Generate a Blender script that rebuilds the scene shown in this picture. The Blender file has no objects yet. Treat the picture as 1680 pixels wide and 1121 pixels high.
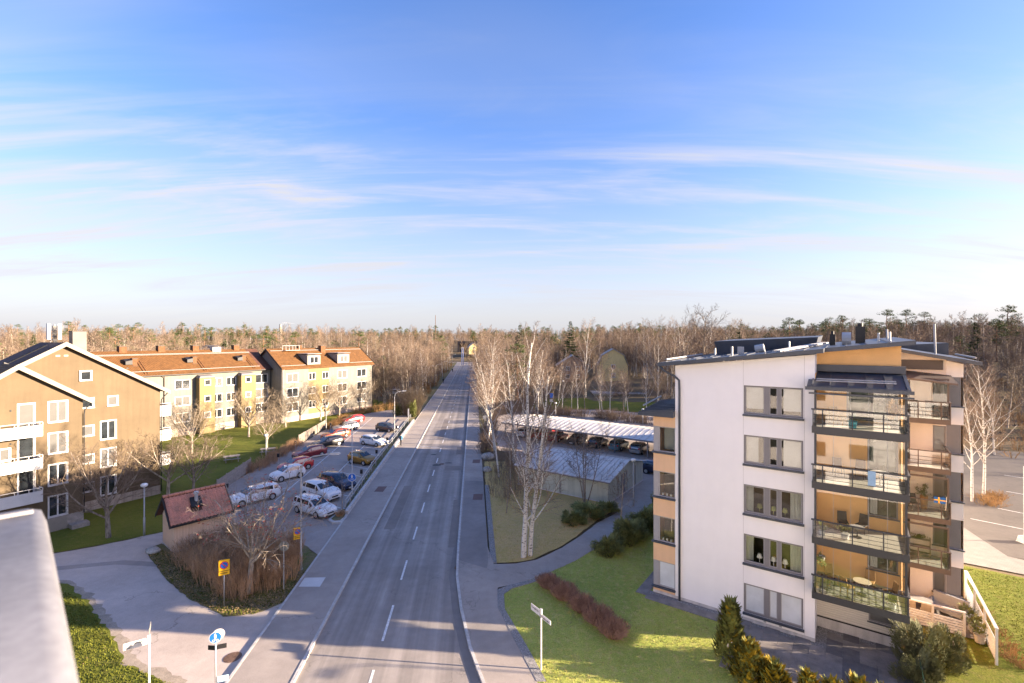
import bpy, math, random
from mathutils import Vector, Matrix
R = math.radians
random.seed(7)
SC = bpy.context.scene
COL = SC.collection

# ------------------------------------------------------------------ camera, sky, sun, exposure
cam_d = bpy.data.cameras.new('camera')
cam = bpy.data.objects.new('camera', cam_d)
COL.objects.link(cam)
cam.location = (0, 0, 16.0)
cam.rotation_euler = (R(90), 0, 0)
cam_d.sensor_width = 36.0
cam_d.lens = 16.71
cam_d.shift_y = -0.0021
cam_d.clip_start = 0.05
cam_d.clip_end = 6000
cam_d.dof.use_dof = True
cam_d.dof.focus_distance = 40.0
cam_d.dof.aperture_fstop = 2.0
SC.camera = cam

SUN_AZ, SUN_EL = 96.0, 12.0
world = bpy.data.worlds.new('World')
SC.world = world
world.use_nodes = True
wn = world.node_tree.nodes
wl = world.node_tree.links
for n in list(wn):
    wn.remove(n)


def wnode(t, **kw):
    n = wn.new(t)
    for k, v in kw.items():
        setattr(n, k, v)
    return n


def wmath(op, a, b=None, clamp=False):
    n = wn.new('ShaderNodeMath')
    n.operation = op
    n.use_clamp = clamp
    for i, x in enumerate((a, b)):
        if x is None:
            continue
        if isinstance(x, (int, float)):
            n.inputs[i].default_value = x
        else:
            wl.new(x, n.inputs[i])
    return n.outputs[0]


sky = wnode('ShaderNodeTexSky', sky_type='NISHITA', sun_disc=False)
sky.sun_elevation = R(SUN_EL)
sky.sun_rotation = R(SUN_AZ)
sky.altitude = 0
sky.air_density = 1.0
sky.dust_density = 1.0
sky.ozone_density = 2.2
tc = wnode('ShaderNodeTexCoord')
sep = wnode('ShaderNodeSeparateXYZ')
wl.new(tc.outputs['Generated'], sep.inputs[0])
zc = wmath('MAXIMUM', sep.outputs['Z'], 0.0)
den = wmath('ADD', zc, 0.16)
comb = wnode('ShaderNodeCombineXYZ')
wl.new(wmath('DIVIDE', sep.outputs['X'], den), comb.inputs[0])
wl.new(wmath('DIVIDE', sep.outputs['Y'], den), comb.inputs[1])


def cirrus(rot, sx, sy, scale, lo, hi, detail=6, dist=1.2, off=0.0):
    mp = wnode('ShaderNodeMapping')
    mp.inputs['Rotation'].default_value = (0, 0, R(rot))
    mp.inputs['Scale'].default_value = (sx, sy, 1)
    mp.inputs['Location'].default_value = (off, off * 0.7, 0)
    wl.new(comb.outputs[0], mp.inputs[0])
    nz = wnode('ShaderNodeTexNoise')
    nz.inputs['Scale'].default_value = scale
    nz.inputs['Detail'].default_value = detail
    nz.inputs['Roughness'].default_value = 0.62
    nz.inputs['Distortion'].default_value = dist
    wl.new(mp.outputs[0], nz.inputs['Vector'])
    rm = wnode('ShaderNodeMapRange')
    rm.interpolation_type = 'SMOOTHSTEP'
    rm.inputs['From Min'].default_value = lo
    rm.inputs['From Max'].default_value = hi
    wl.new(nz.outputs[0], rm.inputs[0])
    return rm.outputs[0]


c1 = cirrus(-12, 0.34, 1.3, 1.3, 0.43, 0.76, dist=1.6, off=3.1)
c2 = cirrus(20, 0.26, 1.9, 1.7, 0.45, 0.76, dist=0.9, off=8.4)
c3 = cirrus(30, 0.45, 0.9, 0.55, 0.42, 0.75, detail=3, dist=0.5, off=1.7)
cl = wmath('ADD', wmath('MULTIPLY', c1, 0.95), wmath('MULTIPLY', c2, 0.85))
hi_ = wnode('ShaderNodeMapRange', interpolation_type='SMOOTHSTEP')
hi_.inputs['From Min'].default_value = 0.22
hi_.inputs['From Max'].default_value = 0.46
hi_.inputs['To Min'].default_value = 1.0
hi_.inputs['To Max'].default_value = 0.12
wl.new(sep.outputs['Z'], hi_.inputs[0])
cl = wmath('MULTIPLY', cl, hi_.outputs[0])
cl = wmath('ADD', cl, wmath('MULTIPLY', c3, 0.55), clamp=True)
fade = wnode('ShaderNodeMapRange')
fade.inputs['From Min'].default_value = 0.0
fade.inputs['From Max'].default_value = 0.10
wl.new(sep.outputs['Z'], fade.inputs[0])
cl = wmath('MULTIPLY', cl, fade.outputs[0], clamp=True)
mixc = wnode('ShaderNodeMix', data_type='RGBA')
wl.new(cl, mixc.inputs['Factor'])
hsv = wnode('ShaderNodeHueSaturation')
hsv.inputs['Saturation'].default_value = 1.25
wl.new(sky.outputs[0], hsv.inputs['Color'])
tint = wnode('ShaderNodeMix', data_type='RGBA', blend_type='MULTIPLY')
tint.inputs['Factor'].default_value = 1.0
wl.new(hsv.outputs[0], tint.inputs['A'])
tint.inputs['B'].default_value = (0.92, 0.89, 1.14, 1)
wl.new(tint.outputs['Result'], mixc.inputs['A'])
bw = wnode('ShaderNodeRGBToBW')
wl.new(sky.outputs[0], bw.inputs[0])


def pale(gain, base, col):
    # thin cloud takes the brightness of the sky around it, without its colour
    v = wmath('ADD', wmath('MULTIPLY', bw.outputs[0], gain), base)
    n = wnode('ShaderNodeMix', data_type='RGBA', blend_type='MULTIPLY')
    n.inputs['Factor'].default_value = 1.0
    n.inputs['A'].default_value = (*col, 1)
    wl.new(v, n.inputs['B'])
    return n.outputs['Result']


wl.new(pale(0.22, 1.62, (0.92, 1.07, 1.17)), mixc.inputs['B'])
# pale veil of thin high cloud thickening towards the horizon
veil = wmath('MULTIPLY', wmath('POWER', 2.718, wmath('MULTIPLY', wmath('POWER', zc, 1.3), -8.0)), 0.93)
mixh = wnode('ShaderNodeMix', data_type='RGBA')
wl.new(veil, mixh.inputs['Factor'])
wl.new(mixc.outputs['Result'], mixh.inputs['A'])
wl.new(pale(0.10, 1.62, (0.92, 1.08, 1.15)), mixh.inputs['B'])
bg = wnode('ShaderNodeBackground')
bg.inputs['Strength'].default_value = 0.064
wbal = wnode('ShaderNodeMix', data_type='RGBA', blend_type='MULTIPLY')
wbal.inputs['Factor'].default_value = 1.0
wl.new(mixh.outputs['Result'], wbal.inputs['A'])
wbal.inputs['B'].default_value = (1.0, 0.87, 0.89, 1)
wl.new(wbal.outputs['Result'], bg.inputs['Color'])
wo = wnode('ShaderNodeOutputWorld')
wl.new(bg.outputs[0], wo.inputs['Surface'])

sun_d = bpy.data.lights.new('sun', 'SUN')
sun_d.energy = 4.15
sun_d.angle = R(0.5)
sun_d.color = (1.0, 0.79, 0.57)
sun = bpy.data.objects.new('sun', sun_d)
COL.objects.link(sun)
_s = Vector((math.sin(R(SUN_AZ)) * math.cos(R(SUN_EL)), math.cos(R(SUN_AZ)) * math.cos(R(SUN_EL)), math.sin(R(SUN_EL))))
sun.rotation_euler = _s.to_track_quat('Z', 'Y').to_euler()
sun.location = (60, -10, 60)

SC.view_settings.view_transform = 'Standard'
SC.view_settings.look = 'None'
SC.view_settings.gamma = 1.0
SC.view_settings.exposure = 2.72
SC.view_settings.use_curve_mapping = False
SC.cycles.max_bounces = 6
SC.cycles.diffuse_bounces = 4
SC.cycles.transparent_max_bounces = 16
SC.cycles.caustics_reflective = False
SC.cycles.caustics_refractive = False
SC.cycles.use_denoising = True

# ------------------------------------------------------------------ helpers


class MB:
    def __init__(s):
        s.v = []
        s.f = []
        s.m = []

    def add(s, vs, fs, m=0):
        o = len(s.v)
        s.v.extend([tuple(p) for p in vs])
        s.f.extend([tuple(i + o for i in q) for q in fs])
        s.m.extend([m] * len(fs))
        return s

    def box(s, x0, x1, y0, y1, z0, z1, m=0):
        return s.add([(x0, y0, z0), (x1, y0, z0), (x1, y1, z0), (x0, y1, z0), (x0, y0, z1), (x1, y0, z1), (x1, y1, z1), (x0, y1, z1)],
                     [(0, 3, 2, 1), (4, 5, 6, 7), (0, 1, 5, 4), (1, 2, 6, 5), (2, 3, 7, 6), (3, 0, 4, 7)], m)

    def hexa(s, p, m=0):  # 8 points: bottom 4 then top 4
        return s.add(p, [(0, 3, 2, 1), (4, 5, 6, 7), (0, 1, 5, 4), (1, 2, 6, 5), (2, 3, 7, 6), (3, 0, 4, 7)], m)

    def poly(s, pts, m=0):
        return s.add(pts, [tuple(range(len(pts)))], m)

    def extr(s, pts, vec, m=0):
        n = len(pts)
        vec = Vector(vec)
        top = [tuple(Vector(p) + vec) for p in pts]
        fs = [tuple(reversed(range(n))), tuple(range(n, 2 * n))]
        fs += [(i, (i + 1) % n, (i + 1) % n + n, i + n) for i in range(n)]
        return s.add(list(pts) + top, fs, m)

    def prism(s, pts2, z0, z1, m=0):
        return s.extr([(p[0], p[1], z0) for p in pts2], (0, 0, z1 - z0), m)

    def tube(s, pts, rad, n=6, cap=True, m=0):
        pts = [Vector(p) for p in pts]
        k = len(pts)
        if not isinstance(rad, (list, tuple)):
            rad = [rad] * k
        vs = []
        ref = None
        for i in range(k):
            d = (pts[min(i + 1, k - 1)] - pts[max(i - 1, 0)])
            if d.length < 1e-9:
                d = Vector((0, 0, 1))
            d.normalize()
            if ref is None:
                ref = Vector((1, 0, 0)) if abs(d.x) < 0.8 else Vector((0, 1, 0))
            a = d.cross(ref)
            a.normalize()
            b = d.cross(a)
            ref = -b if False else ref
            for j in range(n):
                t = 2 * math.pi * j / n
                vs.append(pts[i] + (a * math.cos(t) + b * math.sin(t)) * rad[i])
        fs = []
        for i in range(k - 1):
            for j in range(n):
                j2 = (j + 1) % n
                fs.append((i * n + j, i * n + j2, (i + 1) * n + j2, (i + 1) * n + j))
        if cap:
            fs.append(tuple(reversed(range(n))))
            fs.append(tuple(range((k - 1) * n, k * n)))
        return s.add(vs, fs, m)

    def ell(s, c, rx, ry, rz, nu=10, nv=6, m=0):
        vs = []
        for i in range(nv + 1):
            ph = -math.pi / 2 + math.pi * i / nv
            for j in range(nu):
                t = 2 * math.pi * j / nu
                vs.append((c[0] + rx * math.cos(ph) * math.cos(t), c[1] + ry * math.cos(ph) * math.sin(t), c[2] + rz * math.sin(ph)))
        fs = []
        for i in range(nv):
            for j in range(nu):
                j2 = (j + 1) % nu
                fs.append((i * nu + j, i * nu + j2, (i + 1) * nu + j2, (i + 1) * nu + j))
        return s.add(vs, fs, m)

    def mesh(s, name, mats, smooth=False):
        me = bpy.data.meshes.new(name)
        me.from_pydata(s.v, [], s.f)
        if not isinstance(mats, (list, tuple)):
            mats = [mats]
        for a in mats:
            me.materials.append(a)
        if len(mats) > 1:
            me.polygons.foreach_set('material_index', s.m)
        if smooth:
            me.polygons.foreach_set('use_smooth', [True] * len(me.polygons))
        me.update()
        return me

    def build(s, name, mats, parent=None, smooth=False):
        return put(name, s.mesh(name, mats, smooth), parent)


def put(name, me, parent=None, loc=None, rz=None, scale=None):
    o = bpy.data.objects.new(name, me)
    COL.objects.link(o)
    if parent is not None:
        o.parent = parent
    if loc is not None:
        o.location = loc
    if rz is not None:
        o.rotation_euler = (0, 0, rz)
    if scale is not None:
        o.scale = (scale,) * 3 if isinstance(scale, (int, float)) else scale
    return o


def tag(o, label=None, cat=None, group=None, kind=None):
    if label:
        o['label'] = label
    if cat:
        o['category'] = cat
    if group:
        o['group'] = group
    if kind:
        o['kind'] = kind
    return o


def thing(name, label, cat, loc=(0, 0, 0), rz=0.0, group=None):
    o = bpy.data.objects.new(name, None)
    COL.objects.link(o)
    o.empty_display_size = 0.3
    o.location = loc
    o.rotation_euler = (0, 0, rz)
    return tag(o, label, cat, group)


def copy_tree(o, parent=None):
    kids = list(o.children)
    c = o.copy()
    COL.objects.link(c)
    c.parent = parent
    for k in kids:
        copy_tree(k, c)
    return c


# ------------------------------------------------------------------ materials
MATS = {}


def M(name, col, rough=0.8, var=0.12, vs=2.0, bump=0.0, bs=40.0, metal=0.0, spec=0.35, col2=None, fine=0.06, coords='Object', coat=0.0):
    if name in MATS:
        return MATS[name]
    m = bpy.data.materials.new(name)
    m.use_nodes = True
    nt = m.node_tree
    p = nt.nodes['Principled BSDF']
    p.inputs['Roughness'].default_value = rough
    p.inputs['Metallic'].default_value = metal
    p.inputs['Specular IOR Level'].default_value = spec
    if coat:
        p.inputs['Coat Weight'].default_value = coat
        p.inputs['Coat Roughness'].default_value = 0.06
    t = nt.nodes.new('ShaderNodeTexCoord')
    if coords == 'World':
        t = nt.nodes.new('ShaderNodeNewGeometry')
        vec = t.outputs['Position']
    else:
        vec = t.outputs[coords]
    c2 = col2 if col2 else tuple(max(0.0, c * (1 - 2.2 * var)) for c in col)
    c1 = col if col2 else tuple(min(1.0, c * (1 + 0.8 * var)) for c in col)
    n1 = nt.nodes.new('ShaderNodeTexNoise')
    n1.inputs['Scale'].default_value = vs
    n1.inputs['Detail'].default_value = 5
    n1.inputs['Roughness'].default_value = 0.65
    nt.links.new(vec, n1.inputs['Vector'])
    r = nt.nodes.new('ShaderNodeValToRGB')
    r.color_ramp.elements[0].position = 0.30
    r.color_ramp.elements[1].position = 0.68
    r.color_ramp.elements[0].color = (*c2, 1)
    r.color_ramp.elements[1].color = (*c1, 1)
    nt.links.new(n1.outputs[0], r.inputs[0])
    out = r.outputs[0]
    if fine:
        n2 = nt.nodes.new('ShaderNodeTexNoise')
        n2.inputs['Scale'].default_value = bs
        n2.inputs['Detail'].default_value = 3
        nt.links.new(vec, n2.inputs['Vector'])
        mr = nt.nodes.new('ShaderNodeMapRange')
        mr.inputs['From Min'].default_value = 0.3
        mr.inputs['From Max'].default_value = 0.7
        mr.inputs['To Min'].default_value = 1 - fine * 2
        mr.inputs['To Max'].default_value = 1 + fine * 2
        nt.links.new(n2.outputs[0], mr.inputs[0])
        mx = nt.nodes.new('ShaderNodeMix')
        mx.data_type = 'RGBA'
        mx.blend_type = 'MULTIPLY'
        mx.inputs['Factor'].default_value = 1
        nt.links.new(out, mx.inputs['A'])
        nt.links.new(mr.outputs[0], mx.inputs['B'])
        out = mx.outputs['Result']
        if bump:
            b = nt.nodes.new('ShaderNodeBump')
            b.inputs['Strength'].default_value = bump
            b.inputs['Distance'].default_value = 0.02
            nt.links.new(n2.outputs[0], b.inputs['Height'])
            nt.links.new(b.outputs[0], p.inputs['Normal'])
    nt.links.new(out, p.inputs['Base Color'])
    MATS[name] = m
    return m


def nodes_of(m):
    nt = m.node_tree
    return nt, nt.nodes['Principled BSDF']


def glass_mat(name, tint=(0.97, 0.985, 0.98), refl=1.0):
    m = bpy.data.materials.new(name)
    m.use_nodes = True
    nt = m.node_tree
    nt.nodes.remove(nt.nodes['Principled BSDF'])
    tr = nt.nodes.new('ShaderNodeBsdfTransparent')
    tr.inputs[0].default_value = (*tint, 1)
    gl = nt.nodes.new('ShaderNodeBsdfGlossy')
    gl.inputs['Roughness'].default_value = 0.02
    gl.inputs['Color'].default_value = (refl, refl, refl, 1)
    fr = nt.nodes.new('ShaderNodeFresnel')
    fr.inputs[0].default_value = 1.5
    ml = nt.nodes.new('ShaderNodeMath')
    ml.operation = 'MULTIPLY'
    ml.inputs[1].default_value = 1.25
    ml.use_clamp = True
    nt.links.new(fr.outputs[0], ml.inputs[0])
    mx = nt.nodes.new('ShaderNodeMixShader')
    nt.links.new(ml.outputs[0], mx.inputs[0])
    nt.links.new(tr.outputs[0], mx.inputs[1])
    nt.links.new(gl.outputs[0], mx.inputs[2])
    nt.links.new(mx.outputs[0], nt.nodes['Material Output'].inputs['Surface'])
    return m


def bands(m, axis, scale, strength, dist=0.01, dark=0.0, coords='Object', prof='SIN', rot=None):
    """adds a wave bump (boards, tiles, seams) to an M material"""
    nt, p = nodes_of(m)
    t = nt.nodes.new('ShaderNodeTexCoord')
    w = nt.nodes.new('ShaderNodeTexWave')
    w.wave_type = 'BANDS'
    w.bands_direction = axis
    w.wave_profile = prof
    w.inputs['Scale'].default_value = scale
    w.inputs['Distortion'].default_value = 0.0
    nt.links.new(t.outputs[coords], w.inputs['Vector'])
    b = nt.nodes.new('ShaderNodeBump')
    b.inputs['Strength'].default_value = strength
    b.inputs['Distance'].default_value = dist
    nt.links.new(w.outputs['Fac'], b.inputs['Height'])
    old = p.inputs['Normal'].links
    if old:
        nt.links.new(old[0].from_socket, b.inputs['Normal'])
    nt.links.new(b.outputs[0], p.inputs['Normal'])
    if dark:
        src = p.inputs['Base Color'].links[0].from_socket
        mr = nt.nodes.new('ShaderNodeMapRange')
        mr.inputs['From Min'].default_value = 0.0
        mr.inputs['From Max'].default_value = 0.35
        mr.inputs['To Min'].default_value = 1 - dark
        mr.inputs['To Max'].default_value = 1.0
        nt.links.new(w.outputs['Fac'], mr.inputs[0])
        mx = nt.nodes.new('ShaderNodeMix')
        mx.data_type = 'RGBA'
        mx.blend_type = 'MULTIPLY'
        mx.inputs['Factor'].default_value = 1
        nt.links.new(src, mx.inputs['A'])
        nt.links.new(mr.outputs[0], mx.inputs['B'])
        nt.links.new(mx.outputs['Result'], p.inputs['Base Color'])
    return m


def streaks(m, amt=0.10, sc=2.2):
    """faint vertical weathering marks that belong to the surface"""
    nt, p = nodes_of(m)
    t = nt.nodes.new('ShaderNodeTexCoord')
    mp = nt.nodes.new('ShaderNodeMapping')
    mp.inputs['Scale'].default_value = (sc, sc, sc * 0.09)
    nt.links.new(t.outputs['Object'], mp.inputs[0])
    n = nt.nodes.new('ShaderNodeTexNoise')
    n.inputs['Scale'].default_value = 1.4
    n.inputs['Detail'].default_value = 5
    nt.links.new(mp.outputs[0], n.inputs['Vector'])
    r = nt.nodes.new('ShaderNodeMapRange')
    for k, v in zip(('From Min', 'From Max', 'To Min', 'To Max'), (0.42, 0.68, 1.0, 1.0 - amt)):
        r.inputs[k].default_value = v
    nt.links.new(n.outputs[0], r.inputs[0])
    mx = nt.nodes.new('ShaderNodeMix')
    mx.data_type = 'RGBA'
    mx.blend_type = 'MULTIPLY'
    mx.inputs['Factor'].default_value = 1
    nt.links.new(p.inputs['Base Color'].links[0].from_socket, mx.inputs['A'])
    nt.links.new(r.outputs[0], mx.inputs['B'])
    nt.links.new(mx.outputs['Result'], p.inputs['Base Color'])
    return m


def lawn_mat(name, c_a, c_b, c_c, s1=0.25, s2=3.0, bump=0.6):
    m = bpy.data.materials.new(name)
    m.use_nodes = True
    nt, p = nodes_of(m)
    p.inputs['Roughness'].default_value = 0.95
    p.inputs['Specular IOR Level'].default_value = 0.1
    g = nt.nodes.new('ShaderNodeNewGeometry')

    def nz(s, d, rgh=0.65):
        n = nt.nodes.new('ShaderNodeTexNoise')
        n.inputs['Scale'].default_value = s
        n.inputs['Detail'].default_value = d
        n.inputs['Roughness'].default_value = rgh
        nt.links.new(g.outputs['Position'], n.inputs['Vector'])
        return n.outputs[0]

    def ramp(src, a, b, p0, p1):
        r = nt.nodes.new('ShaderNodeValToRGB')
        r.color_ramp.elements[0].position = p0
        r.color_ramp.elements[1].position = p1
        r.color_ramp.elements[0].color = (*a, 1)
        r.color_ramp.elements[1].color = (*b, 1)
        nt.links.new(src, r.inputs[0])
        return r.outputs[0]
    base = ramp(nz(s1, 6), c_b, c_a, 0.35, 0.62)
    msk = ramp(nz(s2, 5, 0.75), (0, 0, 0), (1, 1, 1), 0.48, 0.72)
    mx = nt.nodes.new('ShaderNodeMix')
    mx.data_type = 'RGBA'
    nt.links.new(msk, mx.inputs['Factor'])
    nt.links.new(base, mx.inputs['A'])
    mx.inputs['B'].default_value = (*c_c, 1)
    fine = nz(16, 3)
    mr = nt.nodes.new('ShaderNodeMapRange')
    mr.inputs['From Min'].default_value = 0.3
    mr.inputs['From Max'].default_value = 0.7
    mr.inputs['To Min'].default_value = 0.68
    mr.inputs['To Max'].default_value = 1.3
    nt.links.new(fine, mr.inputs[0])
    m2 = nt.nodes.new('ShaderNodeMix')
    m2.data_type = 'RGBA'
    m2.blend_type = 'MULTIPLY'
    m2.inputs['Factor'].default_value = 1
    nt.links.new(mx.outputs['Result'], m2.inputs['A'])
    nt.links.new(mr.outputs[0], m2.inputs['B'])
    nt.links.new(m2.outputs['Result'], p.inputs['Base Color'])
    b = nt.nodes.new('ShaderNodeBump')
    b.inputs['Strength'].default_value = bump
    b.inputs['Distance'].default_value = 0.06
    nt.links.new(fine, b.inputs['Height'])
    nt.links.new(b.outputs[0], p.inputs['Normal'])
    return m


def asphalt_mat(name, col, tracks=None, crack=0.35):
    """tracks: (offset, period-half) list of wheel-track centre offsets measured across the road"""
    m = bpy.data.materials.new(name)
    m.use_nodes = True
    nt, p = nodes_of(m)
    p.inputs['Roughness'].default_value = 0.85
    p.inputs['Specular IOR Level'].default_value = 0.3
    g = nt.nodes.new('ShaderNodeNewGeometry')
    pos = g.outputs['Position']
    N = nt.nodes
    L = nt.links

    def noise(s, d, vec=pos, rgh=0.6):
        n = N.new('ShaderNodeTexNoise')
        n.inputs['Scale'].default_value = s
        n.inputs['Detail'].default_value = d
        n.inputs['Roughness'].default_value = rgh
        L.new(vec, n.inputs['Vector'])
        return n.outputs[0]

    def rng(src, a, b, c, d):
        r = N.new('ShaderNodeMapRange')
        for k, v in zip(('From Min', 'From Max', 'To Min', 'To Max'), (a, b, c, d)):
            r.inputs[k].default_value = v
        L.new(src, r.inputs[0])
        return r.outputs[0]

    def mul(a, b):
        n = N.new('ShaderNodeMath')
        n.operation = 'MULTIPLY'
        for i, x in enumerate((a, b)):
            if isinstance(x, (int, float)):
                n.inputs[i].default_value = x
            else:
                L.new(x, n.inputs[i])
        return n.outputs[0]
    k = mul(rng(noise(0.22, 4), 0.3, 0.7, 0.84, 1.14), rng(noise(1.7, 5), 0.3, 0.7, 0.92, 1.07))
    k = mul(k, rng(noise(38, 2), 0.3, 0.7, 0.86, 1.14))
    if tracks:
        # across-road coordinate: x + 0.08 y, slightly wobbled
        mp = N.new('ShaderNodeSeparateXYZ')
        L.new(pos, mp.inputs[0])
        ac = N.new('ShaderNodeMath')
        ac.operation = 'MULTIPLY_ADD'
        L.new(mp.outputs['Y'], ac.inputs[0])
        ac.inputs[1].default_value = 0.08
        L.new(mp.outputs['X'], ac.inputs[2])
        st = N.new('ShaderNodeCombineXYZ')
        L.new(ac.outputs[0], st.inputs[0])
        yy = N.new('ShaderNodeMath')
        yy.operation = 'MULTIPLY'
        yy.inputs[1].default_value = 0.02
        L.new(mp.outputs['Y'], yy.inputs[0])
        L.new(yy.outputs[0], st.inputs[1])
        k = mul(k, rng(noise(2.2, 4, st.outputs[0]), 0.3, 0.7, 0.80, 1.16))
        for off in tracks:
            d = N.new('ShaderNodeMath')
            d.operation = 'SUBTRACT'
            L.new(ac.outputs[0], d.inputs[0])
            d.inputs[1].default_value = off
            ab = N.new('ShaderNodeMath')
            ab.operation = 'ABSOLUTE'
            L.new(d.outputs[0], ab.inputs[0])
            r = N.new('ShaderNodeMapRange')
            r.interpolation_type = 'SMOOTHSTEP'
            for q, v in zip(('From Min', 'From Max', 'To Min', 'To Max'), (0.1, 0.75, 1.24, 1.0)):
                r.inputs[q].default_value = v
            L.new(ab.outputs[0], r.inputs[0])
            k = mul(k, r.outputs[0])
    if crack:
        wv = N.new('ShaderNodeTexNoise')
        wv.inputs['Scale'].default_value = 0.8
        wv.inputs['Detail'].default_value = 4
        L.new(pos, wv.inputs['Vector'])
        vm = N.new('ShaderNodeMix')
        vm.data_type = 'VECTOR'
        vm.inputs['Factor'].default_value = 0.75
        L.new(pos, vm.inputs['A'])
        va = N.new('ShaderNodeVectorMath')
        va.operation = 'MULTIPLY_ADD'
        L.new(wv.outputs['Color'], va.inputs[0])
        va.inputs[1].default_value = (4, 4, 0)
        L.new(pos, va.inputs[2])
        vo = N.new('ShaderNodeTexVoronoi')
        vo.feature = 'DISTANCE_TO_EDGE'
        vo.inputs['Scale'].default_value = 0.085
        L.new(va.outputs[0], vo.inputs['Vector'])
        k = mul(k, rng(vo.outputs[0], 0.0, 0.0035, 1 - crack, 1.0))
    mx = N.new('ShaderNodeMix')
    mx.data_type = 'RGBA'
    mx.blend_type = 'MULTIPLY'
    mx.inputs['Factor'].default_value = 1
    mx.inputs['A'].default_value = (*col, 1)
    L.new(k, mx.inputs['B'])
    L.new(mx.outputs['Result'], p.inputs['Base Color'])
    b = N.new('ShaderNodeBump')
    b.inputs['Strength'].default_value = 0.25
    b.inputs['Distance'].default_value = 0.01
    L.new(noise(60, 2), b.inputs['Height'])
    L.new(b.outputs[0], p.inputs['Normal'])
    return m


m_road = asphalt_mat('road_asphalt', (0.262, 0.234, 0.212), tracks=(-7.55, -5.75, -4.0, -2.25), crack=0.25)
m_path = asphalt_mat('path_asphalt', (0.335, 0.292, 0.258), crack=0.3)
m_drive = asphalt_mat('drive_asphalt', (0.470, 0.398, 0.345), crack=0.4)
m_lot = asphalt_mat('lot_asphalt', (0.340, 0.292, 0.258), crack=0.2)
m_patch = asphalt_mat('patch_asphalt', (0.20, 0.182, 0.170), crack=0)
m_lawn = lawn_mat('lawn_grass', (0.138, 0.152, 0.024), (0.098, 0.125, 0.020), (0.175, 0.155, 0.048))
m_dry = lawn_mat('dry_grass', (0.540, 0.375, 0.150), (0.430, 0.330, 0.115), (0.560, 0.370, 0.195))
m_lawn2 = lawn_mat('shade_paled_lawn', (0.345, 0.375, 0.085), (0.240, 0.300, 0.062), (0.430, 0.365, 0.145), bump=0.35)  # olive lawn, also paled in colour to offset the shade of the block
m_litter = lawn_mat('leaf_litter', (0.230, 0.175, 0.105), (0.130, 0.155, 0.050), (0.200, 0.150, 0.100), s1=0.5, s2=4)
m_forest = lawn_mat('forest_floor', (0.200, 0.145, 0.090), (0.130, 0.105, 0.065), (0.170, 0.150, 0.070), s1=0.06, s2=0.5)
m_kerb = M('granite', (0.50, 0.48, 0.46), 0.75, 0.14, 3.0, 0.2, 60, fine=0.12, coords='World')
m_paint = M('road_paint', (0.84, 0.84, 0.82), 0.7, 0.16, 7.0, 0, 30, fine=0.1, coords='World', col2=(0.46, 0.45, 0.44))
m_white = M('white_paint', (0.60, 0.59, 0.58), 0.55, 0.04, 1.0)
m_wall = M('white_render', (0.84, 0.81, 0.81), 0.9, 0.02, 0.5, 0.12, 90, fine=0.015)
m_plinth = M('plinth_concrete', (0.56, 0.53, 0.52), 0.9, 0.06, 1.5, 0.2, 50)
m_peach = M('peach_panel', (0.72, 0.47, 0.29), 0.8, 0.03, 0.7)
m_orange = M('orange_render', (0.80, 0.47, 0.20), 0.8, 0.05, 0.9)
m_slate = M('dark_roof_metal', (0.050, 0.060, 0.080), 0.45, 0.10, 1.2, spec=0.5)
m_frame = M('grey_frame', (0.20, 0.19, 0.20), 0.5, 0.04, 1.0, spec=0.4)
m_rail = M('dark_rail', (0.045, 0.047, 0.055), 0.45, 0.06, 1.0, spec=0.4)
m_brownrail = M('brown_rail', (0.095, 0.080, 0.078), 0.5, 0.06, 1.0)
m_steel = M('galvanised_steel', (0.46, 0.47, 0.48), 0.42, 0.10, 4.0, metal=0.6)
m_darkmetal = M('black_metal', (0.02, 0.02, 0.022), 0.5, 0.1, 2.0)
m_lampgrey = M('lamp_grey', (0.40, 0.40, 0.40), 0.5, 0.06, 2.0)
m_lampwhite = M('lamp_globe', (0.80, 0.80, 0.78), 0.35, 0.03, 2.0)
m_glass = glass_mat('clear_glass')
m_pane = M('window_glass', (0.030, 0.036, 0.042), 0.06, 0.3, 0.6, spec=1.0, fine=0)
m_blind = M('window_blind', (0.125, 0.125, 0.122), 0.12, 0.08, 0.5, spec=0.9, fine=0)
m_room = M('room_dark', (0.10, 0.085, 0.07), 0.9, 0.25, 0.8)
m_curtain = bands(M('curtain', (0.62, 0.66, 0.62), 0.9, 0.06, 1.0), 'X', 4.5, 0.9, 0.05, 0.35)
m_tan = M('tan_render', (0.126, 0.094, 0.058), 0.92, 0.085, 0.35, 0.15, 60, fine=0.03)
m_cream = M('cream_render', (0.200, 0.186, 0.160), 0.92, 0.06, 0.4, 0.15, 60, fine=0.03)
m_ochre = M('ochre_render', (0.215, 0.162, 0.082), 0.92, 0.06, 0.4, 0.15, 60, fine=0.03)
m_base = M('house_plinth', (0.40, 0.34, 0.28), 0.92, 0.12, 0.7, 0.2, 40)
m_tile = M('orange_tile', (0.150, 0.070, 0.022), 0.8, 0.16, 1.6, 0.2, 14, fine=0.10)
bands(m_tile, 'X', 1.55, 0.8, 0.05, 0.30)
m_tile2 = M('brown_tile', (0.10, 0.045, 0.030), 0.75, 0.2, 1.6, 0.2, 14, fine=0.1)
m_oldtile = M('old_red_tile', (0.62, 0.25, 0.165), 0.85, 0.28, 1.1, 0.3, 20, fine=0.14, coords='World', col2=(0.30, 0.16, 0.11))
m_brick = M('chimney_brick', (0.15, 0.070, 0.032), 0.9, 0.2, 3, 0.2, 25, fine=0.15)
m_shedwall = M('shed_boards', (0.72, 0.53, 0.38), 0.85, 0.06, 0.8)
m_trim = M('cream_trim', (0.26, 0.235, 0.195), 0.7, 0.04, 1)
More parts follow.
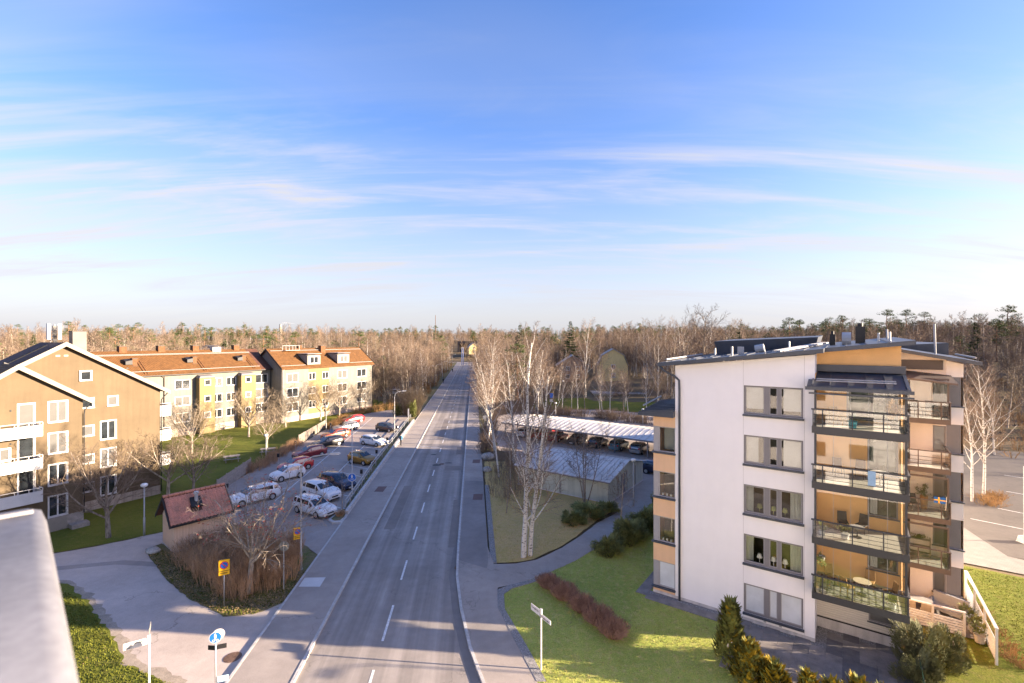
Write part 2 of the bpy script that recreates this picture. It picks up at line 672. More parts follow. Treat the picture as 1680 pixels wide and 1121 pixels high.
m_wood = M('grey_wood', (0.30, 0.27, 0.24), 0.9, 0.15, 3, 0.3, 30, fine=0.1)
m_zinc = M('zinc_roof', (0.64, 0.60, 0.56), 0.5, 0.10, 0.6, metal=0.0, spec=0.5, fine=0.04)
m_garage = M('garage_green', (0.47, 0.48, 0.40), 0.85, 0.06, 0.7)
m_rubber = M('tyre_rubber', (0.018, 0.018, 0.019), 0.85, 0.1, 4)
m_alloy = M('alloy_rim', (0.55, 0.56, 0.57), 0.35, 0.05, 4, metal=0.7)
m_carglass = M('car_glass', (0.018, 0.024, 0.030), 0.05, 0.2, 1.5, spec=1.0, fine=0)
m_lightglass = M('headlight_glass', (0.70, 0.72, 0.72), 0.12, 0.05, 6, spec=0.8)
m_taillight = M('taillight_red', (0.42, 0.015, 0.012), 0.2, 0.1, 5, spec=0.7)
m_blue = M('sign_blue', (0.010, 0.12, 0.50), 0.4, 0.03, 3)
m_yellow = M('sign_yellow', (0.78, 0.44, 0.012), 0.4, 0.03, 3)
m_red = M('sign_red', (0.60, 0.018, 0.015), 0.4, 0.03, 3)
m_stone = M('stone', (0.42, 0.40, 0.37), 0.9, 0.18, 1.4, 0.5, 8, fine=0.1)
m_paver = M('dark_paver', (0.245, 0.220, 0.205), 0.85, 0.16, 1.4, 0.2, 40, coords='World', fine=0.08)
m_gravel = M('gravel', (0.26, 0.25, 0.245), 0.95, 0.2, 14, 0.8, 28, fine=0.3, coords='World')
m_lightpave = bands(M('block_paving', (0.25, 0.23, 0.21), 0.9, 0.08, 1.5, 0.2, 50, coords='World'), 'X', 1.5, 0.4, 0.01, 0.25)


for _m, _a in ((m_wall, .015), (m_tan, .10), (m_cream, .14), (m_ochre, .14), (m_plinth, .25), (m_base, .3), (m_shedwall, .12), (m_garage, .18), (m_zinc, .12), (m_peach, .05)):
    streaks(_m, _a)


def bark_mat(name, c1, c2, zscale, lo=0.5, hi=0.6):
    m = bpy.data.materials.new(name)
    m.use_nodes = True
    nt, p = nodes_of(m)
    p.inputs['Roughness'].default_value = 0.9
    p.inputs['Specular IOR Level'].default_value = 0.15
    t = nt.nodes.new('ShaderNodeTexCoord')
    mp = nt.nodes.new('ShaderNodeMapping')
    mp.inputs['Scale'].default_value = (3.0, 3.0, zscale)
    nt.links.new(t.outputs['Object'], mp.inputs[0])
    n = nt.nodes.new('ShaderNodeTexNoise')
    n.inputs['Scale'].default_value = 1.6
    n.inputs['Detail'].default_value = 4
    nt.links.new(mp.outputs[0], n.inputs['Vector'])
    r = nt.nodes.new('ShaderNodeValToRGB')
    r.color_ramp.elements[0].position = lo
    r.color_ramp.elements[1].position = hi
    r.color_ramp.elements[0].color = (*c1, 1)
    r.color_ramp.elements[1].color = (*c2, 1)
    nt.links.new(n.outputs[0], r.inputs[0])
    nt.links.new(r.outputs[0], p.inputs['Base Color'])
    b = nt.nodes.new('ShaderNodeBump')
    b.inputs['Strength'].default_value = 0.4
    b.inputs['Distance'].default_value = 0.03
    nt.links.new(n.outputs[0], b.inputs['Height'])
    nt.links.new(b.outputs[0], p.inputs['Normal'])
    return m


m_birch = bark_mat('birch_bark', (0.56, 0.53, 0.48), (0.045, 0.040, 0.036), 9.0, 0.55, 0.65)
m_bark = bark_mat('grey_bark', (0.30, 0.25, 0.20), (0.13, 0.105, 0.085), 1.2, 0.4, 0.65)
m_bark2 = bark_mat('pale_bark', (0.42, 0.36, 0.29), (0.20, 0.165, 0.13), 1.2, 0.4, 0.65)
m_pinebark = bark_mat('pine_bark', (0.30, 0.15, 0.075), (0.12, 0.075, 0.05), 1.5, 0.4, 0.65)
m_twig = M('brown_twigs', (0.205, 0.155, 0.115), 0.9, 0.2, 0.6, spec=0.1, fine=0)
m_twig2 = M('birch_twigs', (0.228, 0.166, 0.124), 0.9, 0.2, 0.6, spec=0.1, fine=0)
m_twig3 = M('pale_twigs', (0.220, 0.175, 0.125), 0.9, 0.2, 0.6, spec=0.1, fine=0)
m_hedge = M('hedge_twigs', (0.46, 0.285, 0.165), 0.9, 0.25, 1.2, spec=0.1, fine=0)
m_redtwig = M('red_twigs', (0.34, 0.200, 0.150), 0.9, 0.3, 1.5, spec=0.1, fine=0)
m_goldtwig = M('tawny_twigs', (0.32, 0.19, 0.085), 0.9, 0.25, 1.2, spec=0.1, fine=0)
m_needle = M('spruce_needles', (0.055, 0.085, 0.028), 0.8, 0.3, 0.7, spec=0.15, fine=0)
m_pineneedle = M('pine_needles', (0.075, 0.105, 0.032), 0.8, 0.3, 0.5, spec=0.15, fine=0)
m_juniper = M('juniper_leaves', (0.265, 0.285, 0.105), 0.8, 0.35, 1.2, spec=0.15, fine=0)
m_thuja = M('thuja_leaves', (0.200, 0.215, 0.062), 0.8, 0.3, 1.5, spec=0.15, fine=0)
m_goldleaf = M('golden_leaves', (0.34, 0.24, 0.022), 0.8, 0.25, 1.5, spec=0.15, fine=0)
m_berry = M('berries', (0.42, 0.045, 0.02), 0.5, 0.2, 3, fine=0)
m_leaf = M('fallen_leaf', (0.36, 0.24, 0.11), 0.9, 0.35, 2.0, fine=0)
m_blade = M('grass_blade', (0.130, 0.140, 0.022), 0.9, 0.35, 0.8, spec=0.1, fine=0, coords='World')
m_blade_dry = M('dry_blade', (0.500, 0.360, 0.140), 0.9, 0.3, 0.8, spec=0.1, fine=0, coords='World')

# ------------------------------------------------------------------ ground, road, paths


def smooth(t):
    t = max(0.0, min(1.0, t))
    return t * t * (3 - 2 * t)


def road_x(y):
    return -4.85 - 0.08 * y


def hgt(x, y):
    d = math.hypot(x, y)
    if y < 20:
        return 0.0
    az = math.degrees(math.atan2(x, y))
    h = 15.0 * smooth((d - 170) / 520)
    k = smooth((az - 16) / 22)
    h = h * (1 - k) + k * (11.0 * smooth((d - 92) / 170) + 5.0 * smooth((d - 250) / 300))
    k2 = smooth((az - 4) / 6) * (1 - smooth((az - 22) / 8))
    h += k2 * 3.2 * smooth((d - 128) / 24)
    c = smooth((abs(x - road_x(y)) - 14) / 40)
    if y < 420:
        k3 = smooth((y - 332) / 80)
        h = h * (c * (1 - k3) + k3) + (1 - c) * 4.6 * smooth((y - 340) / 40) * (1 - k3)
    return h


def sheet(name, pts, z, mat, jit=0.0, step=None):
    """flat polygon sheet, its outline subdivided and roughened by jit metres"""
    rnd = random.Random(len(name) * 13 + int(abs(pts[0][0] * 10)))
    out = []
    n = len(pts)
    for i in range(n):
        a = pts[i]
        b = pts[(i + 1) % n]
        L = math.hypot(b[0] - a[0], b[1] - a[1])
        k = max(1, int(L / step)) if step else 1
        for j in range(k):
            t = j / k
            out.append((a[0] + (b[0] - a[0]) * t + rnd.uniform(-jit, jit), a[1] + (b[1] - a[1]) * t + rnd.uniform(-jit, jit), z))
    o = MB().poly(out).build(name, mat)
    return tag(o, kind='structure')


def strip(name, left, right, z, mat, parent=None, thick=None):
    mb = MB()
    for i in range(len(left) - 1):
        if thick is None:
            mb.poly([(*left[i], z), (*right[i], z), (*right[i + 1], z), (*left[i + 1], z)])
        else:
            mb.hexa([(*left[i], z - thick), (*right[i], z - thick), (*right[i + 1], z - thick), (*left[i + 1], z - thick),
                     (*left[i], z), (*right[i], z), (*right[i + 1], z), (*left[i + 1], z)])
    return mb.build(name, mat, parent)


# terrain sheet out to the horizon
xs = [-3000, -1800, -1000, -650, -450] + list(range(-360, 361, 9)) + [450, 650, 1000, 1800, 3000]
ys = [-60, -20, 5, 20] + list(range(30, 640, 9)) + [700, 850, 1100, 1600, 2400, 4000]
gv = [(x, y, hgt(x, y) - (0.05 if True else 0)) for y in ys for x in xs]
nx = len(xs)
gf = [(j * nx + i, j * nx + i + 1, (j + 1) * nx + i + 1, (j + 1) * nx + i) for j in range(len(ys) - 1) for i in range(nx - 1)]
ground = MB().add(gv, gf).build('ground', m_forest, smooth=True)
tag(ground, kind='structure')

YS = [8, 14, 18, 22.1, 24.6, 28.2, 32, 36.4, 45, 51.4, 70, 87, 120, 150, 200, 260, 332]
KX = {8: 3.6, 14: 1.4, 18: 0.05, 22.1: -1.42, 24.6: -2.25, 28.2: -3.1, 32: -3.78, 36.4: -4.2}


def right_kerb(y):
    if y in KX:
        return KX[y]
    return -1.3 - 0.08 * y


lk = [(-8.35 - 0.08 * y, y) for y in YS]
rk = [(right_kerb(y), y) for y in YS]
road = strip('road', lk, rk, 0.0, m_road)
tag(road, kind='structure')
# cross street at the far end
cross = sheet('cross_street', [(-60, 330), (0, 331), (0, 346), (-60, 345)], 0.004, m_path)
# left cycle path (raised) and its kerbs
lo = [(-11.4 - 0.08 * y, y) for y in YS]
cyc = strip('cycle_path', lo, [(x - 0.16, y) for x, y in lk], 0.10, m_path, thick=0.14)
tag(cyc, kind='structure')
k1 = strip('kerb', [(x - 0.16, y) for x, y in lk], lk, 0.125, m_kerb, thick=0.18)
tag(k1, kind='structure')
k2 = strip('kerb', [(x - 0.14, y) for x, y in lo], lo, 0.115, m_kerb, thick=0.16)
tag(k2, kind='structure')
# right pavement
RO = {8: (6.2, 8), 14: (3.9, 14), 18: (2.6, 18), 22.1: (1.15, 22.1), 24.6: (0.3, 24.6), 28.2: (-0.85, 28.2), 32: (-0.95, 32)}
ro = [RO.get(y, (1.05 - 0.08 * y, y)) for y in YS]
rp = strip('pavement', [(x + 0.16, y) for x, y in rk], ro, 0.10, m_path, thick=0.14)
tag(rp, kind='structure')
k3 = strip('kerb', rk, [(x + 0.16, y) for x, y in rk], 0.125, m_kerb, thick=0.18)
tag(k3, kind='structure')
# dirty gutter along the right kerb and stone-setts strip along the lawn
i0 = 3
gut = strip('gutter', [(x - 0.26 - 0.2 * (y < 34), y) for x, y in rk], [(x - 0.01, y) for x, y in rk], 0.004, m_patch, road)
cob_l = [(1.18 - 0.08 * y, y) for y in (33.9, 40, 46, 52)]
cob_r = [(1.62 - 0.08 * y, y) for y in (33.9, 40, 46, 52)]
tag(strip('verge_edging', cob_l, cob_r, 0.085, m_gravel, thick=0.1), kind='structure')
tag(strip('verge_edging', [(1.15, 22.1), (0.3, 24.6), (-0.85, 28.2), (-0.93, 30.2), (-0.2, 30.75), (1.2, 31.4), (2.7, 32.4)],
          [(1.6, 22.1), (0.75, 24.7), (-0.42, 28.0), (-0.5, 29.7), (0.0, 30.35), (1.3, 31.05), (2.8, 32.1)], 0.115, m_gravel, thick=0.15), kind='structure')

# drive, parking lot, footpath, yards
drive = sheet('drive', [(-60, 30), (-45, 31), (-34, 35.6), (-31.7, 37.1), (-28.9, 39.5), (-26.5, 41.8), (-25.0, 40.5), (-28.0, 36.3), (-25.5, 33.9),
                        (-23.2, 31.8), (-20, 29.4), (-16.6, 27.5), (-15, 27.8), (-13.75, 29.0), (-13.0, 18), (-14.2, 20), (-15.6, 22.1), (-19.2, 23.6),
                        (-21.1, 25.3), (-26.2, 29.2), (-29, 31.0), (-33, 31.5), (-60, 26)], 0.012, m_drive, 0.10, 0.5)
lot = sheet('parking_lot', [(-14.3, 35.2), (-16.5, 37.3), (-19, 37.9), (-21.2, 40.2), (-24, 41), (-26.4, 41.9), (-29.5, 44), (-31, 51), (-31.5, 57), (-32, 70),
                            (-33, 82), (-33.6, 95), (-31, 103), (-27.8, 108), (-22.6, 104), (-21.4, 99), (-20.5, 95), (-17.4, 60), (-16.5, 53), (-15.7, 46),
                            (-15.2, 42.9), (-14.7, 40)], 0.008, m_lot, 0.04, 1.5)
yard = sheet('garage_yard', [(10.6, 43.6), (14.1, 47.2), (20, 52), (30, 59), (46, 76), (40, 96), (20, 108), (2, 108), (-4.5, 96), (-5.5, 86), (-4.8, 72), (0.2, 66), (-0.5, 60), (3.5, 62), (14, 54), (9, 46)], 0.008, m_lot, 0.05, 1.5)
fpath = sheet('footpath', [(-1.75, 33.6), (0.2, 33.75), (1.75, 34.3), (3.8, 36.3), (5.7, 38.7), (7.4, 41.2), (10.5, 44.6), (13.8, 48.9), (14.6, 47.8), (12.6, 44.7), (10.0, 41.2), (8.2, 38.6),
                           (6.35, 36.2), (4.6, 34.2), (2.6, 32.5), (1.0, 31.3), (-0.3, 30.7), (-1.5, 30.2)], 0.092, m_path, 0.03, 0.6)
rlot = sheet('visitor_lot', [(36.5, 35.0), (60, 22), (130, 60), (110, 90), (62, 80), (50, 58), (42, 46.5), (38.6, 41)], 0.008, asphalt_mat('visitor_asphalt', (0.118, 0.102, 0.090), crack=0.3), 0.05, 1.5)
rwalk = sheet('paved_walk', [(30.0, 35.6), (33.5, 38.6), (37.2, 44.0), (41.6, 46.4), (38.6, 41), (36.5, 35.0), (42, 30.2), (58, 21.5), (56, 20), (40, 28.8)], 0.016, m_lightpave)
# lawns
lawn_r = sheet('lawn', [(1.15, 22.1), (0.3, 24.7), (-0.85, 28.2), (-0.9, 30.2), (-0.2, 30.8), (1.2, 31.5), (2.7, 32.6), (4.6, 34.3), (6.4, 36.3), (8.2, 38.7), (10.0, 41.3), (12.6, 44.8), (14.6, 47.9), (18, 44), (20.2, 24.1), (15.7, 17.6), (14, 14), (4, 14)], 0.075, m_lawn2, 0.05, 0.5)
lawn_m = sheet('lawn', [(-1.55, 33.9), (0.2, 33.95), (1.6, 34.5), (3.7, 36.5), (5.5, 38.9), (7.2, 41.4), (9.2, 44), (9.0, 46), (14, 54), (3.5, 62), (-3.6, 62), (-3.2, 56), (-2.4, 46), (-1.7, 37)], 0.070, m_dry, 0.06, 0.5)
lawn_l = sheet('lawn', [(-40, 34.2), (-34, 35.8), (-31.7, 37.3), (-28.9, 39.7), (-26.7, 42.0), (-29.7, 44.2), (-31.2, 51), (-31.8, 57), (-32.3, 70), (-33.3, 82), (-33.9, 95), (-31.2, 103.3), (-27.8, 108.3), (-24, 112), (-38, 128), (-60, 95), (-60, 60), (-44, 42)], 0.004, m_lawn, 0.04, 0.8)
edge = sheet('sand_edge', [(-60, 27.2), (-33, 32.1), (-29.1, 31.5), (-26.0, 29.6), (-20.7, 25.5), (-18.9, 23.8), (-15.5, 22.5), (-13.9, 20.2), (-13.9, 18), (-16, 18), (-22, 22), (-60, 22)], 0.018, M('sand', (0.36, 0.30, 0.235), 0.95, 0.16, 1.5, 0.4, 30, coords='World', fine=0.14), 0.12, 0.3)
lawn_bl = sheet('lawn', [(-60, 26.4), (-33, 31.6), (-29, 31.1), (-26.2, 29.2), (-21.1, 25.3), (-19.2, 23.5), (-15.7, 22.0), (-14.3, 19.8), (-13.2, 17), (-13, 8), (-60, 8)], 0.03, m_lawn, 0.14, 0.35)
bed = sheet('planting_bed', [(-27.9, 36.2), (-25.4, 33.8), (-23.1, 31.7), (-19.9, 29.3), (-16.6, 27.4), (-15, 27.7), (-13.72, 28.9), (-14.05, 33), (-14.35, 35.1), (-16.5, 37.2), (-19, 37.8), (-21.3, 40.0), (-24, 40.8), (-25.1, 40.3)], 0.03, m_litter, 0.10, 0.4)
verge = sheet('verge', [(-15.1, 42.2), (-15.6, 42.6), (-16.0, 46), (-16.8, 53), (-17.7, 60), (-20.8, 95), (-22.3, 104), (-28, 116), (-40, 200), (-45, 320), (-38, 330), (-31, 240), (-24.5, 160), (-19.2, 93.5), (-16.2, 54), (-15.3, 44)], 0.02, m_litter, 0.05, 1.0)
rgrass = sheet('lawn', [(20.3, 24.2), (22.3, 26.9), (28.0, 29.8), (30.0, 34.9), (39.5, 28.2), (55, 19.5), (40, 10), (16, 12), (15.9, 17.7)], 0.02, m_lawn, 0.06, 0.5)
rslope = sheet('verge', [(42, 47), (50, 58.5), (62, 80.5), (110, 91), (90, 105), (48, 92), (36, 62)], 0.006, m_dry, 0.1, 1.5)
glawn = sheet('lawn', [(3, 109), (20, 109), (40, 97), (44, 118), (38, 129), (22, 130), (8, 128)], 0.012, m_lawn, 0.1, 1.5)
far_verge = sheet('verge', [(-4.0, 66), (-2, 72), (-5.0, 88), (-5.5, 110), (-10, 180), (-17, 260), (-22, 330), (-25.2, 330), (-19.6, 260), (-13.2, 180), (-7.6, 110), (-4.6, 70)], 0.03, m_litter, 0.05, 1.5)

# dashes, stop lines, bay lines: painted strips as pieces of the road or the lot
dash_y = [(20.6, 23.0), (25.2, 28.6), (31.6, 34.4), (38.0, 40.6), (43.9, 46.6), (49.8, 52.4), (55.7, 58.2)]
yy = 61.6
while yy < 300:
    dash_y.append((yy, yy + 2.4))
    yy += 5.9
for a, b in dash_y:
    MB().poly([(road_x(a) - 0.065, a, 0.008), (road_x(a) + 0.065, a, 0.008), (road_x(b) + 0.065, b, 0.008), (road_x(b) - 0.065, b, 0.008)]).build('dash', m_paint, road)
for y0 in (71.0, 150, 152.2):
    MB().poly([(-8.1 - 0.08 * y0, y0, 0.0085), (-5.0 - 0.08 * y0, y0 - 0.9, 0.0085), (-5.0 - 0.08 * y0, y0 - 0.75, 0.0085), (-8.1 - 0.08 * y0, y0 + 0.2, 0.0085)]).build('stop_line', m_paint, road)
# white re-painted panel on the cycle path
MB().poly([(-13.72, 30.55, 0.105), (-12.35, 30.55, 0.105), (-12.45, 31.75, 0.105), (-13.82, 31.7, 0.105)]).build('painted_panel', m_white, cyc)
m_roadpatch = asphalt_mat('road_patch', (0.215, 0.186, 0.166), crack=0)
# tar patches
for (x0, y0, w, d, rz) in [(-9.6, 60.5, 1.3, 0.9, 0.1), (-8.2, 61.5, 1.1, 0.5, 0.2), (-10.9, 66.0, 0.9, 0.6, 0.0)]:
    pts = []
    for k in range(14):
        t = 2 * math.pi * k / 14
        rr = random.uniform(0.75, 1.1)
        pts.append((x0 + math.cos(t) * w * 0.5 * rr, y0 + math.sin(t) * d * 0.5 * rr, 0.006))
    MB().poly(pts).build('tar_patch', M('tar', (0.028, 0.027, 0.028), 0.6, 0.1, 2), road)
m_redpatch = asphalt_mat('red_patch', (0.16, 0.10, 0.09), crack=0)
for (x0, y0) in [(-3.4, 48.0), (-13.9, 50.5), (-4.6, 62.0)]:
    MB().poly([(x0 - 0.5, y0 - 0.9, 0.104), (x0 + 0.45, y0 - 0.95, 0.104), (x0 + 0.4, y0 + 0.9, 0.104), (x0 - 0.55, y0 + 0.85, 0.104)]).build('repair_patch', m_redpatch, rp if x0 > -10 else cyc)
MB().poly([(-5.3, 53.5, 0.103), (-3.2, 53.3, 0.103), (-1.70, 34.0, 0.103), (-1.75, 33.0, 0.103), (-3.8, 34.2, 0.103)]).build('repair_patch', asphalt_mat('dark_path', (0.250, 0.222, 0.205), crack=0), rp)
MB().poly([(-34, 33.0, 0.016), (-28, 34.4, 0.016), (-24.5, 34.0, 0.016), (-24.8, 33.4, 0.016), (-28.2, 33.75, 0.016), (-34, 32.2, 0.016)]).build('repair_patch', asphalt_mat('strip_asphalt', (0.32, 0.28, 0.25), crack=0), drive)
# long mended strips in the carriageway
for (off, w, y0, y1) in [(-2.0, 1.0, 36.5, 47.5), (-7.6, .9, 40.0, 52.0), (-3.6, 2.4, 58.0, 60.2), (-5.9, 1.0, 76, 96), (-2.5, 1.3, 66, 71)]:
    MB().poly([(off - .08 * y0, y0, .0045), (off + w - .08 * y0, y0 + .1, .0045), (off + w - .08 * y1, y1, .0045), (off - .08 * y1, y1 - .15, .0045)]).build('repair_patch', m_roadpatch, road)
# manhole covers
m_iron = M('rusty_iron', (0.17, 0.105, 0.075), 0.7, 0.25, 6, 0.4, 30, fine=0.15)
for (x, y, z, r, par) in [(-14.05, 23.9, 0.014, 0.42, drive), (-3.75, 33.3, 0.002, 0.30, road), (-9.0, 61.0, 0.002, 0.32, road)]:
    mb = MB()
    mb.tube([(x, y, z - 0.01), (x, y, z + 0.012)], r, 20)
    c = mb.build('manhole_cover', m_iron, par)
    mb = MB()
    for k in range(-3, 4):
        w = math.sqrt(max(0, (r * 0.85) ** 2 - (k * r * 0.24) ** 2))
        mb.box(x - w, x + w, y + k * r * 0.24 - 0.02, y + k * r * 0.24 + 0.02, z + 0.012, z + 0.02)
    mb.build('ribs', m_iron, c)
# parking bay lines
AX = (-0.0945, 0.9955)


def line(p, q, w, par, z=0.013):
    d = Vector((q[0] - p[0], q[1] - p[1], 0)).normalized()
    n = Vector((-d.y, d.x, 0)) * w / 2
    P = Vector((*p, z))
    Q = Vector((*q, z))
    MB().poly([P - n, Q - n, Q + n, P + n]).build('bay_line', m_paint, par)


line((-23.45, 47.0), (-28.5, 97.1), 0.12, lot)
line((-20.55, 53.6), (-24.3, 93.6), 0.12, lot)
for k in range(17):
    y = 48.6 + k * 2.95
    x = -23.6 - 0.1 * (y - 48.6)
    dx, dy = math.sin(R(219)), math.cos(R(219))
    line((x, y), (x + dx * 5.6, y + dy * 5.6), 0.1, lot)
for k in range(13):
    y = 47.4 + k * 3.35
    x = -20.0 - 0.094 * (y - 47.4)
    dx, dy = math.sin(R(122)), math.cos(R(122))
    line((x, y), (x + dx * 4.4, y + dy * 4.4), 0.1, lot)
line((-21.3, 39.9), (-18.8, 37.7), 0.12, lot)
for p, q in [((46, 45), (58, 29)), ((52, 50), (66, 33)), ((58, 56), (74, 37)), ((44.5, 38.5), (40.9, 42.4)), ((44.5, 38.5), (52, 42))]:
    line(p, q, 0.1, rlot)

# ------------------------------------------------------------------ building kit


def wall(mb, x0, x1, z0, z1, ops, y=0.0, depth=0.12, m=0, mr=None):
    """wall face at y with rectangular openings (x0,x1,z0,z1) and reveals going back by depth"""
    mr = m if mr is None else mr
    xs = sorted(set([x0, x1] + [v for o in ops for v in o[:2]]))
    zs = sorted(set([z0, z1] + [v for o in ops for v in o[2:4]]))
    for i in range(len(xs) - 1):
        for j in range(len(zs) - 1):
            cx, cz = (xs[i] + xs[i + 1]) / 2, (zs[j] + zs[j + 1]) / 2
            if any(o[0] < cx < o[1] and o[2] < cz < o[3] for o in ops):
                continue
            mb.poly([(xs[i], y, zs[j]), (xs[i + 1], y, zs[j]), (xs[i + 1], y, zs[j + 1]), (xs[i], y, zs[j + 1])], m)
    for a, b, c, d in [o[:4] for o in ops]:
        e = y + depth
        mb.poly([(a, y, c), (a, e, c), (b, e, c), (b, y, c)], mr)
        mb.poly([(a, y, d), (b, y, d), (b, e, d), (a, e, d)], mr)
        mb.poly([(a, y, c), (a, y, d), (a, e, d), (a, e, c)], mr)
        mb.poly([(b, y, c), (b, e, c), (b, e, d), (b, y, d)], mr)


_WIN = {}


def window(par, x0, x1, z0, z1, y=0.0, n=2, fm=None, pm=None, depth=0.10, fw=0.07, trim=0.0, sill=True, sm=None, splits=None, rng=random):
    """window object (its frame) with one pane per light and a sill"""
    fm = fm or m_white
    sm = sm or fm
    w, h = round(x1 - x0, 2), round(z1 - z0, 2)
    splits = splits or [i / n for i in range(n + 1)]
    key = (w, h, tuple(splits), fm.name, depth, fw, trim)
    if key not in _WIN:
        mb = MB()
        d0, d1 = depth - 0.05, depth + 0.02
        mb.box(0, w, d0, d1, 0, fw).box(0, w, d0, d1, h - fw, h).box(0, fw, d0, d1, fw, h - fw).box(w - fw, w, d0, d1, fw, h - fw)
        for s in splits[1:-1]:
            mb.box(w * s - fw * 0.7, w * s + fw * 0.7, d0, d1, fw, h - fw)
        if trim:
            t = trim
            mb.box(-t, 0, -0.025, 0.03, -t, h + t).box(w, w + t, -0.025, 0.03, -t, h + t).box(0, w, -0.025, 0.03, h, h + t).box(0, w, -0.03, 0.03, -t, 0)
        fr = mb.mesh('window', fm)
        panes = []
        for a, b in zip(splits[:-1], splits[1:]):
            l = w * a + (fw if a == 0 else fw * 0.7)
            r = w * b - (fw if b == 1 else fw * 0.7)
            panes.append((l, r))
        sl = MB().box(-0.06, w + 0.06, -0.09, depth - 0.051, -0.055, -0.005).mesh('sill', sm)
        _WIN[key] = (fr, panes, sl, {})
    fr, panes, sl, pc = _WIN[key]
    o = put('window', fr, par, (x0, y, z0))
    base = pm or rng.choice([m_pane, m_pane, m_pane, m_pane, m_blind])
    for i, (l, r) in enumerate(panes):
        k = (i, base.name)
        if k not in pc:
            pc[k] = MB().box(l, r, depth - 0.012, depth + 0.01, fw, h - fw).mesh('pane', base)
        put('pane', pc[k], o)
    if sill:
        put('sill', sl, o)
    return o


def gable_roof(par, x0, x1, y0, y1, ze, zr, mat, th=0.14, axis='x', name='roof', soff=None):
    """two slopes; axis = ridge direction; x0..x1,y0..y1 are the eave lines, ze the eave top, zr the ridge top"""
    mb = MB()
    if axis == 'x':
        ym = (y0 + y1) / 2
        for ya in (y0, y1):
            mb.hexa([(x0, ya, ze - th), (x1, ya, ze - th), (x1, ym, zr - th), (x0, ym, zr - th), (x0, ya, ze), (x1, ya, ze), (x1, ym, zr), (x0, ym, zr)])
    else:
        xm = (x0 + x1) / 2
        for xa in (x0, x1):
            mb.hexa([(xa, y0, ze - th), (xa, y1, ze - th), (xm, y1, zr - th), (xm, y0, zr - th), (xa, y0, ze), (xa, y1, ze), (xm, y1, zr), (xm, y0, zr)])
    return mb.build(name, mat, par)


def downpipe(par, pts, r=0.05, mat=None):
    return MB().tube(pts, r, 8).build('downpipe', mat or m_darkmetal, par, smooth=True)


def chimney(par, x0, x1, y0, y1, z0, z1, mat=None):
    c = MB().box(x0, x1, y0, y1, z0, z1).build('chimney', mat or m_brick, par)
    MB().box(x0 - 0.05, x1 + 0.05, y0 - 0.05, y1 + 0.05, z1 + 0.002, z1 + 0.07).build('chimney_cap', m_darkmetal, c)
    MB().box(x0 - 0.12, x1 + 0.12, y0 - 0.15, y1 + 0.12, z0 - 0.02, z0 + 0.12).build('flashing', m_darkmetal, c)
    return c


# ------------------------------------------------------------------ tan gable house (left)
U = R(59)
tan = thing('apartment_house', 'tan rendered gabled apartment house with white balconies and white roof trim', 'building', (-36.5, 49.3, 0), U)
YW = -3.57   # front of the projecting wing
rw = random.Random(3)
ops_main = []
S = 2.62
for k, (zb, zt) in enumerate([(9.62, 10.5), (7.0, 7.95), (4.45, 5.25), (1.8, 2.62)]):
    ops_main.append((-6.5, -5.42, zb, zt, 1))
for zb in (6.45, 3.8, 1.15):
    ops_main.append((-4.9, -3.73, zb, zb + 1.75, 2))
ops_main.append((-4.35, -3.58, 9.62, 10.52, 1))
mb = MB()
wall(mb, -15, 0, 0.9, 10.9, ops_main)
GA, GZ = -7.5, 15.35
mb.poly([(-15, 0, 10.9), (0, 0, 10.9), (GA, 0, GZ)])
mb.poly([(0, 0, 0.9), (0, 6, 0.9), (0, 6, 10.9), (0, 0, 10.9)])
mb.poly([(-15, 0, 0.9), (-15, 6, 0.9), (-15, 6, 10.9), (-15, 0, 10.9)])
mb.poly([(-15, 6, 0.9), (0, 6, 0.9), (0, 6, 10.9), (GA, 6, GZ), (-15, 6, 10.9)])
mb.build('wall', m_tan, tan)
MB().box(-15.04, 0.04, -0.04, 6.04, -0.2, 0.9).build('plinth', m_base, tan)
gable_roof(tan, -15.75, 0.75, -0.45, 6.3, 10.62, 15.72, m_tile2, 0.16, 'y')
for sgn, xe in ((-1, -15.78), (1, 0.78)):
    t = MB()
    t.hexa([(xe, -0.52, 10.28), (xe, -0.46, 10.28), (GA, -0.46, 15.38), (GA, -0.52, 15.38), (xe, -0.52, 10.66), (xe, -0.46, 10.66), (GA, -0.46, 15.78), (GA, -0.52, 15.78)])
    t.hexa([(xe, -0.46, 10.42), (xe, -0.02, 10.42), (GA, -0.02, 15.50), (GA, -0.46, 15.50), (xe, -0.46, 10.45), (xe, -0.02, 10.45), (GA, -0.02, 15.53), (GA, -0.46, 15.53)])
    t.build('barge_board', m_trim, tan)
for o in ops_main:
    window(tan, *o[:4], n=o[4], trim=0.06, rng=rw)
window(tan, -6.42, -5.62, 12.2, 13.05, y=-0.055, n=1, trim=0.07, pm=m_pane, depth=0.035)
MB().box(-2.9, -2.72, -0.03, 0.0, 13.1, 13.2).build('vent', m_darkmetal, tan)
for xv in (-8.1, -7.55):
    MB().box(xv, xv + 0.3, -0.02, 0.0, 14.45, 14.6).build('vent', m_base, tan)
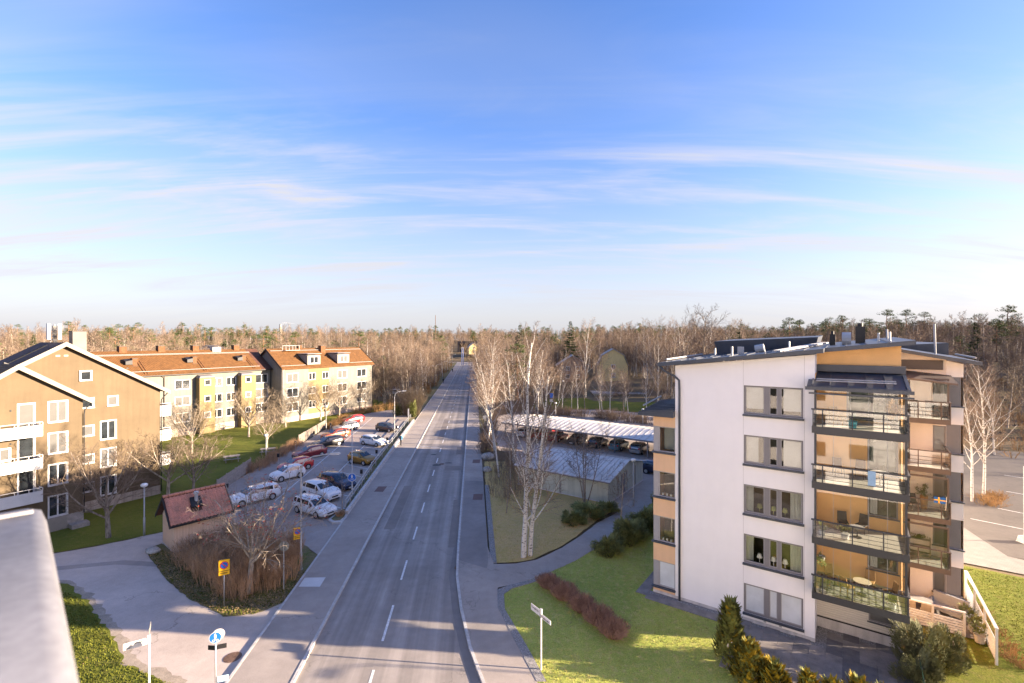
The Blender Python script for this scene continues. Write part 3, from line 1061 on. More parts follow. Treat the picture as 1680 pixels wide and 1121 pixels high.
# projecting wing
XW0, XW1 = -15.4, -7.3
WA = -11.37
ops_w = [(-9.5, -8.33, z, z + 1.72, 2) for z in (9.1, 6.48, 3.86, 1.24)]
doors = [(-11.3, -10.35, z - 0.55, z + 1.72) for z in (9.1, 6.48, 3.86)]
ops_w2 = [(-12.9, -11.75, z + 0.0, z + 0.95, 2) for z in (6.48,)]
mb = MB()
wall(mb, XW0, XW1, 1.15, 10.9, ops_w + doors + ops_w2, y=YW)
mb.poly([(XW0, YW, 10.9), (XW1, YW, 10.9), (WA, YW, 13.62)])
mb.poly([(XW1, YW, 1.15), (XW1, 0, 1.15), (XW1, 0, 10.9), (XW1, YW, 10.9)])
mb.poly([(XW0, YW, 1.15), (XW0, 0, 1.15), (XW0, 0, 10.9), (XW0, YW, 10.9)])
mb.build('wing_wall', m_tan, tan)
pl = MB().box(XW0 - 0.04, XW1 + 0.04, YW - 0.04, 0, -1.0, 1.15).build('wing_plinth', m_wood, tan)
MB().box(-8.28, XW1 + 0.2, YW - 0.9, YW - 0.05, -0.2, 0.35).build('porch_step', m_wood, pl)
for k in range(9):
    MB().hexa([(-9.5, YW - 0.09, 0.12 + k * 0.11), (-8.35, YW - 0.09, 0.12 + k * 0.11), (-8.35, YW - 0.045, 0.17 + k * 0.11), (-9.5, YW - 0.045, 0.17 + k * 0.11),
               (-9.5, YW - 0.09, 0.15 + k * 0.11), (-8.35, YW - 0.09, 0.15 + k * 0.11), (-8.35, YW - 0.045, 0.20 + k * 0.11), (-9.5, YW - 0.045, 0.20 + k * 0.11)]).build('louvre_slat', m_trim, pl)
gable_roof(tan, XW0 - 0.62, XW1 + 0.62, YW - 0.42, 0.0, 10.66, 13.98, m_tile, 0.15, 'y', 'wing_roof')
for xe in (XW0 - 0.65, XW1 + 0.65):
    t = MB()
    t.hexa([(xe, YW - 0.5, 10.32), (xe, YW - 0.44, 10.32), (WA, YW - 0.44, 13.62), (WA, YW - 0.5, 13.62), (xe, YW - 0.5, 10.70), (xe, YW - 0.44, 10.70), (WA, YW - 0.44, 14.04), (WA, YW - 0.5, 14.04)])
    t.hexa([(xe, YW - 0.44, 10.46), (xe, YW - 0.02, 10.46), (WA, YW - 0.02, 13.76), (WA, YW - 0.44, 13.76), (xe, YW - 0.44, 10.49), (xe, YW - 0.02, 10.49), (WA, YW - 0.02, 13.79), (WA, YW - 0.44, 13.79)])
    t.build('barge_board', m_trim, tan)
MB().hexa([(WA, -0.35, 13.5), (XW1 + 0.3, -0.35, 11.05), (XW1 + 0.3, -0.02, 11.05), (WA, -0.02, 13.5), (WA, -0.3, 14.12), (XW1 + 0.3, -0.3, 11.45), (XW1 + 0.3, -0.02, 11.45), (WA, -0.02, 14.12)]).build('flashing', m_darkmetal, tan)
for o in ops_w + ops_w2:
    window(tan, *o[:4], y=YW, n=o[4], trim=0.06, rng=rw, pm=m_blind if o[2] > 6 else m_pane)
for i, o in enumerate(doors):
    d = window(tan, *o[:4], y=YW, n=1, trim=0.06, pm=m_blind if i == 0 else m_pane, sill=False)
    d.name = 'balcony_door'
    MB().box(-11.75, -11.68, YW - 0.05, YW, o[2] + 1.75, o[2] + 1.9).build('outdoor_light', m_darkmetal, tan)
for i, z in enumerate((8.55, 5.93, 3.31)):
    b = MB().box(-15.2, -10.25, YW - 1.3, YW - 0.002, z - 0.22, z - 0.05).build('balcony', m_base, tan)
    MB().box(-15.2, -10.25, YW - 1.36, YW - 1.302, z - 0.28, z + 0.62).build('balcony_front', m_white, b)
    MB().box(-10.248, -10.19, YW - 1.36, YW - 0.004, z - 0.28, z + 0.62).build('balcony_side', m_white, b)
    rl = MB()
    rl.tube([(-15.2, YW - 1.33, z + 0.86), (-10.22, YW - 1.33, z + 0.86), (-10.22, YW - 0.02, z + 0.86)], 0.025, 6)
    for xx in [-15 + 0.8 * q for q in range(7)]:
        rl.box(xx - 0.02, xx + 0.02, YW - 1.35, YW - 1.31, z + 0.62, z + 0.84)
    rl.box(-10.24, -10.2, YW - 0.7, YW - 0.66, z + 0.62, z + 0.84)
    rl.build('handrail', m_white, b)
# corner balconies on the far side
for z in (8.1, 5.5, 2.9):
    b = MB().box(0.002, 1.35, 1.0, 4.3, z - 0.2, z - 0.05).build('balcony', m_base, tan)
    MB().box(1.352, 1.41, 0.94, 4.36, z - 0.25, z + 0.9).build('balcony_front', m_white, b)
    for yy_ in (0.94, 4.3):
        MB().box(0.004, 1.35, yy_ - 0.002, yy_ + 0.056, z - 0.25, z + 0.9).build('balcony_side', m_white, b)
    MB().tube([(0.02, 0.97, z + 1.1), (1.38, 0.97, z + 1.1), (1.38, 4.33, z + 1.1)], 0.025, 6).build('handrail', m_white, b)
downpipe(tan, [(0.75, -0.1, 10.55), (0.55, -0.1, 10.3), (0.1, -0.1, 9.8), (0.06, -0.1, 9.4), (0.06, -0.1, 0.3)])
downpipe(tan, [(XW1 + 0.62, YW - 0.1, 10.6), (XW1 + 0.5, YW - 0.1, 10.35), (XW1 + 0.1, YW - 0.1, 9.9), (XW1 + 0.05, YW - 0.1, 9.5), (XW1 + 0.05, YW - 0.1, 1.0)])
# roof furniture: box chimney, ladder, mast with antenna panels
chimney(tan, -6.0, -4.95, 3.2, 4.2, 13.6, 16.75, M('grey_clad', (0.16, 0.15, 0.14), 0.7, 0.1, 1))
lad = MB()
for sx in (0, 0.35):
    lad.tube([(-12.4, 1.2 + sx, 12.95), (-8.4, 1.2 + sx, 15.45)], 0.03, 5)
for k in range(10):
    t = k / 9
    lad.tube([(-12.4 + 4 * t, 1.2, 12.97 + 2.5 * t), (-12.4 + 4 * t, 1.55, 12.97 + 2.5 * t)], 0.02, 4)
lad.build('roof_ladder', m_darkmetal, tan)
for sx in (-13.4,):
    MB().box(sx, sx + 2.2, 0.8, 0.9, 12.4, 12.5).build('snow_guard', m_darkmetal, tan)
ant = thing('antenna_mast', 'telecom antenna mast with white panels on the ridge of the tan house', 'antenna', (-36.5 - 0.515 * 7.05 - 0.857 * 4.2, 49.3 - 0.857 * 7.05 + 0.515 * 4.2, 15.0), U)
mb = MB().tube([(0, 0, 0), (0, 0, 2.45)], 0.07, 8)
mb.tube([(-0.5, 0, 0.4), (0, 0, 1.2)], 0.03, 6).tube([(0.4, 0.3, 0.3), (0, 0, 1.2)], 0.03, 6)
mb.build('mast', m_steel, ant)
for dx, rz in ((-0.42, 0.3), (0.40, -0.3)):
    p = MB().box(-0.13, 0.13, -0.08, 0.08, 1.0, 2.5).build('antenna_panel', m_white, ant)
    p.location = (dx, 0, 0)
    p.rotation_euler = (0, 0, rz)
mb = MB()
for k in range(5):
    mb.box(-0.14, 0.14, -0.14, 0.14, 0.9 + k * 0.3, 1.08 + k * 0.3)
mb.build('radio_unit', m_lampgrey, ant)
mb = MB()
for k in range(6):
    mb.tube([(-0.2 + k * 0.08, -0.16, 2.3), (-0.15 + k * 0.06, -0.2, 1.5), (-0.1 + k * 0.05, -0.1, 0.3)], 0.018, 4)
mb.build('cable', m_darkmetal, ant)

# ------------------------------------------------------------------ cream house with three storeys (long) and the taller one beyond
ca = thing('apartment_house', 'long cream apartment house with orange tiled roof and two yellow stair bays', 'building', (-53.5, 81, 0), U)
XA0, XA1 = -17.0, 13.15
zs3 = (7.75, 5.0, 2.25)
ops = []
for z in zs3:
    ops += [(-3.5, -1.25, z, z + 1.5, 2), (2.25, 3.95, z, z + 1.42, 2), (4.72, 6.35, z, z + 1.42, 2), (10.0, 12.4, z, z + 1.6, 2), (-8.6, -6.6, z, z + 1.45, 2)]
mb = MB()
wall(mb, XA0, XA1, 1.2, 10.2, ops)
mb.poly([(XA1, 0, 1.2), (XA1, 10.6, 1.2), (XA1, 10.6, 10.2), (XA1, 5.3, 13.9), (XA1, 0, 10.2)])
mb.poly([(XA0, 0, 1.2), (XA0, 10.6, 1.2), (XA0, 10.6, 10.2), (XA0, 5.3, 13.9), (XA0, 0, 10.2)])
mb.poly([(XA0, 10.6, 1.2), (XA1, 10.6, 1.2), (XA1, 10.6, 10.2), (XA0, 10.6, 10.2)])
mb.build('wall', m_cream, ca)
MB().box(XA0 - 0.03, XA1 - 0.01, -0.04, 10.64, -0.2, 1.2).build('plinth', M('pink_plinth', (0.42, 0.345, 0.29), 0.9, 0.1, 0.6, 0.2, 40), ca)
rwa = random.Random(11)
for o in ops:
    window(ca, *o[:4], n=o[4], rng=rwa, trim=0.05)
ra = gable_roof(ca, XA0 - 0.3, 11.0, -0.5, 11.1, 10.32, 14.1, m_tile)
gable_roof(ca, 11.0, XA1 + 0.05, -0.5, 11.1, 10.32, 14.1, m_tile2, name='roof_end')
MB().box(XA0 - 0.3, XA1, -0.62, -0.502, 10.16, 10.30).build('gutter', m_darkmetal, ca)
for (a, b) in ((-0.35, 2.15), (6.65, 9.35)):
    bay = MB().box(a, b, -1.25, -0.002, 0.0, 9.45).build('stair_bay', m_ochre, ca)
    MB().hexa([(a - 0.1, -1.4, 9.452), (b + 0.1, -1.4, 9.452), (b + 0.1, -0.002, 9.452), (a - 0.1, -0.002, 9.452), (a + 0.2, -1.1, 9.75), (b - 0.2, -1.1, 9.75), (b - 0.2, -0.002, 9.95), (a + 0.2, -0.002, 9.95)]).build('bay_roof', m_frame, bay)
    for z in zs3:
        window(ca, a + 0.75, a + 1.7, z + 0.42, z + 1.38, y=-1.305, n=1, trim=0.06, depth=0.035, rng=rwa).name = 'stair_window'
for xc in (-8.75, -3.35, 2.0, 9.2):
    chimney(ca, xc - 0.5, xc + 0.5, 4.9, 5.9, 13.6, 14.85)
MB().box(4.75, 6.2, 4.7, 5.7, 13.65, 14.55).build('roof_fan', m_lampgrey, ca)
for xc in (-8.3, 0.4, 8.95):
    chimney(ca, xc - 0.32, xc + 0.32, 1.9, 2.7, 11.7, 12.95)
    MB().hexa([(xc - 1.25, 1.75, 12.05), (xc - 0.35, 1.75, 12.05), (xc - 0.35, 2.9, 12.85), (xc - 1.25, 2.9, 12.85), (xc - 1.25, 1.75, 12.55), (xc - 0.35, 1.75, 12.75), (xc - 0.35, 2.9, 12.95), (xc - 1.25, 2.9, 12.9)]).build('roof_hatch', m_darkmetal, ca)
    mb = MB()
    for q in (0.55, 0.95):
        mb.hexa([(xc + q, -0.2, 10.54), (xc + q + 0.06, -0.2, 10.54), (xc + q + 0.06, 2.9, 12.57), (xc + q, 2.9, 12.57), (xc + q, -0.2, 10.62), (xc + q + 0.06, -0.2, 10.62), (xc + q + 0.06, 2.9, 12.65), (xc + q, 2.9, 12.65)])
    for q in range(9):
        t = q / 8
        mb.box(xc + 0.61, xc + 0.95, -0.2 + 3.1 * t, -0.12 + 3.1 * t, 10.57 + 2.03 * t, 10.62 + 2.03 * t)
    mb.build('roof_ladder', m_brick, ca)
mb = MB()
mb.tube([(XA0, 4.1, 13.55), (XA1 - 2, 4.1, 13.55)], 0.03, 5)
mb.box(XA0, XA1 - 2, 3.95, 4.2, 13.40, 13.43)
mb.build('roof_walkway', m_lampgrey, ca)
MB().tube([(XA0, 0.15, 10.95), (XA1 - 2.2, 0.15, 10.95)], 0.035, 5).build('snow_guard', m_lampgrey, ca)
downpipe(ca, [(-5.3, -0.55, 10.2), (-5.1, -0.1, 9.8), (-5.1, -0.1, 0.2)], 0.06)
downpipe(ca, [(XA1 - 0.35, -0.55, 10.2), (XA1 - 0.25, -0.1, 9.8), (XA1 - 0.25, -0.1, 0.2)], 0.06)

cb = thing('apartment_house', 'cream apartment house with two roof dormers and a yellow middle panel', 'building', (-43.9, 90.6, 0), U)
LB = 22.6
ops = []
for z in (7.65, 4.8, 2.0):
    ops += [(1.1, 3.5, z, z + 1.7, 2), (5.9, 7.4, z + 0.2, z + 1.6, 2), (9.1, 10.55, z + 0.2, z + 1.6, 2), (12.9, 15.3, z, z + 1.7, 2), (18.1, 20.65, z, z + 1.7, 2)]
mb = MB()
wall(mb, 0, 5.8, 1.0, 10.2, [o for o in ops if o[1] < 5.8])
wall(mb, 5.8, 10.7, 1.0, 10.2, [o for o in ops if 5.8 < o[1] < 10.7], m=1)
wall(mb, 10.7, LB, 1.0, 10.2, [o for o in ops if o[0] > 10.7])
for xx in (0, LB):
    mb.poly([(xx, 0, 1.0), (xx, 9.6, 1.0), (xx, 9.6, 10.2), (xx, 4.8, 13.95), (xx, 0, 10.2)])
mb.poly([(0, 9.6, 1.0), (LB, 9.6, 1.0), (LB, 9.6, 10.2), (0, 9.6, 10.2)])
mb.build('wall', [m_cream, m_ochre], cb)
MB().box(-0.03, LB + 0.03, -0.04, 9.63, -0.2, 1.0).build('plinth', MATS['pink_plinth'], cb)
rwb = random.Random(5)
for o in ops:
    window(cb, *o[:4], n=o[4], rng=rwb, trim=0.05)
gable_roof(cb, -0.25, LB + 0.25, -0.5, 10.1, 10.35, 14.15, m_tile)
for xx in (-0.32, LB + 0.26):
    mb = MB()
    for ya in (-0.55, 10.15):
        mb.hexa([(xx, ya, 10.05), (xx + 0.06, ya, 10.05), (xx + 0.06, 4.8, 13.86), (xx, 4.8, 13.86), (xx, ya, 10.40), (xx + 0.06, ya, 10.40), (xx + 0.06, 4.8, 14.24), (xx, 4.8, 14.24)])
    mb.build('barge_board', m_darkmetal, cb)
for (a, b) in ((5.5, 8.5), (12.75, 15.85)):
    d = MB()
    d.hexa([(a, -0.1, 10.9), (b, -0.1, 10.9), (b, 3.2, 12.9), (a, 3.2, 12.9), (a, -0.1, 12.75), (b, -0.1, 12.75), (b, 3.2, 13.02), (a, 3.2, 13.02)])
    dm = d.build('dormer', M('dormer_zinc', (0.26, 0.24, 0.215), 0.7, 0.1, 1), cb)
    MB().box(a - 0.12, b + 0.12, -0.3, 3.3, 13.02, 13.12).build('dormer_roof', m_frame, dm)
    window(cb, a + 0.55, b - 0.55, 11.15, 12.5, y=-0.155, n=2, trim=0.08, depth=0.035, rng=rwb).name = 'dormer_window'
chimney(cb, 11.3, 12.4, 3.4, 4.4, 12.9, 14.6)
chimney(cb, 7.5, 8.3, 5.6, 6.3, 13.2, 14.75)
mb = MB()
mb.box(3.0, 6.0, 3.2, 4.4, 13.75, 13.82)
for q in (3.0, 4.5, 5.95):
    mb.box(q, q + 0.05, 3.2, 3.25, 13.82, 14.75).box(q, q + 0.05, 4.35, 4.4, 13.82, 14.75)
mb.box(3.0, 6.0, 3.2, 3.25, 14.7, 14.75).box(3.0, 6.0, 4.35, 4.4, 14.7, 14.75)
mb.build('roof_cage', m_lampgrey, cb)
MB().tube([(0.0, 0.1, 10.9), (5.2, 0.1, 10.9)], 0.035, 5).build('snow_guard', m_lampgrey, cb)
MB().tube([(16.2, 0.1, 10.9), (LB, 0.1, 10.9)], 0.035, 5).build('snow_guard', m_lampgrey, cb)
MB().tube([(0.2, 4.0, 13.75), (LB, 4.0, 13.75)], 0.035, 5).build('roof_walkway', m_lampgrey, cb)
downpipe(cb, [(0.15, -0.5, 10.2), (0.15, -0.1, 9.8), (0.15, -0.1, 0.2)], 0.06, m_lampgrey)
downpipe(cb, [(LB - 0.1, -0.5, 10.2), (LB - 0.1, -0.1, 9.8), (LB - 0.1, -0.1, 0.2)], 0.06)

# orange roof peeping at the far left
oh = thing('house', 'house at the picture edge showing only its ribbed orange roof above the dark roof', 'house', (-72.6, 60.0, 0), U)
MB().box(-9, 1, 0, 8, 0, 9.5).build('wall', m_cream, oh)
gable_roof(oh, -9.5, 1.5, -0.5, 8.5, 9.7, 14.4, m_tile)

# ------------------------------------------------------------------ white apartment block (right)
A0 = R(-35.5)
wb = thing('apartment_block', 'white five-storey apartment block with glazed orange balconies and dark sloping roof', 'building', (8.914, 29.969, 0), A0)
SILLS = [0.58 + 2.8 * k for k in range(5)]


def roof_z(x):
    return 14.45 + 0.112 * (x - 1.0)


ops = [(5.2, 8.08, z, z + 1.62) for z in SILLS]
mb = MB()
wall(mb, 1.36, 8.6, 0.28, 14.3, ops, depth=0.16, m=0, mr=1)
mb.poly([(1.36, 0, 14.3), (8.6, 0, 14.3), (8.6, 0, roof_z(8.6) - 0.1), (1.36, 0, roof_z(1.36) - 0.1)])
mb.poly([(8.6, 0, 0.28), (8.6, 1.8, 0.28), (8.6, 1.8, roof_z(8.6) - 0.1), (8.6, 0, roof_z(8.6) - 0.1)])
mb.poly([(1.36, 0, 11.0), (1.36, 16, 11.0), (1.36, 16, 14.4), (1.36, 0, 14.4)])
mb.build('wall', [m_wall, m_frame], wb)
for xs_ in (5.17, 8.13):
    MB().box(xs_ - 0.008, xs_ + 0.008, -0.004, 0.01, 0.3, roof_z(xs_) - 0.15).build('wall_joint', m_plinth, wb)
MB().box(1.3, 8.61, 0.02, 1.8, -0.1, 0.28).build('plinth', m_plinth, wb)
SPL = [0, 0.385, 0.585, 1.0]


def big_window(x0, z, k):
    w, h = 2.88, 1.62
    f = MB()
    f.box(0, w, 0.06, 0.15, 0, 0.08).box(0, w, 0.06, 0.15, h - 0.07, h).box(0, 0.07, 0.06, 0.15, 0.08, h - 0.07).box(w - 0.07, w, 0.06, 0.15, 0.08, h - 0.07)
    f.box(w * 0.355, w * 0.445, 0.05, 0.15, 0.08, h - 0.07).box(w * 0.575, w * 0.635, 0.05, 0.15, 0.08, h - 0.07)
    o = f.build('window', m_frame, wb)
    o.location = (x0, 0, z)
    for a, b in ((0.07, w * 0.355), (w * 0.445, w * 0.575), (w * 0.635, w - 0.07)):
        MB().box(a, b, 0.10, 0.115, 0.08, h - 0.07).build('pane', m_glass if k not in (0,) else m_frost, o)
        iv = 0.035
        fr = MB()
        fr.box(a, a + iv, 0.075, 0.13, 0.08, h - 0.07).box(b - iv, b, 0.075, 0.13, 0.08, h - 0.07).box(a + iv, b - iv, 0.075, 0.13, 0.08, 0.08 + iv).box(a + iv, b - iv, 0.075, 0.13, h - 0.07 - iv, h - 0.07)
        fr.build('sash', m_sash, o)
    MB().box(-0.05, w + 0.05, -0.14, 0.05, -0.11, -0.01).build('sill', m_slate, o)
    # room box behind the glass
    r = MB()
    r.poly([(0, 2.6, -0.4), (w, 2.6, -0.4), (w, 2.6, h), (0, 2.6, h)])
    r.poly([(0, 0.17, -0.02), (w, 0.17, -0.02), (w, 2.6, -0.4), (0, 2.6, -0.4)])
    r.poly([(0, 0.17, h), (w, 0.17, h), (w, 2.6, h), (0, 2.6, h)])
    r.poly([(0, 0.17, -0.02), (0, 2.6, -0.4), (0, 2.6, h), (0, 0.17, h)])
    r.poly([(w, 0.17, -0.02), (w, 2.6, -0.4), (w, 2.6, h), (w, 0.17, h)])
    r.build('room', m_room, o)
    if k in (1, 2):
        for a, b in ((0.05, 0.45), (w - 0.62, w - 0.05)):
            MB().box(a, b, 0.28, 0.36, 0.05, h).build('curtain', m_curtain, o)
    if k in (3, 4):
        for a, b in ((0.05, 0.95 if k == 4 else 0.7), (w - 0.95, w - 0.05)):
            MB().box(a, b, 0.28, 0.32, 0.05 if k == 3 else 0.3, h).build('blind', M('pale_blind', (0.50, 0.53, 0.55), 0.9, 0.06, 1), o)
    if k in (1, 2):
        for xx in (0.75, 1.45, 2.0):
            lm = MB()
            lm.tube([(xx, 0.32, 0.08), (xx, 0.32, 0.34)], 0.02, 6)
            lm.tube([(xx, 0.32, 0.34), (xx, 0.32, 0.56)], [0.16, 0.09], 10)
            lm.build('table_lamp' if k == 1 else 'pot_plant', m_lampwhite if k == 1 else m_juniper, o)


m_frost = M('frosted_pane', (0.60, 0.63, 0.66), 0.25, 0.08, 0.7, spec=0.6, fine=0)
m_sash = M('sash_grey', (0.33, 0.32, 0.33), 0.5, 0.04, 1)
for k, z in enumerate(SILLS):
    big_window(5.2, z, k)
for xx in (6.2, 6.95):
    MB().box(xx, xx + 0.13, -0.02, 0.0, 0.32, 0.42).build('wall_vent', m_lampgrey, wb)

# left bay with peach panels
mb = MB()
bops = [(0.0, 1.36, z, z + 1.58) for z in SILLS[:4]]
zcur = 0.28
mbp = MB()
for z in SILLS[:4]:
    mbp.box(0.0, 1.355, 0.0, 0.14, zcur + 0.0, z - 0.10)
    zcur = z + 1.58
mbp.box(0.0, 1.355, 0.0, 0.14, zcur, 11.22)
mbp.box(0.0, 0.14, 0.142, 6.0, 0.28, 11.22)
mbp.build('bay_panel', m_peach, wb)
MB().box(-0.02, 1.355, 0.02, 6.0, -0.1, 0.278).build('bay_plinth', m_plinth, wb)
for k, z in enumerate(SILLS[:4]):
    w, h = 1.36, 1.58
    f = MB()
    f.box(0, 0.32, 0.03, 0.12, 0, h).box(0.32, 0.40, 0.05, 0.12, 0.0, h).box(w - 0.06, w - 0.005, 0.05, 0.12, 0, h).box(0.40, w - 0.06, 0.05, 0.12, 0, 0.07).box(0.40, w - 0.06, 0.05, 0.12, h - 0.06, h)
    o = f.build('bay_window', m_sash, wb)
    o.location = (0, 0, z)
    MB().box(0.40, w - 0.06, 0.08, 0.095, 0.07, h - 0.06).build('pane', m_frost if k == 0 else m_glass, o)
    MB().box(-0.08, w + 0.03, -0.14, 0.03, -0.098, -0.005).build('sill', m_slate, o)
    MB().box(0.40, w - 0.06, 0.9, 0.95, 0.0, h).build('room', m_curtain if k == 3 else m_room, o)
    if k in (1, 2):
        for q in range(3):
            pb = MB().tube([(0.55 + q * 0.25, 0.2, 0.07), (0.55 + q * 0.25, 0.2, 0.2)], [0.05, 0.07], 8)
            pb.build('flower_pot', m_lampwhite, o)
# bay canopy roof with standing seams
cn = MB()
cn.hexa([(-0.85, -0.45, 11.22), (1.36, -0.45, 11.22), (1.36, 4.0, 11.24), (-0.85, 4.0, 11.24), (-0.85, -0.45, 11.36), (1.36, -0.45, 11.62), (1.36, 4.0, 12.05), (-0.85, 4.0, 11.7)])
cnp = cn.build('bay_roof', m_slate, wb)
for q in range(9):
    y_ = -0.4 + q * 0.52
    MB().hexa([(-0.8, y_, 11.37 + 0.066 * q * 0.5), (1.35, y_, 11.62 + 0.085 * q * 0.5), (1.35, y_ + 0.04, 11.62 + 0.085 * q * 0.5), (-0.8, y_ + 0.04, 11.37 + 0.066 * q * 0.5),
               (-0.8, y_, 11.47 + 0.066 * q * 0.5), (1.35, y_, 11.72 + 0.085 * q * 0.5), (1.35, y_ + 0.04, 11.72 + 0.085 * q * 0.5), (-0.8, y_ + 0.04, 11.47 + 0.066 * q * 0.5)]).build('seam', m_slate, cnp)
MB().tube([(-0.75, 0.3, 11.75), (-0.75, 3.8, 12.0)], 0.05, 5).build('snow_guard', m_lampgrey, wb)

# main roof: mono-pitch rising to the right, the white front edge in dark metal
rf = MB()
xa, xb = 0.45, 12.75
rf.hexa([(xa, -0.55, roof_z(xa) - 0.05), (9.0, -0.55, roof_z(9.0) - 0.05), (9.0, 16, roof_z(9.0) + 0.2), (xa, 16, roof_z(xa) + 0.2), (xa, -0.55, roof_z(xa) + 0.17), (9.0, -0.55, roof_z(9.0) + 0.17), (9.0, 16, roof_z(9.0) + 0.42), (xa, 16, roof_z(xa) + 0.42)])
rf.hexa([(9.0, 1.0, roof_z(9.0) - 0.03), (xb, 1.0, roof_z(xb) - 0.03), (xb, 16, roof_z(xb) + 0.2), (9.0, 16, roof_z(9.0) + 0.2), (9.0, 1.0, roof_z(9.0) + 0.19), (xb, 1.0, roof_z(xb) + 0.19), (xb, 16, roof_z(xb) + 0.41), (9.0, 16, roof_z(9.0) + 0.41)])
roofw = rf.build('roof', m_slate, wb)
for q in range(13):
    x_ = 0.9 + q * 0.9
    y_ = -0.5 if x_ < 9 else 1.05
    MB().hexa([(x_, y_, roof_z(x_) + 0.16), (x_ + 0.03, y_, roof_z(x_) + 0.16), (x_ + 0.03, 15.9, roof_z(x_) + 0.40), (x_, 15.9, roof_z(x_) + 0.40), (x_, y_, roof_z(x_) + 0.22), (x_ + 0.03, y_, roof_z(x_) + 0.22), (x_ + 0.03, 15.9, roof_z(x_) + 0.46), (x_, 15.9, roof_z(x_) + 0.46)]).build('seam', m_slate, roofw)
MB().tube([(0.75, 0.2, 14.75), (0.75, 9, 14.85)], 0.06, 5).build('snow_guard', m_lampgrey, wb)
mb = MB()
for q in (0, 0.14, 0.28):
    mb.hexa([(6.6 + q, 0.3, 15.32), (6.7 + q, 0.3, 15.32), (8.7 + q, 6.8, 15.75), (8.6 + q, 6.8, 15.75), (6.6 + q, 0.3, 15.40), (6.7 + q, 0.3, 15.40), (8.7 + q, 6.8, 15.83), (8.6 + q, 6.8, 15.83)])
mb.build('roof_walkway', m_lampgrey, wb)
MB().hexa([(2.2, 7.5, 14.7), (8.2, 7.5, 15.3), (8.2, 13.5, 15.5), (2.2, 13.5, 15.0), (2.0, 7.3, 15.85), (8.4, 7.3, 16.15), (8.4, 13.7, 16.3), (2.0, 13.7, 16.0)]).build('plant_room', m_slate, wb)
for (x_, y_, h_, r_) in ((9.2, 6.4, .95, 0.15), (10.6, 6.0, 1.25, 0.24)):
    st = MB().box(x_ - r_, x_ + r_, y_ - r_, y_ + r_, roof_z(x_), roof_z(x_) + h_).build('flue', m_darkmetal, wb)
    MB().tube([(x_, y_, roof_z(x_) + h_ + 0.002), (x_, y_, roof_z(x_) + h_ + 0.2)], r_ * 0.6, 10).build('flue_cowl', m_darkmetal, st)
MB().tube([(9.7, 5.4, 16.0), (10.15, 5.4, 16.0)], 0.42, 14).build('roof_fan', m_lampgrey, wb)
MB().tube([(5.2, 4.0, 15.35), (5.7, 4.0, 15.45)], 0.28, 12).build('roof_fan', m_lampgrey, wb)
for (x_, y_) in ((4.2, 2.0), (7.0, 4.6), (11.4, 4.0), (11.9, 4.2), (3.0, 3.0)):
    MB().tube([(x_, y_, roof_z(x_) + 0.1), (x_, y_, roof_z(x_) + 0.75)], 0.055, 8).build('vent_pipe', m_steel, wb)
for (x_, y_, h_) in ((12.2, 12.0, 1.3), (14.6, 11.5, 1.6)):
    MB().tube([(x_, y_, 15.0), (x_ - 0.05, y_, 15.4 + h_)], 0.06, 8).build('vent_pipe', m_lampgrey, wb)
MB().box(4.4, 4.75, 2.6, 2.75, 15.0, 15.55).build('roof_hatch', m_lampgrey, wb)
downpipe(wb, [(0.55, -0.45, 14.35), (0.8, -0.3, 14.05), (1.35, -0.12, 13.75), (1.62, -0.1, 13.5), (1.64, -0.1, 12.9), (1.64, -0.1, 0.1)], 0.065, m_slate)

# recessed balcony bay: back wall, windows, slabs, glazing
YB = 1.8
rb_ops = [(10.85, 12.12, z + 0.02, z + 1.55) for z in (3.9, 6.7)] + [(9.95, 12.12, 11.75, 14.0), (10.85, 12.12, 8.95, 11.1)]
mb = MB()
wall(mb, 8.6, 12.24, 2.85, 14.3, rb_ops, y=YB, depth=0.1)
mb.poly([(8.6, YB, 14.3), (12.24, YB, 14.3), (12.24, YB, roof_z(12.24) - 0.05), (8.6, YB, roof_z(8.6) - 0.05)])
mb.poly([(12.24, YB, 0.1), (12.24, 16, 0.1), (12.24, 16, 15.5), (12.24, YB, 15.5)])
mb.build('balcony_wall', m_orange, wb)
for o in rb_ops:
    w_ = window(wb, *o, y=YB, n=2 if o[1] - o[0] > 1.5 else 1, fm=m_frame, sm=m_slate, pm=M('green_glass', (0.05, 0.075, 0.06), 0.06, 0.4, 0.9, spec=1.0, fine=0), depth=0.08)
    if o[3] < 9:
        MB().box(0.12, 0.42, 0.062, 0.068, 0.1, o[3] - o[2] - 0.1).build('curtain', m_curtain, w_)
m_slatwall = bands(M('slatted_white', (0.62, 0.58, 0.53), 0.8, 0.03, 1), 'Z', 2.6, 0.7, 0.02, 0.18)
gop = (10.9, 12.0, 1.15, 2.25)
mb = MB()
wall(mb, 8.6, 12.24, 0.7, 2.85, [gop], y=YB, depth=0.1)
mb.build('cladding', m_slatwall, wb)
window(wb, *gop, y=YB, n=1, fm=m_frame, sm=m_slate, pm=m_blind, depth=0.08)
MB().box(8.6, 12.24, YB + 0.01, YB + 0.3, -0.1, 0.6).build('ground_plinth', m_plinth, wb)
MB().box(8.6, 12.24, YB + 0.015, YB + 0.2, 0.6, 0.7).build('shadow_gap', m_darkmetal, wb)
m_floor = M('balcony_floor', (0.44, 0.41, 0.37), 0.9, 0.06, 1)
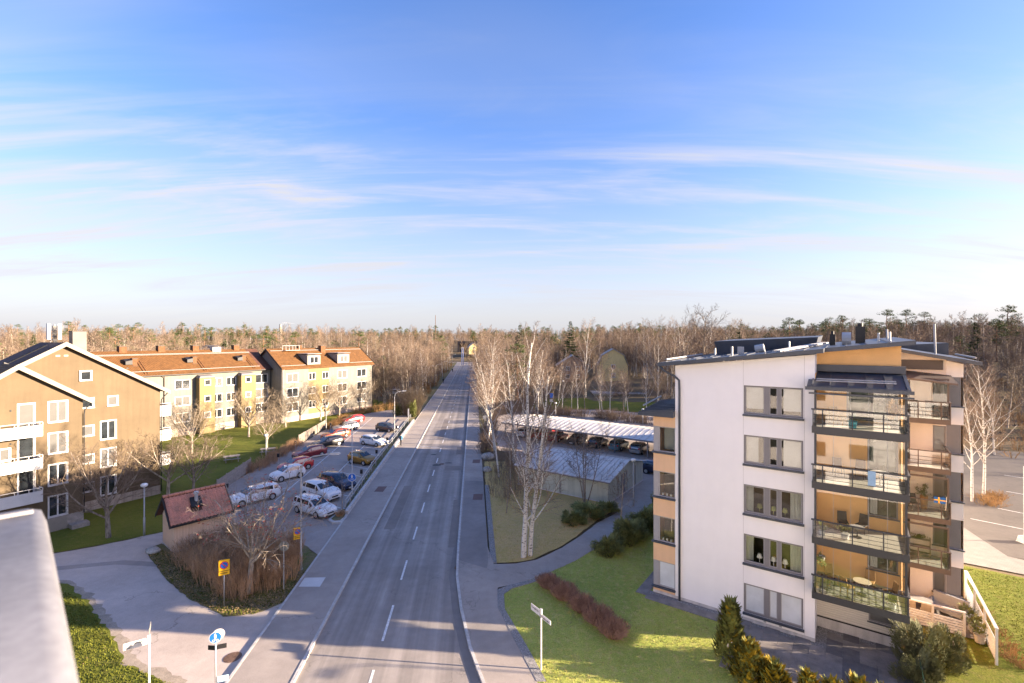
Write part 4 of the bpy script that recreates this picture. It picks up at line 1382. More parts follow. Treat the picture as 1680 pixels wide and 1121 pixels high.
for lv in range(4):
    zf = 2.86 + 2.8 * lv
    b = MB().box(8.62, 12.28, -1.0, YB - 0.002, zf + 0.05, zf + 0.28).build('balcony_slab', m_floor, wb)
    e = MB()
    e.box(8.52, 12.36, -1.08, -1.002, zf, zf + 0.33).box(12.282, 12.36, -1.0, YB - 0.01, zf, zf + 0.33).box(8.52, 8.618, -1.0, -0.01, zf, zf + 0.33)
    e.build('slab_edge', m_rail, b)
    if lv == 0:
        m_rug = bands(bands(M('patterned_rug', (0.30, 0.30, 0.29), 0.95, 0.1, 2), 'X', 1.1, 0.2, 0.01, 0.8), 'DIAGONAL', 1.0, 0.2, 0.01, 0.6)
        MB().box(8.8, 12.0, -0.8, 1.5, zf + 0.28, zf + 0.295).build('rug', m_rug, b)
    rl = MB()
    zt = zf + 1.24
    rl.box(8.50, 12.38, -1.13, -1.03, zt - 0.06, zt).box(12.30, 12.38, -1.03, 0.6, zt - 0.06, zt)
    for xx in (8.58, 8.98, 10.2, 11.4, 12.3):
        rl.box(xx - 0.025, xx + 0.025, -1.11, -1.06, zf + 0.33, zt - 0.06)
    for q in range(1, 4):
        rl.tube([(8.56, -1.12, zf + 0.33 + q * 0.2), (12.36, -1.12, zf + 0.33 + q * 0.2), (12.36, 0.5, zf + 0.33 + q * 0.2)], 0.012, 4, cap=False)
    rl.build('railing', m_rail, b)
    for xa_, xb_ in ((8.62, 10.18), (10.22, 11.38), (11.42, 12.26)):
        MB().box(xa_, xb_, -1.052, -1.044, zf + 0.35, zt - 0.08).build('railing_glass', m_glass, b)
    if lv < 3:
        zc_ = zf + 2.8
    else:
        zc_ = zf + 2.45
    np_ = 5
    for q in range(np_):
        xa_ = 8.72 + q * 0.708
        MB().box(xa_ + 0.006, xa_ + 0.70, -0.965, -0.955, zf + 0.30, zc_ - 0.06).build('glass_pane', m_glass, b)
        MB().box(xa_ + 0.70, xa_ + 0.712, -0.97, -0.95, zf + 0.30, zc_ - 0.06).build('glass_edge', m_lampgrey, b)
    MB().box(12.255, 12.265, -0.9, 0.4, zf + 0.30, zc_ - 0.06).build('glass_pane', m_glass, b)
    MB().box(12.255, 12.265, 0.42, 1.75, zf + 0.30, zc_ - 0.06).build('glass_pane', m_glass, b)
    fr = MB()
    fr.box(8.62, 8.72, -1.0, -0.9, zf + 0.28, zc_).box(12.19, 12.28, -1.0, -0.9, zf + 0.28, zc_).box(8.722, 12.188, -0.995, -0.925, zc_ - 0.06, zc_ - 0.002)
    fr.build('glazing_frame', m_rail, b)
# side wall of the recess is lit orange, canopy over the top balcony
MB().box(8.605, 8.615, 0.0, YB - 0.003, 2.9, 14.2).build('balcony_side_wall', m_orange, wb)
cp = MB()
cp.hexa([(8.32, -1.25, 13.52), (12.4, -1.25, 13.52), (12.4, YB - 0.003, 14.08), (8.32, YB - 0.003, 14.08), (8.32, -1.25, 13.66), (12.4, -1.25, 13.66), (12.4, YB - 0.003, 14.24), (8.32, YB - 0.003, 14.24)])
cp.box(8.32, 12.4, YB - 0.3, YB - 0.005, 14.25, 14.62)
cpo = cp.build('balcony_canopy', m_slate, wb)
for q in range(6):
    x_ = 8.5 + q * 0.75
    MB().hexa([(x_, -1.2, 13.672), (x_ + 0.05, -1.2, 13.672), (x_ + 0.05, 1.4, 14.155), (x_, 1.4, 14.155), (x_, -1.2, 13.74), (x_ + 0.05, -1.2, 13.74), (x_ + 0.05, 1.4, 14.22), (x_, 1.4, 14.22)]).build('seam', m_slate, cpo)
MB().box(8.25, 12.5, -1.35, -1.252, 13.46, 13.62).build('gutter', m_slate, cpo)
MB().box(8.4, 12.5, -1.3, -1.2, 13.25, 13.33).build('gutter', m_slate, cpo)
for q in range(2):
    MB().tube([(8.7, -0.75 + q * 0.3, 13.9 + q * 0.07), (11.9, -0.75 + q * 0.3, 13.9 + q * 0.07)], 0.03, 5).build('snow_guard', m_lampgrey, cpo)

# right wing set back, with open and glazed balconies
YR = 8.4
XR0, XR1 = 12.24, 15.5
rs = [0.85 + 2.8 * k for k in range(5)]
mb = MB()
wall(mb, XR0, 14.75, 0.1, 14.6, [(12.5, 13.1, z - 0.6, z + 1.6) for z in rs] + [(14.15, 14.74, z + 0.05, z + 1.6) for z in rs], y=YR, depth=0.08, m=1)
mb.poly([(XR0, YR, 14.6), (14.75, YR, 14.6), (14.75, YR, 14.85), (XR0, YR, 15.35)], 1)
mb.poly([(XR1, YR, 0.1), (XR1, 16, 0.1), (XR1, 16, 14.4), (XR1, YR, 14.4)], 0)
zc0 = 0.1
for z in rs:
    mb.box(14.752, XR1, YR - 0.02, YR + 0.3, zc0, z, 0)
    mb.box(14.752, XR1 - 0.1, YR + 0.03, YR + 0.3, z + 0.002, z + 1.72, 2)
    mb.box(14.70, XR1 + 0.06, YR - 0.12, YR - 0.021, z - 0.06, z + 0.0, 3)
    zc0 = z + 1.722
mb.box(14.752, XR1, YR - 0.02, YR + 0.3, zc0, 14.4, 0)
mb.poly([(14.752, YR - 0.02, 14.4), (XR1, YR - 0.02, 14.4), (XR1, YR - 0.02, 14.55), (14.752, YR - 0.02, 14.75)], 0)
mb.build('wing_wall', [m_wall, M('pale_peach', (0.78, 0.70, 0.63), 0.85, 0.03, 1), m_frame, m_slate], wb)
for z in rs:
    window(wb, 12.5, 13.1, z - 0.6, z + 1.6, y=YR, n=1, fm=m_brownrail, pm=m_pane, depth=0.07, sill=False)
    window(wb, 14.15, 14.74, z + 0.05, z + 1.6, y=YR, n=1, fm=m_frame, pm=m_blind, depth=0.07, sm=m_slate)
rr = MB()
rr.hexa([(XR0 - 0.2, YR - 1.0, 15.32), (16.15, YR - 1.0, 14.52), (16.15, 17, 14.62), (XR0 - 0.2, 17, 15.42), (XR0 - 0.2, YR - 1.0, 15.52), (16.15, YR - 1.0, 14.72), (16.15, 17, 14.82), (XR0 - 0.2, 17, 15.62)])
rr.build('wing_roof', m_slate, wb)
MB().tube([(15.9, YR - 0.8, 14.95), (15.9, 14, 15.0)], 0.06, 5).build('snow_guard', m_lampgrey, wb)
for lv in range(4):
    zf = 2.78 + 2.8 * lv
    y0 = YR - 2.0
    b = MB().box(12.4, 14.62, y0, YR - 0.002, zf + 0.04, zf + 0.24).build('balcony_slab', m_floor, wb)
    e = MB()
    e.box(12.36, 14.7, y0 - 0.08, y0 - 0.002, zf, zf + 0.28).box(14.622, 14.7, y0, YR - 0.01, zf, zf + 0.28)
    e.build('slab_edge', m_brownrail, b)
    zt = zf + 1.28
    rl = MB()
    rl.box(12.36, 14.72, y0 - 0.11, y0 - 0.03, zt - 0.05, zt).box(14.64, 14.72, y0 - 0.03, YR - 0.02, zt - 0.05, zt)
    for xx in (12.4, 13.3, 14.3, 14.68):
        rl.box(xx - 0.022, xx + 0.022, y0 - 0.09, y0 - 0.045, zf + 0.28, zt - 0.05)
    for q in range(1, 4):
        rl.tube([(12.36, y0 - 0.1, zf + 0.28 + q * 0.21), (14.7, y0 - 0.1, zf + 0.28 + q * 0.21), (14.7, YR - 0.1, zf + 0.28 + q * 0.21)], 0.012, 4, cap=False)
    rl.build('railing', m_brownrail, b)
    MB().box(12.42, 14.6, y0 - 0.025, y0 - 0.017, zf + 0.3, zt - 0.07).build('railing_glass', m_glass, b)
    MB().box(14.655, 14.663, y0 + 0.0, YR - 0.05, zf + 0.3, zt - 0.07).build('railing_glass', m_glass, b)
    if lv != 2:
        for q in range(3):
            MB().box(12.42 + q * 0.74, 12.42 + q * 0.74 + 0.725, y0 + 0.05, y0 + 0.058, zf + 0.25, zf + 2.5).build('glass_pane', m_glass, b)
        MB().box(14.6, 14.608, y0 + 0.1, YR - 0.05, zf + 0.25, zf + 2.5).build('glass_pane', m_glass, b)
        f2 = MB().box(12.4, 14.64, y0 + 0.02, y0 + 0.10, zf + 2.5, zf + 2.6).box(14.56, 14.64, y0 + 0.02, y0 + 0.1, zf + 0.24, zf + 2.5)
        f2.build('glazing_frame', m_brownrail, b)
cp = MB().hexa([(12.2, YR - 2.4, 13.75), (14.95, YR - 2.4, 13.45), (14.95, YR - 0.003, 13.75), (12.2, YR - 0.003, 14.05), (12.2, YR - 2.4, 13.85), (14.95, YR - 2.4, 13.55), (14.95, YR - 0.003, 13.87), (12.2, YR - 0.003, 14.17)])
cp.build('balcony_canopy', m_brownrail, wb)
MB().box(12.4, 14.6, YR - 0.12, YR - 0.004, 14.18, 14.75).build('fascia', m_brownrail, wb)
# hidden rear block of the same building (its roof edge shows above the front roof)
rear = MB().box(2.5, 15.4, 16.1, 44, 0, 14.6).build('rear_wall', m_wall, wb)
MB().hexa([(2.0, 16.0, 14.62), (15.8, 16.0, 14.62), (15.8, 44.5, 14.62), (2.0, 44.5, 14.62), (2.0, 16.0, 14.9), (15.8, 16.0, 15.75), (15.8, 44.5, 15.75), (2.0, 44.5, 14.9)]).build('rear_roof', m_slate, wb)

# gravel strip, paved edge and terrace in front of the block
CA, SA = math.cos(A0), math.sin(A0)


def bl(x, y):
    return (8.914 + x * CA - y * SA, 29.969 + x * SA + y * CA)


gr = tag(MB().poly([(*bl(-0.2, -0.35), 0.098), (*bl(5.2, -0.35), 0.098), (*bl(5.2, 0.02), 0.098), (*bl(-0.2, 0.02), 0.098)]).build('gravel_strip', m_gravel), kind='structure')
pave = tag(MB().poly([(*bl(4.9, -4.6), 0.082), (*bl(12.6, -5.6), 0.082), (*bl(12.6, YB), 0.082), (*bl(8.6, YB), 0.082), (*bl(8.6, 0.0), 0.082), (*bl(4.9, 0.0), 0.082)]).build('paving', m_gravel), kind='structure')
pm_cache = [MB().box(-0.345, 0.345, -0.345, 0.345, 0, 0.035).mesh('paving_slab', m_paver), MB().box(-0.345, 0.345, -0.345, 0.345, 0, 0.038).mesh('paving_slab', M('dark_paver_b', (0.145, 0.137, 0.138), 0.85, 0.16, 1.4, 0.2, 40, coords='World', fine=0.08))]
rp_ = random.Random(2)
for i in range(11):
    for j in range(-7, 3):
        x_, y_ = 5.25 + i * 0.70, 0.36 + j * 0.70 + (0.35 if i % 2 else 0)
        if y_ > -0.3 and x_ < 8.95:
            continue
        if y_ > YB - 0.35:
            continue
        p = bl(x_, y_)
        put('paving_slab', pm_cache[rp_.random() < 0.3], pave, (p[0], p[1], 0.083), A0 + rp_.uniform(-0.004, 0.004))
for i in range(8):
    p = bl(0.15 + i * 0.70, -0.68)
    put('paving_slab', pm_cache[0], gr, (p[0], p[1], 0.085), A0)
for j in range(5):
    p = bl(-0.55, -0.33 + j * 0.70)
    put('paving_slab', pm_cache[0], gr, (p[0], p[1], 0.085), A0)

# ------------------------------------------------------------------ garage, carport, tile-roofed shed, fences
gar = thing('garage', 'low grey-green garage with ribbed zinc roof beside the birch', 'garage', (9.3, 46.1, 0), R(180 - 35.5))
# local x runs left along the front, local y runs towards the viewer: the garage lies at negative y
GL, GD = 10.6, 9.5
mb = MB()
mb.box(0, GL, -GD, 0, -0.05, 2.28)
for xx in (0, GL):
    mb.poly([(xx, 0, 2.28), (xx, -GD, 2.28), (xx, -GD / 2, 3.25)])
mb.build('wall', m_garage, gar)
MB().box(-0.04, GL + 0.04, -GD - 0.04, 0.04, -0.1, 0.16).build('plinth', m_plinth, gar)
for xx in (2.65, 5.3, 7.95):
    MB().box(xx - 0.06, xx + 0.06, 0.002, 0.05, 0.16, 2.25).build('pilaster', m_frame, gar)
for yy_ in (-2.4, -4.75, -7.1):
    MB().box(-0.05, -0.002, yy_ - 0.05, yy_ + 0.05, 0.16, 2.26).build('pilaster', m_frame, gar)
MB().box(-0.045, -0.004, -4.2, -3.3, 0.16, 2.1).build('door', m_frame, gar)
npan = 20
pw = (GL + 0.7) / npan
pan_mesh = {}
m_zincseam = M('zinc_seam', (0.42, 0.41, 0.40), 0.55, 0.05, 1)
for sgn in (0, 1):
    mb = MB()
    ya, za, zb = (0.35, 2.24, 3.36) if sgn == 0 else (-GD - 0.35, 2.24, 3.36)
    ym = -GD / 2
    mb.hexa([(0, ya, za - 0.05), (pw - 0.02, ya, za - 0.05), (pw - 0.02, ym, zb - 0.05), (0, ym, zb - 0.05), (0, ya, za), (pw - 0.02, ya, za), (pw - 0.02, ym, zb), (0, ym, zb)])
    mb.hexa([(pw - 0.02, ya, za - 0.05), (pw, ya, za - 0.05), (pw, ym, zb - 0.05), (pw - 0.02, ym, zb - 0.05), (pw - 0.02, ya, za + 0.05), (pw, ya, za + 0.05), (pw, ym, zb + 0.05), (pw - 0.02, ym, zb + 0.05)], 1)
    pan_mesh[sgn] = mb.mesh('roof_panel', [m_zinc, m_zincseam])
    for i in range(npan):
        put('roof_panel', pan_mesh[sgn], gar, (-0.35 + i * pw, 0, 0))
MB().box(-0.36, GL + 0.36, 0.352, 0.43, 2.12, 2.22).build('gutter', m_frame, gar)

cpt = thing('carport', 'long open carport with ribbed zinc roof over parked cars', 'carport', (-1.4, 78.0, 0), A0)
CL, CD = 34.0, 9.0
npan = 40
pw = (CL + 0.4) / npan
for sgn in (0, 1):
    mb = MB()
    ya, za, zb, ym = (-0.3, 2.42, 3.05, 4.6) if sgn == 0 else (CD + 0.3, 2.5, 3.05, 4.6)
    mb.hexa([(0, ya, za - 0.05), (pw - 0.02, ya, za - 0.05), (pw - 0.02, ym, zb - 0.05), (0, ym, zb - 0.05), (0, ya, za), (pw - 0.02, ya, za), (pw - 0.02, ym, zb), (0, ym, zb)])
    mb.hexa([(pw - 0.02, ya, za - 0.05), (pw, ya, za - 0.05), (pw, ym, zb - 0.05), (pw - 0.02, ym, zb - 0.05), (pw - 0.02, ya, za + 0.05), (pw, ya, za + 0.05), (pw, ym, zb + 0.05), (pw - 0.02, ym, zb + 0.05)], 1)
    me = mb.mesh('roof_panel', [m_zinc if sgn == 0 else M('sunlit_zinc', (0.20, 0.20, 0.20), 0.6, 0.08, 0.6, metal=0.2), m_zincseam])  # sunlit far slope gets its own zinc, its glare darkened in the colour
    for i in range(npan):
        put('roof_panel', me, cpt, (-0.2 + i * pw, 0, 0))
MB().box(-0.22, CL + 0.22, -0.38, -0.302, 2.22, 2.44).build('fascia', m_frame, cpt)
pst = MB().box(-0.07, 0.07, -0.07, 0.07, 0, 2.38).mesh('post', m_frame)
for i in range(8):
    put('post', pst, cpt, (0.3 + i * 4.75, 0.25, 0))
    put('post', pst, cpt, (0.3 + i * 4.75, CD - 0.25, 0))
MB().box(0.02, CL - 0.02, 4.5, 4.7, 2.5, 2.9).build('ridge_beam', m_frame, cpt)

# shed with individual clay tiles
sx0, sy0 = -25.3, 35.55
sh_rot = R(50)   # long side direction
SHL, SHW = 3.6, 2.8
shed = thing('utility_shed', 'small beige boarded shed with old red clay tile roof beside the hedge', 'shed', (sx0, sy0, 0), sh_rot)
# local x along the long wall, local y to the back-left
mb = MB()
mb.box(0, SHL, 0, SHW, 0.12, 2.35)
for xx in (0, SHL):
    mb.poly([(xx, 0, 2.35), (xx, SHW, 2.35), (xx, SHW / 2, 3.75)])
mb.build('wall', m_shedwall, shed)
brd = MB().box(-0.022, 0.022, -0.028, -0.002, 0.12, 2.33).mesh('cover_strip', M('shed_strip', (0.76, 0.57, 0.42), 0.85, 0.06, 0.8))
for i in range(18):
    put('cover_strip', brd, shed, (0.1 + i * 0.193, 0, 0))
for i in range(14):
    o = put('cover_strip', brd, shed, (-0.0, 0.15 + i * 0.193, 0), R(-90))
MB().box(-0.03, SHL + 0.03, -0.035, SHW + 0.03, -0.05, 0.118).build('plinth', m_plinth, shed)
sl = (3.95 - 2.2) / (SHW / 2 + 0.42)
rd = MB()
for ya in (-0.42, SHW + 0.42):
    rd.hexa([(-0.35, ya, 2.12), (SHL + 0.35, ya, 2.12), (SHL + 0.35, SHW / 2, 3.87), (-0.35, SHW / 2, 3.87), (-0.35, ya, 2.18), (SHL + 0.35, ya, 2.18), (SHL + 0.35, SHW / 2, 3.93), (-0.35, SHW / 2, 3.93)])
roofs = rd.build('roof', m_tile2, shed)
for xx in (-0.40, SHL + 0.352):
    b = MB()
    for ya in (-0.46, SHW + 0.46):
        b.hexa([(xx, ya, 2.02), (xx + 0.05, ya, 2.02), (xx + 0.05, SHW / 2, 3.78), (xx, SHW / 2, 3.78), (xx, ya, 2.26), (xx + 0.05, ya, 2.26), (xx + 0.05, SHW / 2, 4.02), (xx, SHW / 2, 4.02)])
    b.build('barge_board', m_darkmetal if xx < 0 else m_trim, shed)
MB().box(-0.36, SHL + 0.36, -0.50, -0.44, 2.05, 2.2).build('fascia', m_darkmetal, shed)
# one pantile: S-curved strip
ang = math.atan(sl)
tw, tl = 0.245, 0.335
tm = MB()
prof = [(-tw / 2, 0.0), (-tw / 4, 0.018), (0, 0.055), (tw / 4, 0.045), (tw / 2, 0.005)]
vs_ = []
for s_ in (0, tl * 1.12):
    for (px_, pz_) in prof:
        vs_.append((px_, s_ * math.cos(ang), s_ * math.sin(ang) + pz_ + (0.028 if s_ == 0 else 0.0)))
fs_ = [(i, i + 1, i + 6, i + 5) for i in range(4)]
vs_ += [(prof[i][0], 0, prof[i][1]) for i in range(5)]
fs_ += [(i, i + 1, i + 11, i + 10) for i in range(4)]
tile_me = tm.add(vs_, fs_).mesh('tile', m_oldtile)
rt = random.Random(4)
for i in range(17):
    for j in range(7):
        x_ = -0.16 + i * tw
        y_ = -0.44 + j * tl * math.cos(ang)
        if 1.3 < x_ < 2.0 and 2 <= j <= 3:
            continue
        o = put('tile', tile_me, shed, (x_, y_, 2.2 + j * tl * math.sin(ang)))
        o.rotation_euler = (rt.uniform(-0.02, 0.02), rt.uniform(-0.02, 0.02), rt.uniform(-0.02, 0.02))
for i in range(12):
    MB().tube([(-0.36 + i * 0.36, SHW / 2, 4.0), (-0.03 + i * 0.36, SHW / 2, 4.01)], [0.13, 0.11], 8).build('ridge_tile', m_oldtile, shed)
MB().hexa([(1.25, 0.28, 2.93), (2.0, 0.28, 2.93), (2.0, 0.9, 3.53), (1.25, 0.9, 3.53), (1.25, 0.24, 3.06), (2.0, 0.24, 3.06), (2.0, 0.86, 3.66), (1.25, 0.86, 3.66)]).build('flashing', m_darkmetal, shed)
v_ = MB().tube([(1.65, 0.65, 3.3), (1.65, 0.65, 3.95)], 0.12, 10).build('roof_vent', m_lampgrey, shed)
MB().tube([(1.65, 0.65, 3.95), (1.65, 0.65, 4.1)], [0.2, 0.16], 10).build('vent_cap', m_lampgrey, v_)


def fence(name, label, p0, p1, h, npanel, mat, gap=0.012, bw=0.11, lattice=False, group=None):
    d = Vector((p1[0] - p0[0], p1[1] - p0[1], 0))
    L = d.length
    t = thing(name, label, 'fence', (*p0, 0), math.atan2(d.y, d.x), group)
    pw_ = L / npanel
    pm_ = MB().box(-0.05, 0.05, -0.05, 0.05, -0.1, h + 0.08).mesh('post', mat)
    for i in range(npanel + 1):
        put('post', pm_, t, (i * pw_, 0.0, 0))
    mb = MB()
    if lattice:
        for k in range(7):
            mb.box(0.05, pw_ - 0.05, -0.02, 0.0, 0.12 + k * (h - 0.15) / 6.5, 0.12 + k * (h - 0.15) / 6.5 + 0.05)
        q = 0.05
        while q < pw_ - 0.05:
            mb.box(q, q + 0.03, 0.002, 0.02, 0.1, h)
            q += 0.22
    else:
        q = 0.05
        rr_ = random.Random(1)
        while q < pw_ - 0.05 - bw * 0.5:
            mb.box(q, q + bw - gap, -0.02 + rr_.uniform(-0.004, 0.004), 0.0, 0.06, h + rr_.uniform(-0.015, 0.015))
            q += bw
        mb.box(0.05, pw_ - 0.05, 0.002, 0.04, 0.35, 0.45).box(0.05, pw_ - 0.05, 0.002, 0.04, h - 0.3, h - 0.2)
    me = mb.mesh('panel', mat)
    for i in range(npanel):
        o = put('panel', me, t, (i * pw_, 0, 0))
        o['kind'] = 'stuff'
    return t


fence('board_fence', 'grey vertical board fence between lawn and the nearest parked white estate', (-30.4, 49.0), (-31.9, 58.0), 1.5, 4, m_wood)
fence('lattice_fence', 'low horizontal rail fence behind the tile-roofed shed', (-31.0, 46.2), (-30.4, 48.9), 1.25, 2, M('green_wood', (0.20, 0.19, 0.12), 0.9, 0.15, 2), lattice=True)
fence('board_fence', 'pale vertical board fence beside the black estate and orange car', (-32.3, 72.0), (-33.6, 85.5), 1.5, 6, M('pale_wood', (0.27, 0.235, 0.195), 0.9, 0.12, 2))

# terrace of the white block: railing, white slatted screen, deck
tp = [bl(12.7, 1.0), bl(15.2, 1.2)]
deck = MB().poly([(*bl(12.35, 5.2), 0.09), (*bl(15.9, 5.2), 0.09), (*bl(15.9, 8.4), 0.09), (*bl(12.35, 8.4), 0.09)]).build('terrace', m_paver)
tag(deck, kind='structure')


def white_rail(label, p0, p1, h0, n, skirt):
    d = Vector((p1[0] - p0[0], p1[1] - p0[1], 0))
    t = thing('terrace_railing', label, 'railing', (*p0, 0.05), math.atan2(d.y, d.x), 'white terrace railings')
    L = d.length
    for i in range(n + 1):
        MB().box(i * L / n - 0.05, i * L / n + 0.05, -0.05, 0.05, 0, h0).build('post', m_white, t)
    MB().box(-0.06, L + 0.06, -0.07, 0.07, h0 + 0.002, h0 + 0.07).build('top_rail', m_white, t)
    k = 0.05
    while k < skirt:
        MB().box(0.05, L - 0.05, -0.045, -0.01, k, k + 0.10).build('slat', m_white, t)
        k += 0.135
    return t


white_rail('tall white slatted railing running back along the right edge of the terrace', (23.75, 23.3), (27.7, 29.0), 1.75, 3, 1.05)
white_rail('white slatted railing across the front of the ground-floor terrace', bl(12.55, 5.3), bl(15.1, 5.3), 1.25, 2, 0.75)


# ------------------------------------------------------------------ vegetation kit
class Veg:
    def __init__(s):
        s.a = MB()
        s.b = MB()

    def tube(s, mb, pts, rad, n):
        mb.tube(pts, rad, n, cap=False)


def grow(vg, rnd, p, d, L, r, lv, P):
    segs = P['segs'][lv]
    pts = [p.copy()]
    dirs = [d.copy()]
    jit = P['jit'][lv]
    tr = P['trop'][lv]
    for i in range(segs):
        d = (d + Vector((rnd.uniform(-jit, jit), rnd.uniform(-jit, jit), rnd.uniform(-jit, jit) + tr))).normalized()
        p = p + d * (L / segs)
        pts.append(p.copy())
        dirs.append(d.copy())
    tip = P['tip'][lv]
    rad = [r * (1 - (1 - tip) * i / segs) for i in range(segs + 1)]
    (vg.a if lv <= P['split'] else vg.b).tube(pts, rad, P['sides'][lv], cap=False)
    if lv + 1 >= len(P['segs']):
        return
    n = P['n'][lv]
    s0 = P['start'][lv]
    ga = rnd.uniform(0, 6.28)
    for k in range(n):
        t = s0 + (1 - s0) * (k + rnd.uniform(0.1, 0.9)) / n
        t = min(t, 0.995)
        f = t * segs
        i = int(f)
        q = pts[i].lerp(pts[i + 1], f - i)
        dd = dirs[i + 1]
        ga += 2.4 + rnd.uniform(-0.5, 0.5)
        ref = Vector((0, 0, 1)) if abs(dd.z) < 0.9 else Vector((1, 0, 0))
        a = dd.cross(ref).normalized()
        b = dd.cross(a)
        side = a * math.cos(ga) + b * math.sin(ga)
        an = R(P['ang'][lv] + rnd.uniform(-1, 1) * P['angv'][lv])
        cd = dd * math.cos(an) + side * math.sin(an)
        sh = P['shape'][lv]
        Lc = L * P['ratio'][lv] * (1 - sh * (t - s0) / (1 - s0 + 1e-6)) * rnd.uniform(0.75, 1.2)
        rc = max(P['rmin'], rad[i] * P['rr'][lv] * rnd.uniform(0.8, 1.1))
        grow(vg, rnd, q, cd.normalized(), Lc, rc, lv + 1, P)


def P_(**k):
    return k


BIRCH = P_(segs=[9, 5, 4, 3], jit=[.05, .14, .2, .2], trop=[.02, .08, -.06, -.16], tip=[.12, .25, .35, .5], sides=[8, 5, 3, 3], n=[22, 9, 7], start=[.25, .2, .15],
           ang=[42, 45, 45], angv=[12, 15, 20], shape=[.72, .55, .4], ratio=[.40, .42, .55], rr=[.42, .55, .6], rmin=.011, split=1)
ROUND = P_(segs=[5, 6, 5, 4, 3], jit=[.04, .16, .2, .22, .2], trop=[.0, .10, .06, .05, .03], tip=[.6, .3, .3, .35, .5], sides=[8, 6, 4, 3, 3], n=[9, 8, 7, 5], start=[.5, .2, .2, .2],
           ang=[42, 44, 44, 42], angv=[14, 14, 16, 20], shape=[.25, .4, .45, .3], ratio=[1.62, .50, .46, .5], rr=[.55, .5, .55, .6], rmin=.010, split=1)
TALL = P_(segs=[8, 6, 5, 3], jit=[.05, .15, .2, .2], trop=[.02, .09, .06, .02], tip=[.25, .25, .35, .5], sides=[8, 5, 3, 3], n=[18, 10, 8], start=[.30, .2, .15],
          ang=[48, 42, 42], angv=[14, 16, 20], shape=[.45, .5, .4], ratio=[.46, .42, .5], rr=[.45, .5, .6], rmin=.012, split=1)
LOW = P_(segs=[7, 5, 4, 3], jit=[.06, .16, .2, .2], trop=[.02, .08, .03, -.02], tip=[.2, .3, .35, .5], sides=[5, 4, 3, 3], n=[14, 8, 6], start=[.18, .15, .1],
         ang=[44, 44, 45], angv=[14, 16, 20], shape=[.55, .5, .4], ratio=[.42, .45, .5], rr=[.45, .5, .6], rmin=.020, split=0)
TREES = {}


def tree_mesh(key, P, H, r, seed, m_t, m_c, first=0.0, lean=(0, 0), fan=None):
    rnd = random.Random(seed)
    vg = Veg()
    d = Vector((lean[0], lean[1], 1)).normalized()
    if fan:
        base = Vector((0, 0, 0))
        for k in range(fan):
            t = 6.283 * k / fan + rnd.uniform(-.4, .4)
            dd = Vector((math.cos(t) * .28, math.sin(t) * .28, 1)).normalized()
            grow(vg, rnd, base + Vector((math.cos(t), math.sin(t), 0)) * r, dd, H * rnd.uniform(.75, 1), r * .7, 0, P)
    else:
        grow(vg, rnd, Vector((0, 0, -0.1)), d, H, r, 0, P)
    TREES[key] = (vg.a.mesh(key + '_trunk', m_t), vg.b.mesh(key + '_crown', m_c), vg)
    return TREES[key]


def tree(key, name, label, loc, s=1.0, rz=None, group=None, sz=None, cat='tree'):
    rz = random.uniform(0, 6.28) if rz is None else rz
    t = thing(name, label, cat, loc, rz, group)
    t.scale = (s, s, sz or s)
    put('trunk', TREES[key][0], t)
    put('crown', TREES[key][1], t)
    return t


tree_mesh('birch_a', BIRCH, 13.5, .15, 21, m_birch, m_twig2)
tree_mesh('birch_b', BIRCH, 12.0, .13, 22, m_birch, m_twig2, lean=(.08, .03))
tree_mesh('birch_c', BIRCH, 11.0, .12, 27, m_birch, m_twig2, lean=(-.1, .03))
tree_mesh('round_a', ROUND, 3.3, .20, 31, m_bark, m_twig)
tree_mesh('round_b', ROUND, 3.0, .17, 32, m_bark2, m_twig3)
tree_mesh('round_c', ROUND, 3.3, .19, 35, m_bark2, m_twig3)
tree_mesh('tall_a', TALL, 13.0, .20, 41, m_bark, m_twig)
tree_mesh('tall_b', TALL, 12.0, .18, 42, m_bark2, m_twig2)
tree_mesh('tall_c', TALL, 11.0, .17, 43, m_bark, m_twig)
SPINDLY = dict(BIRCH, n=[14, 6, 4], trop=[.02, .10, .02, -.02], ratio=[.34, .4, .5], start=[.35, .2, .2])
tree_mesh('young', SPINDLY, 5.6, .07, 51, m_bark2, m_twig3)
tree_mesh('multi', dict(TALL, n=[10, 7, 5], start=[.3, .2, .2]), 8.0, .09, 52, m_bark, m_twig, fan=4)
tree_mesh('sapling', dict(SPINDLY, n=[10, 5, 3]), 4.0, .05, 53, m_bark, m_twig)


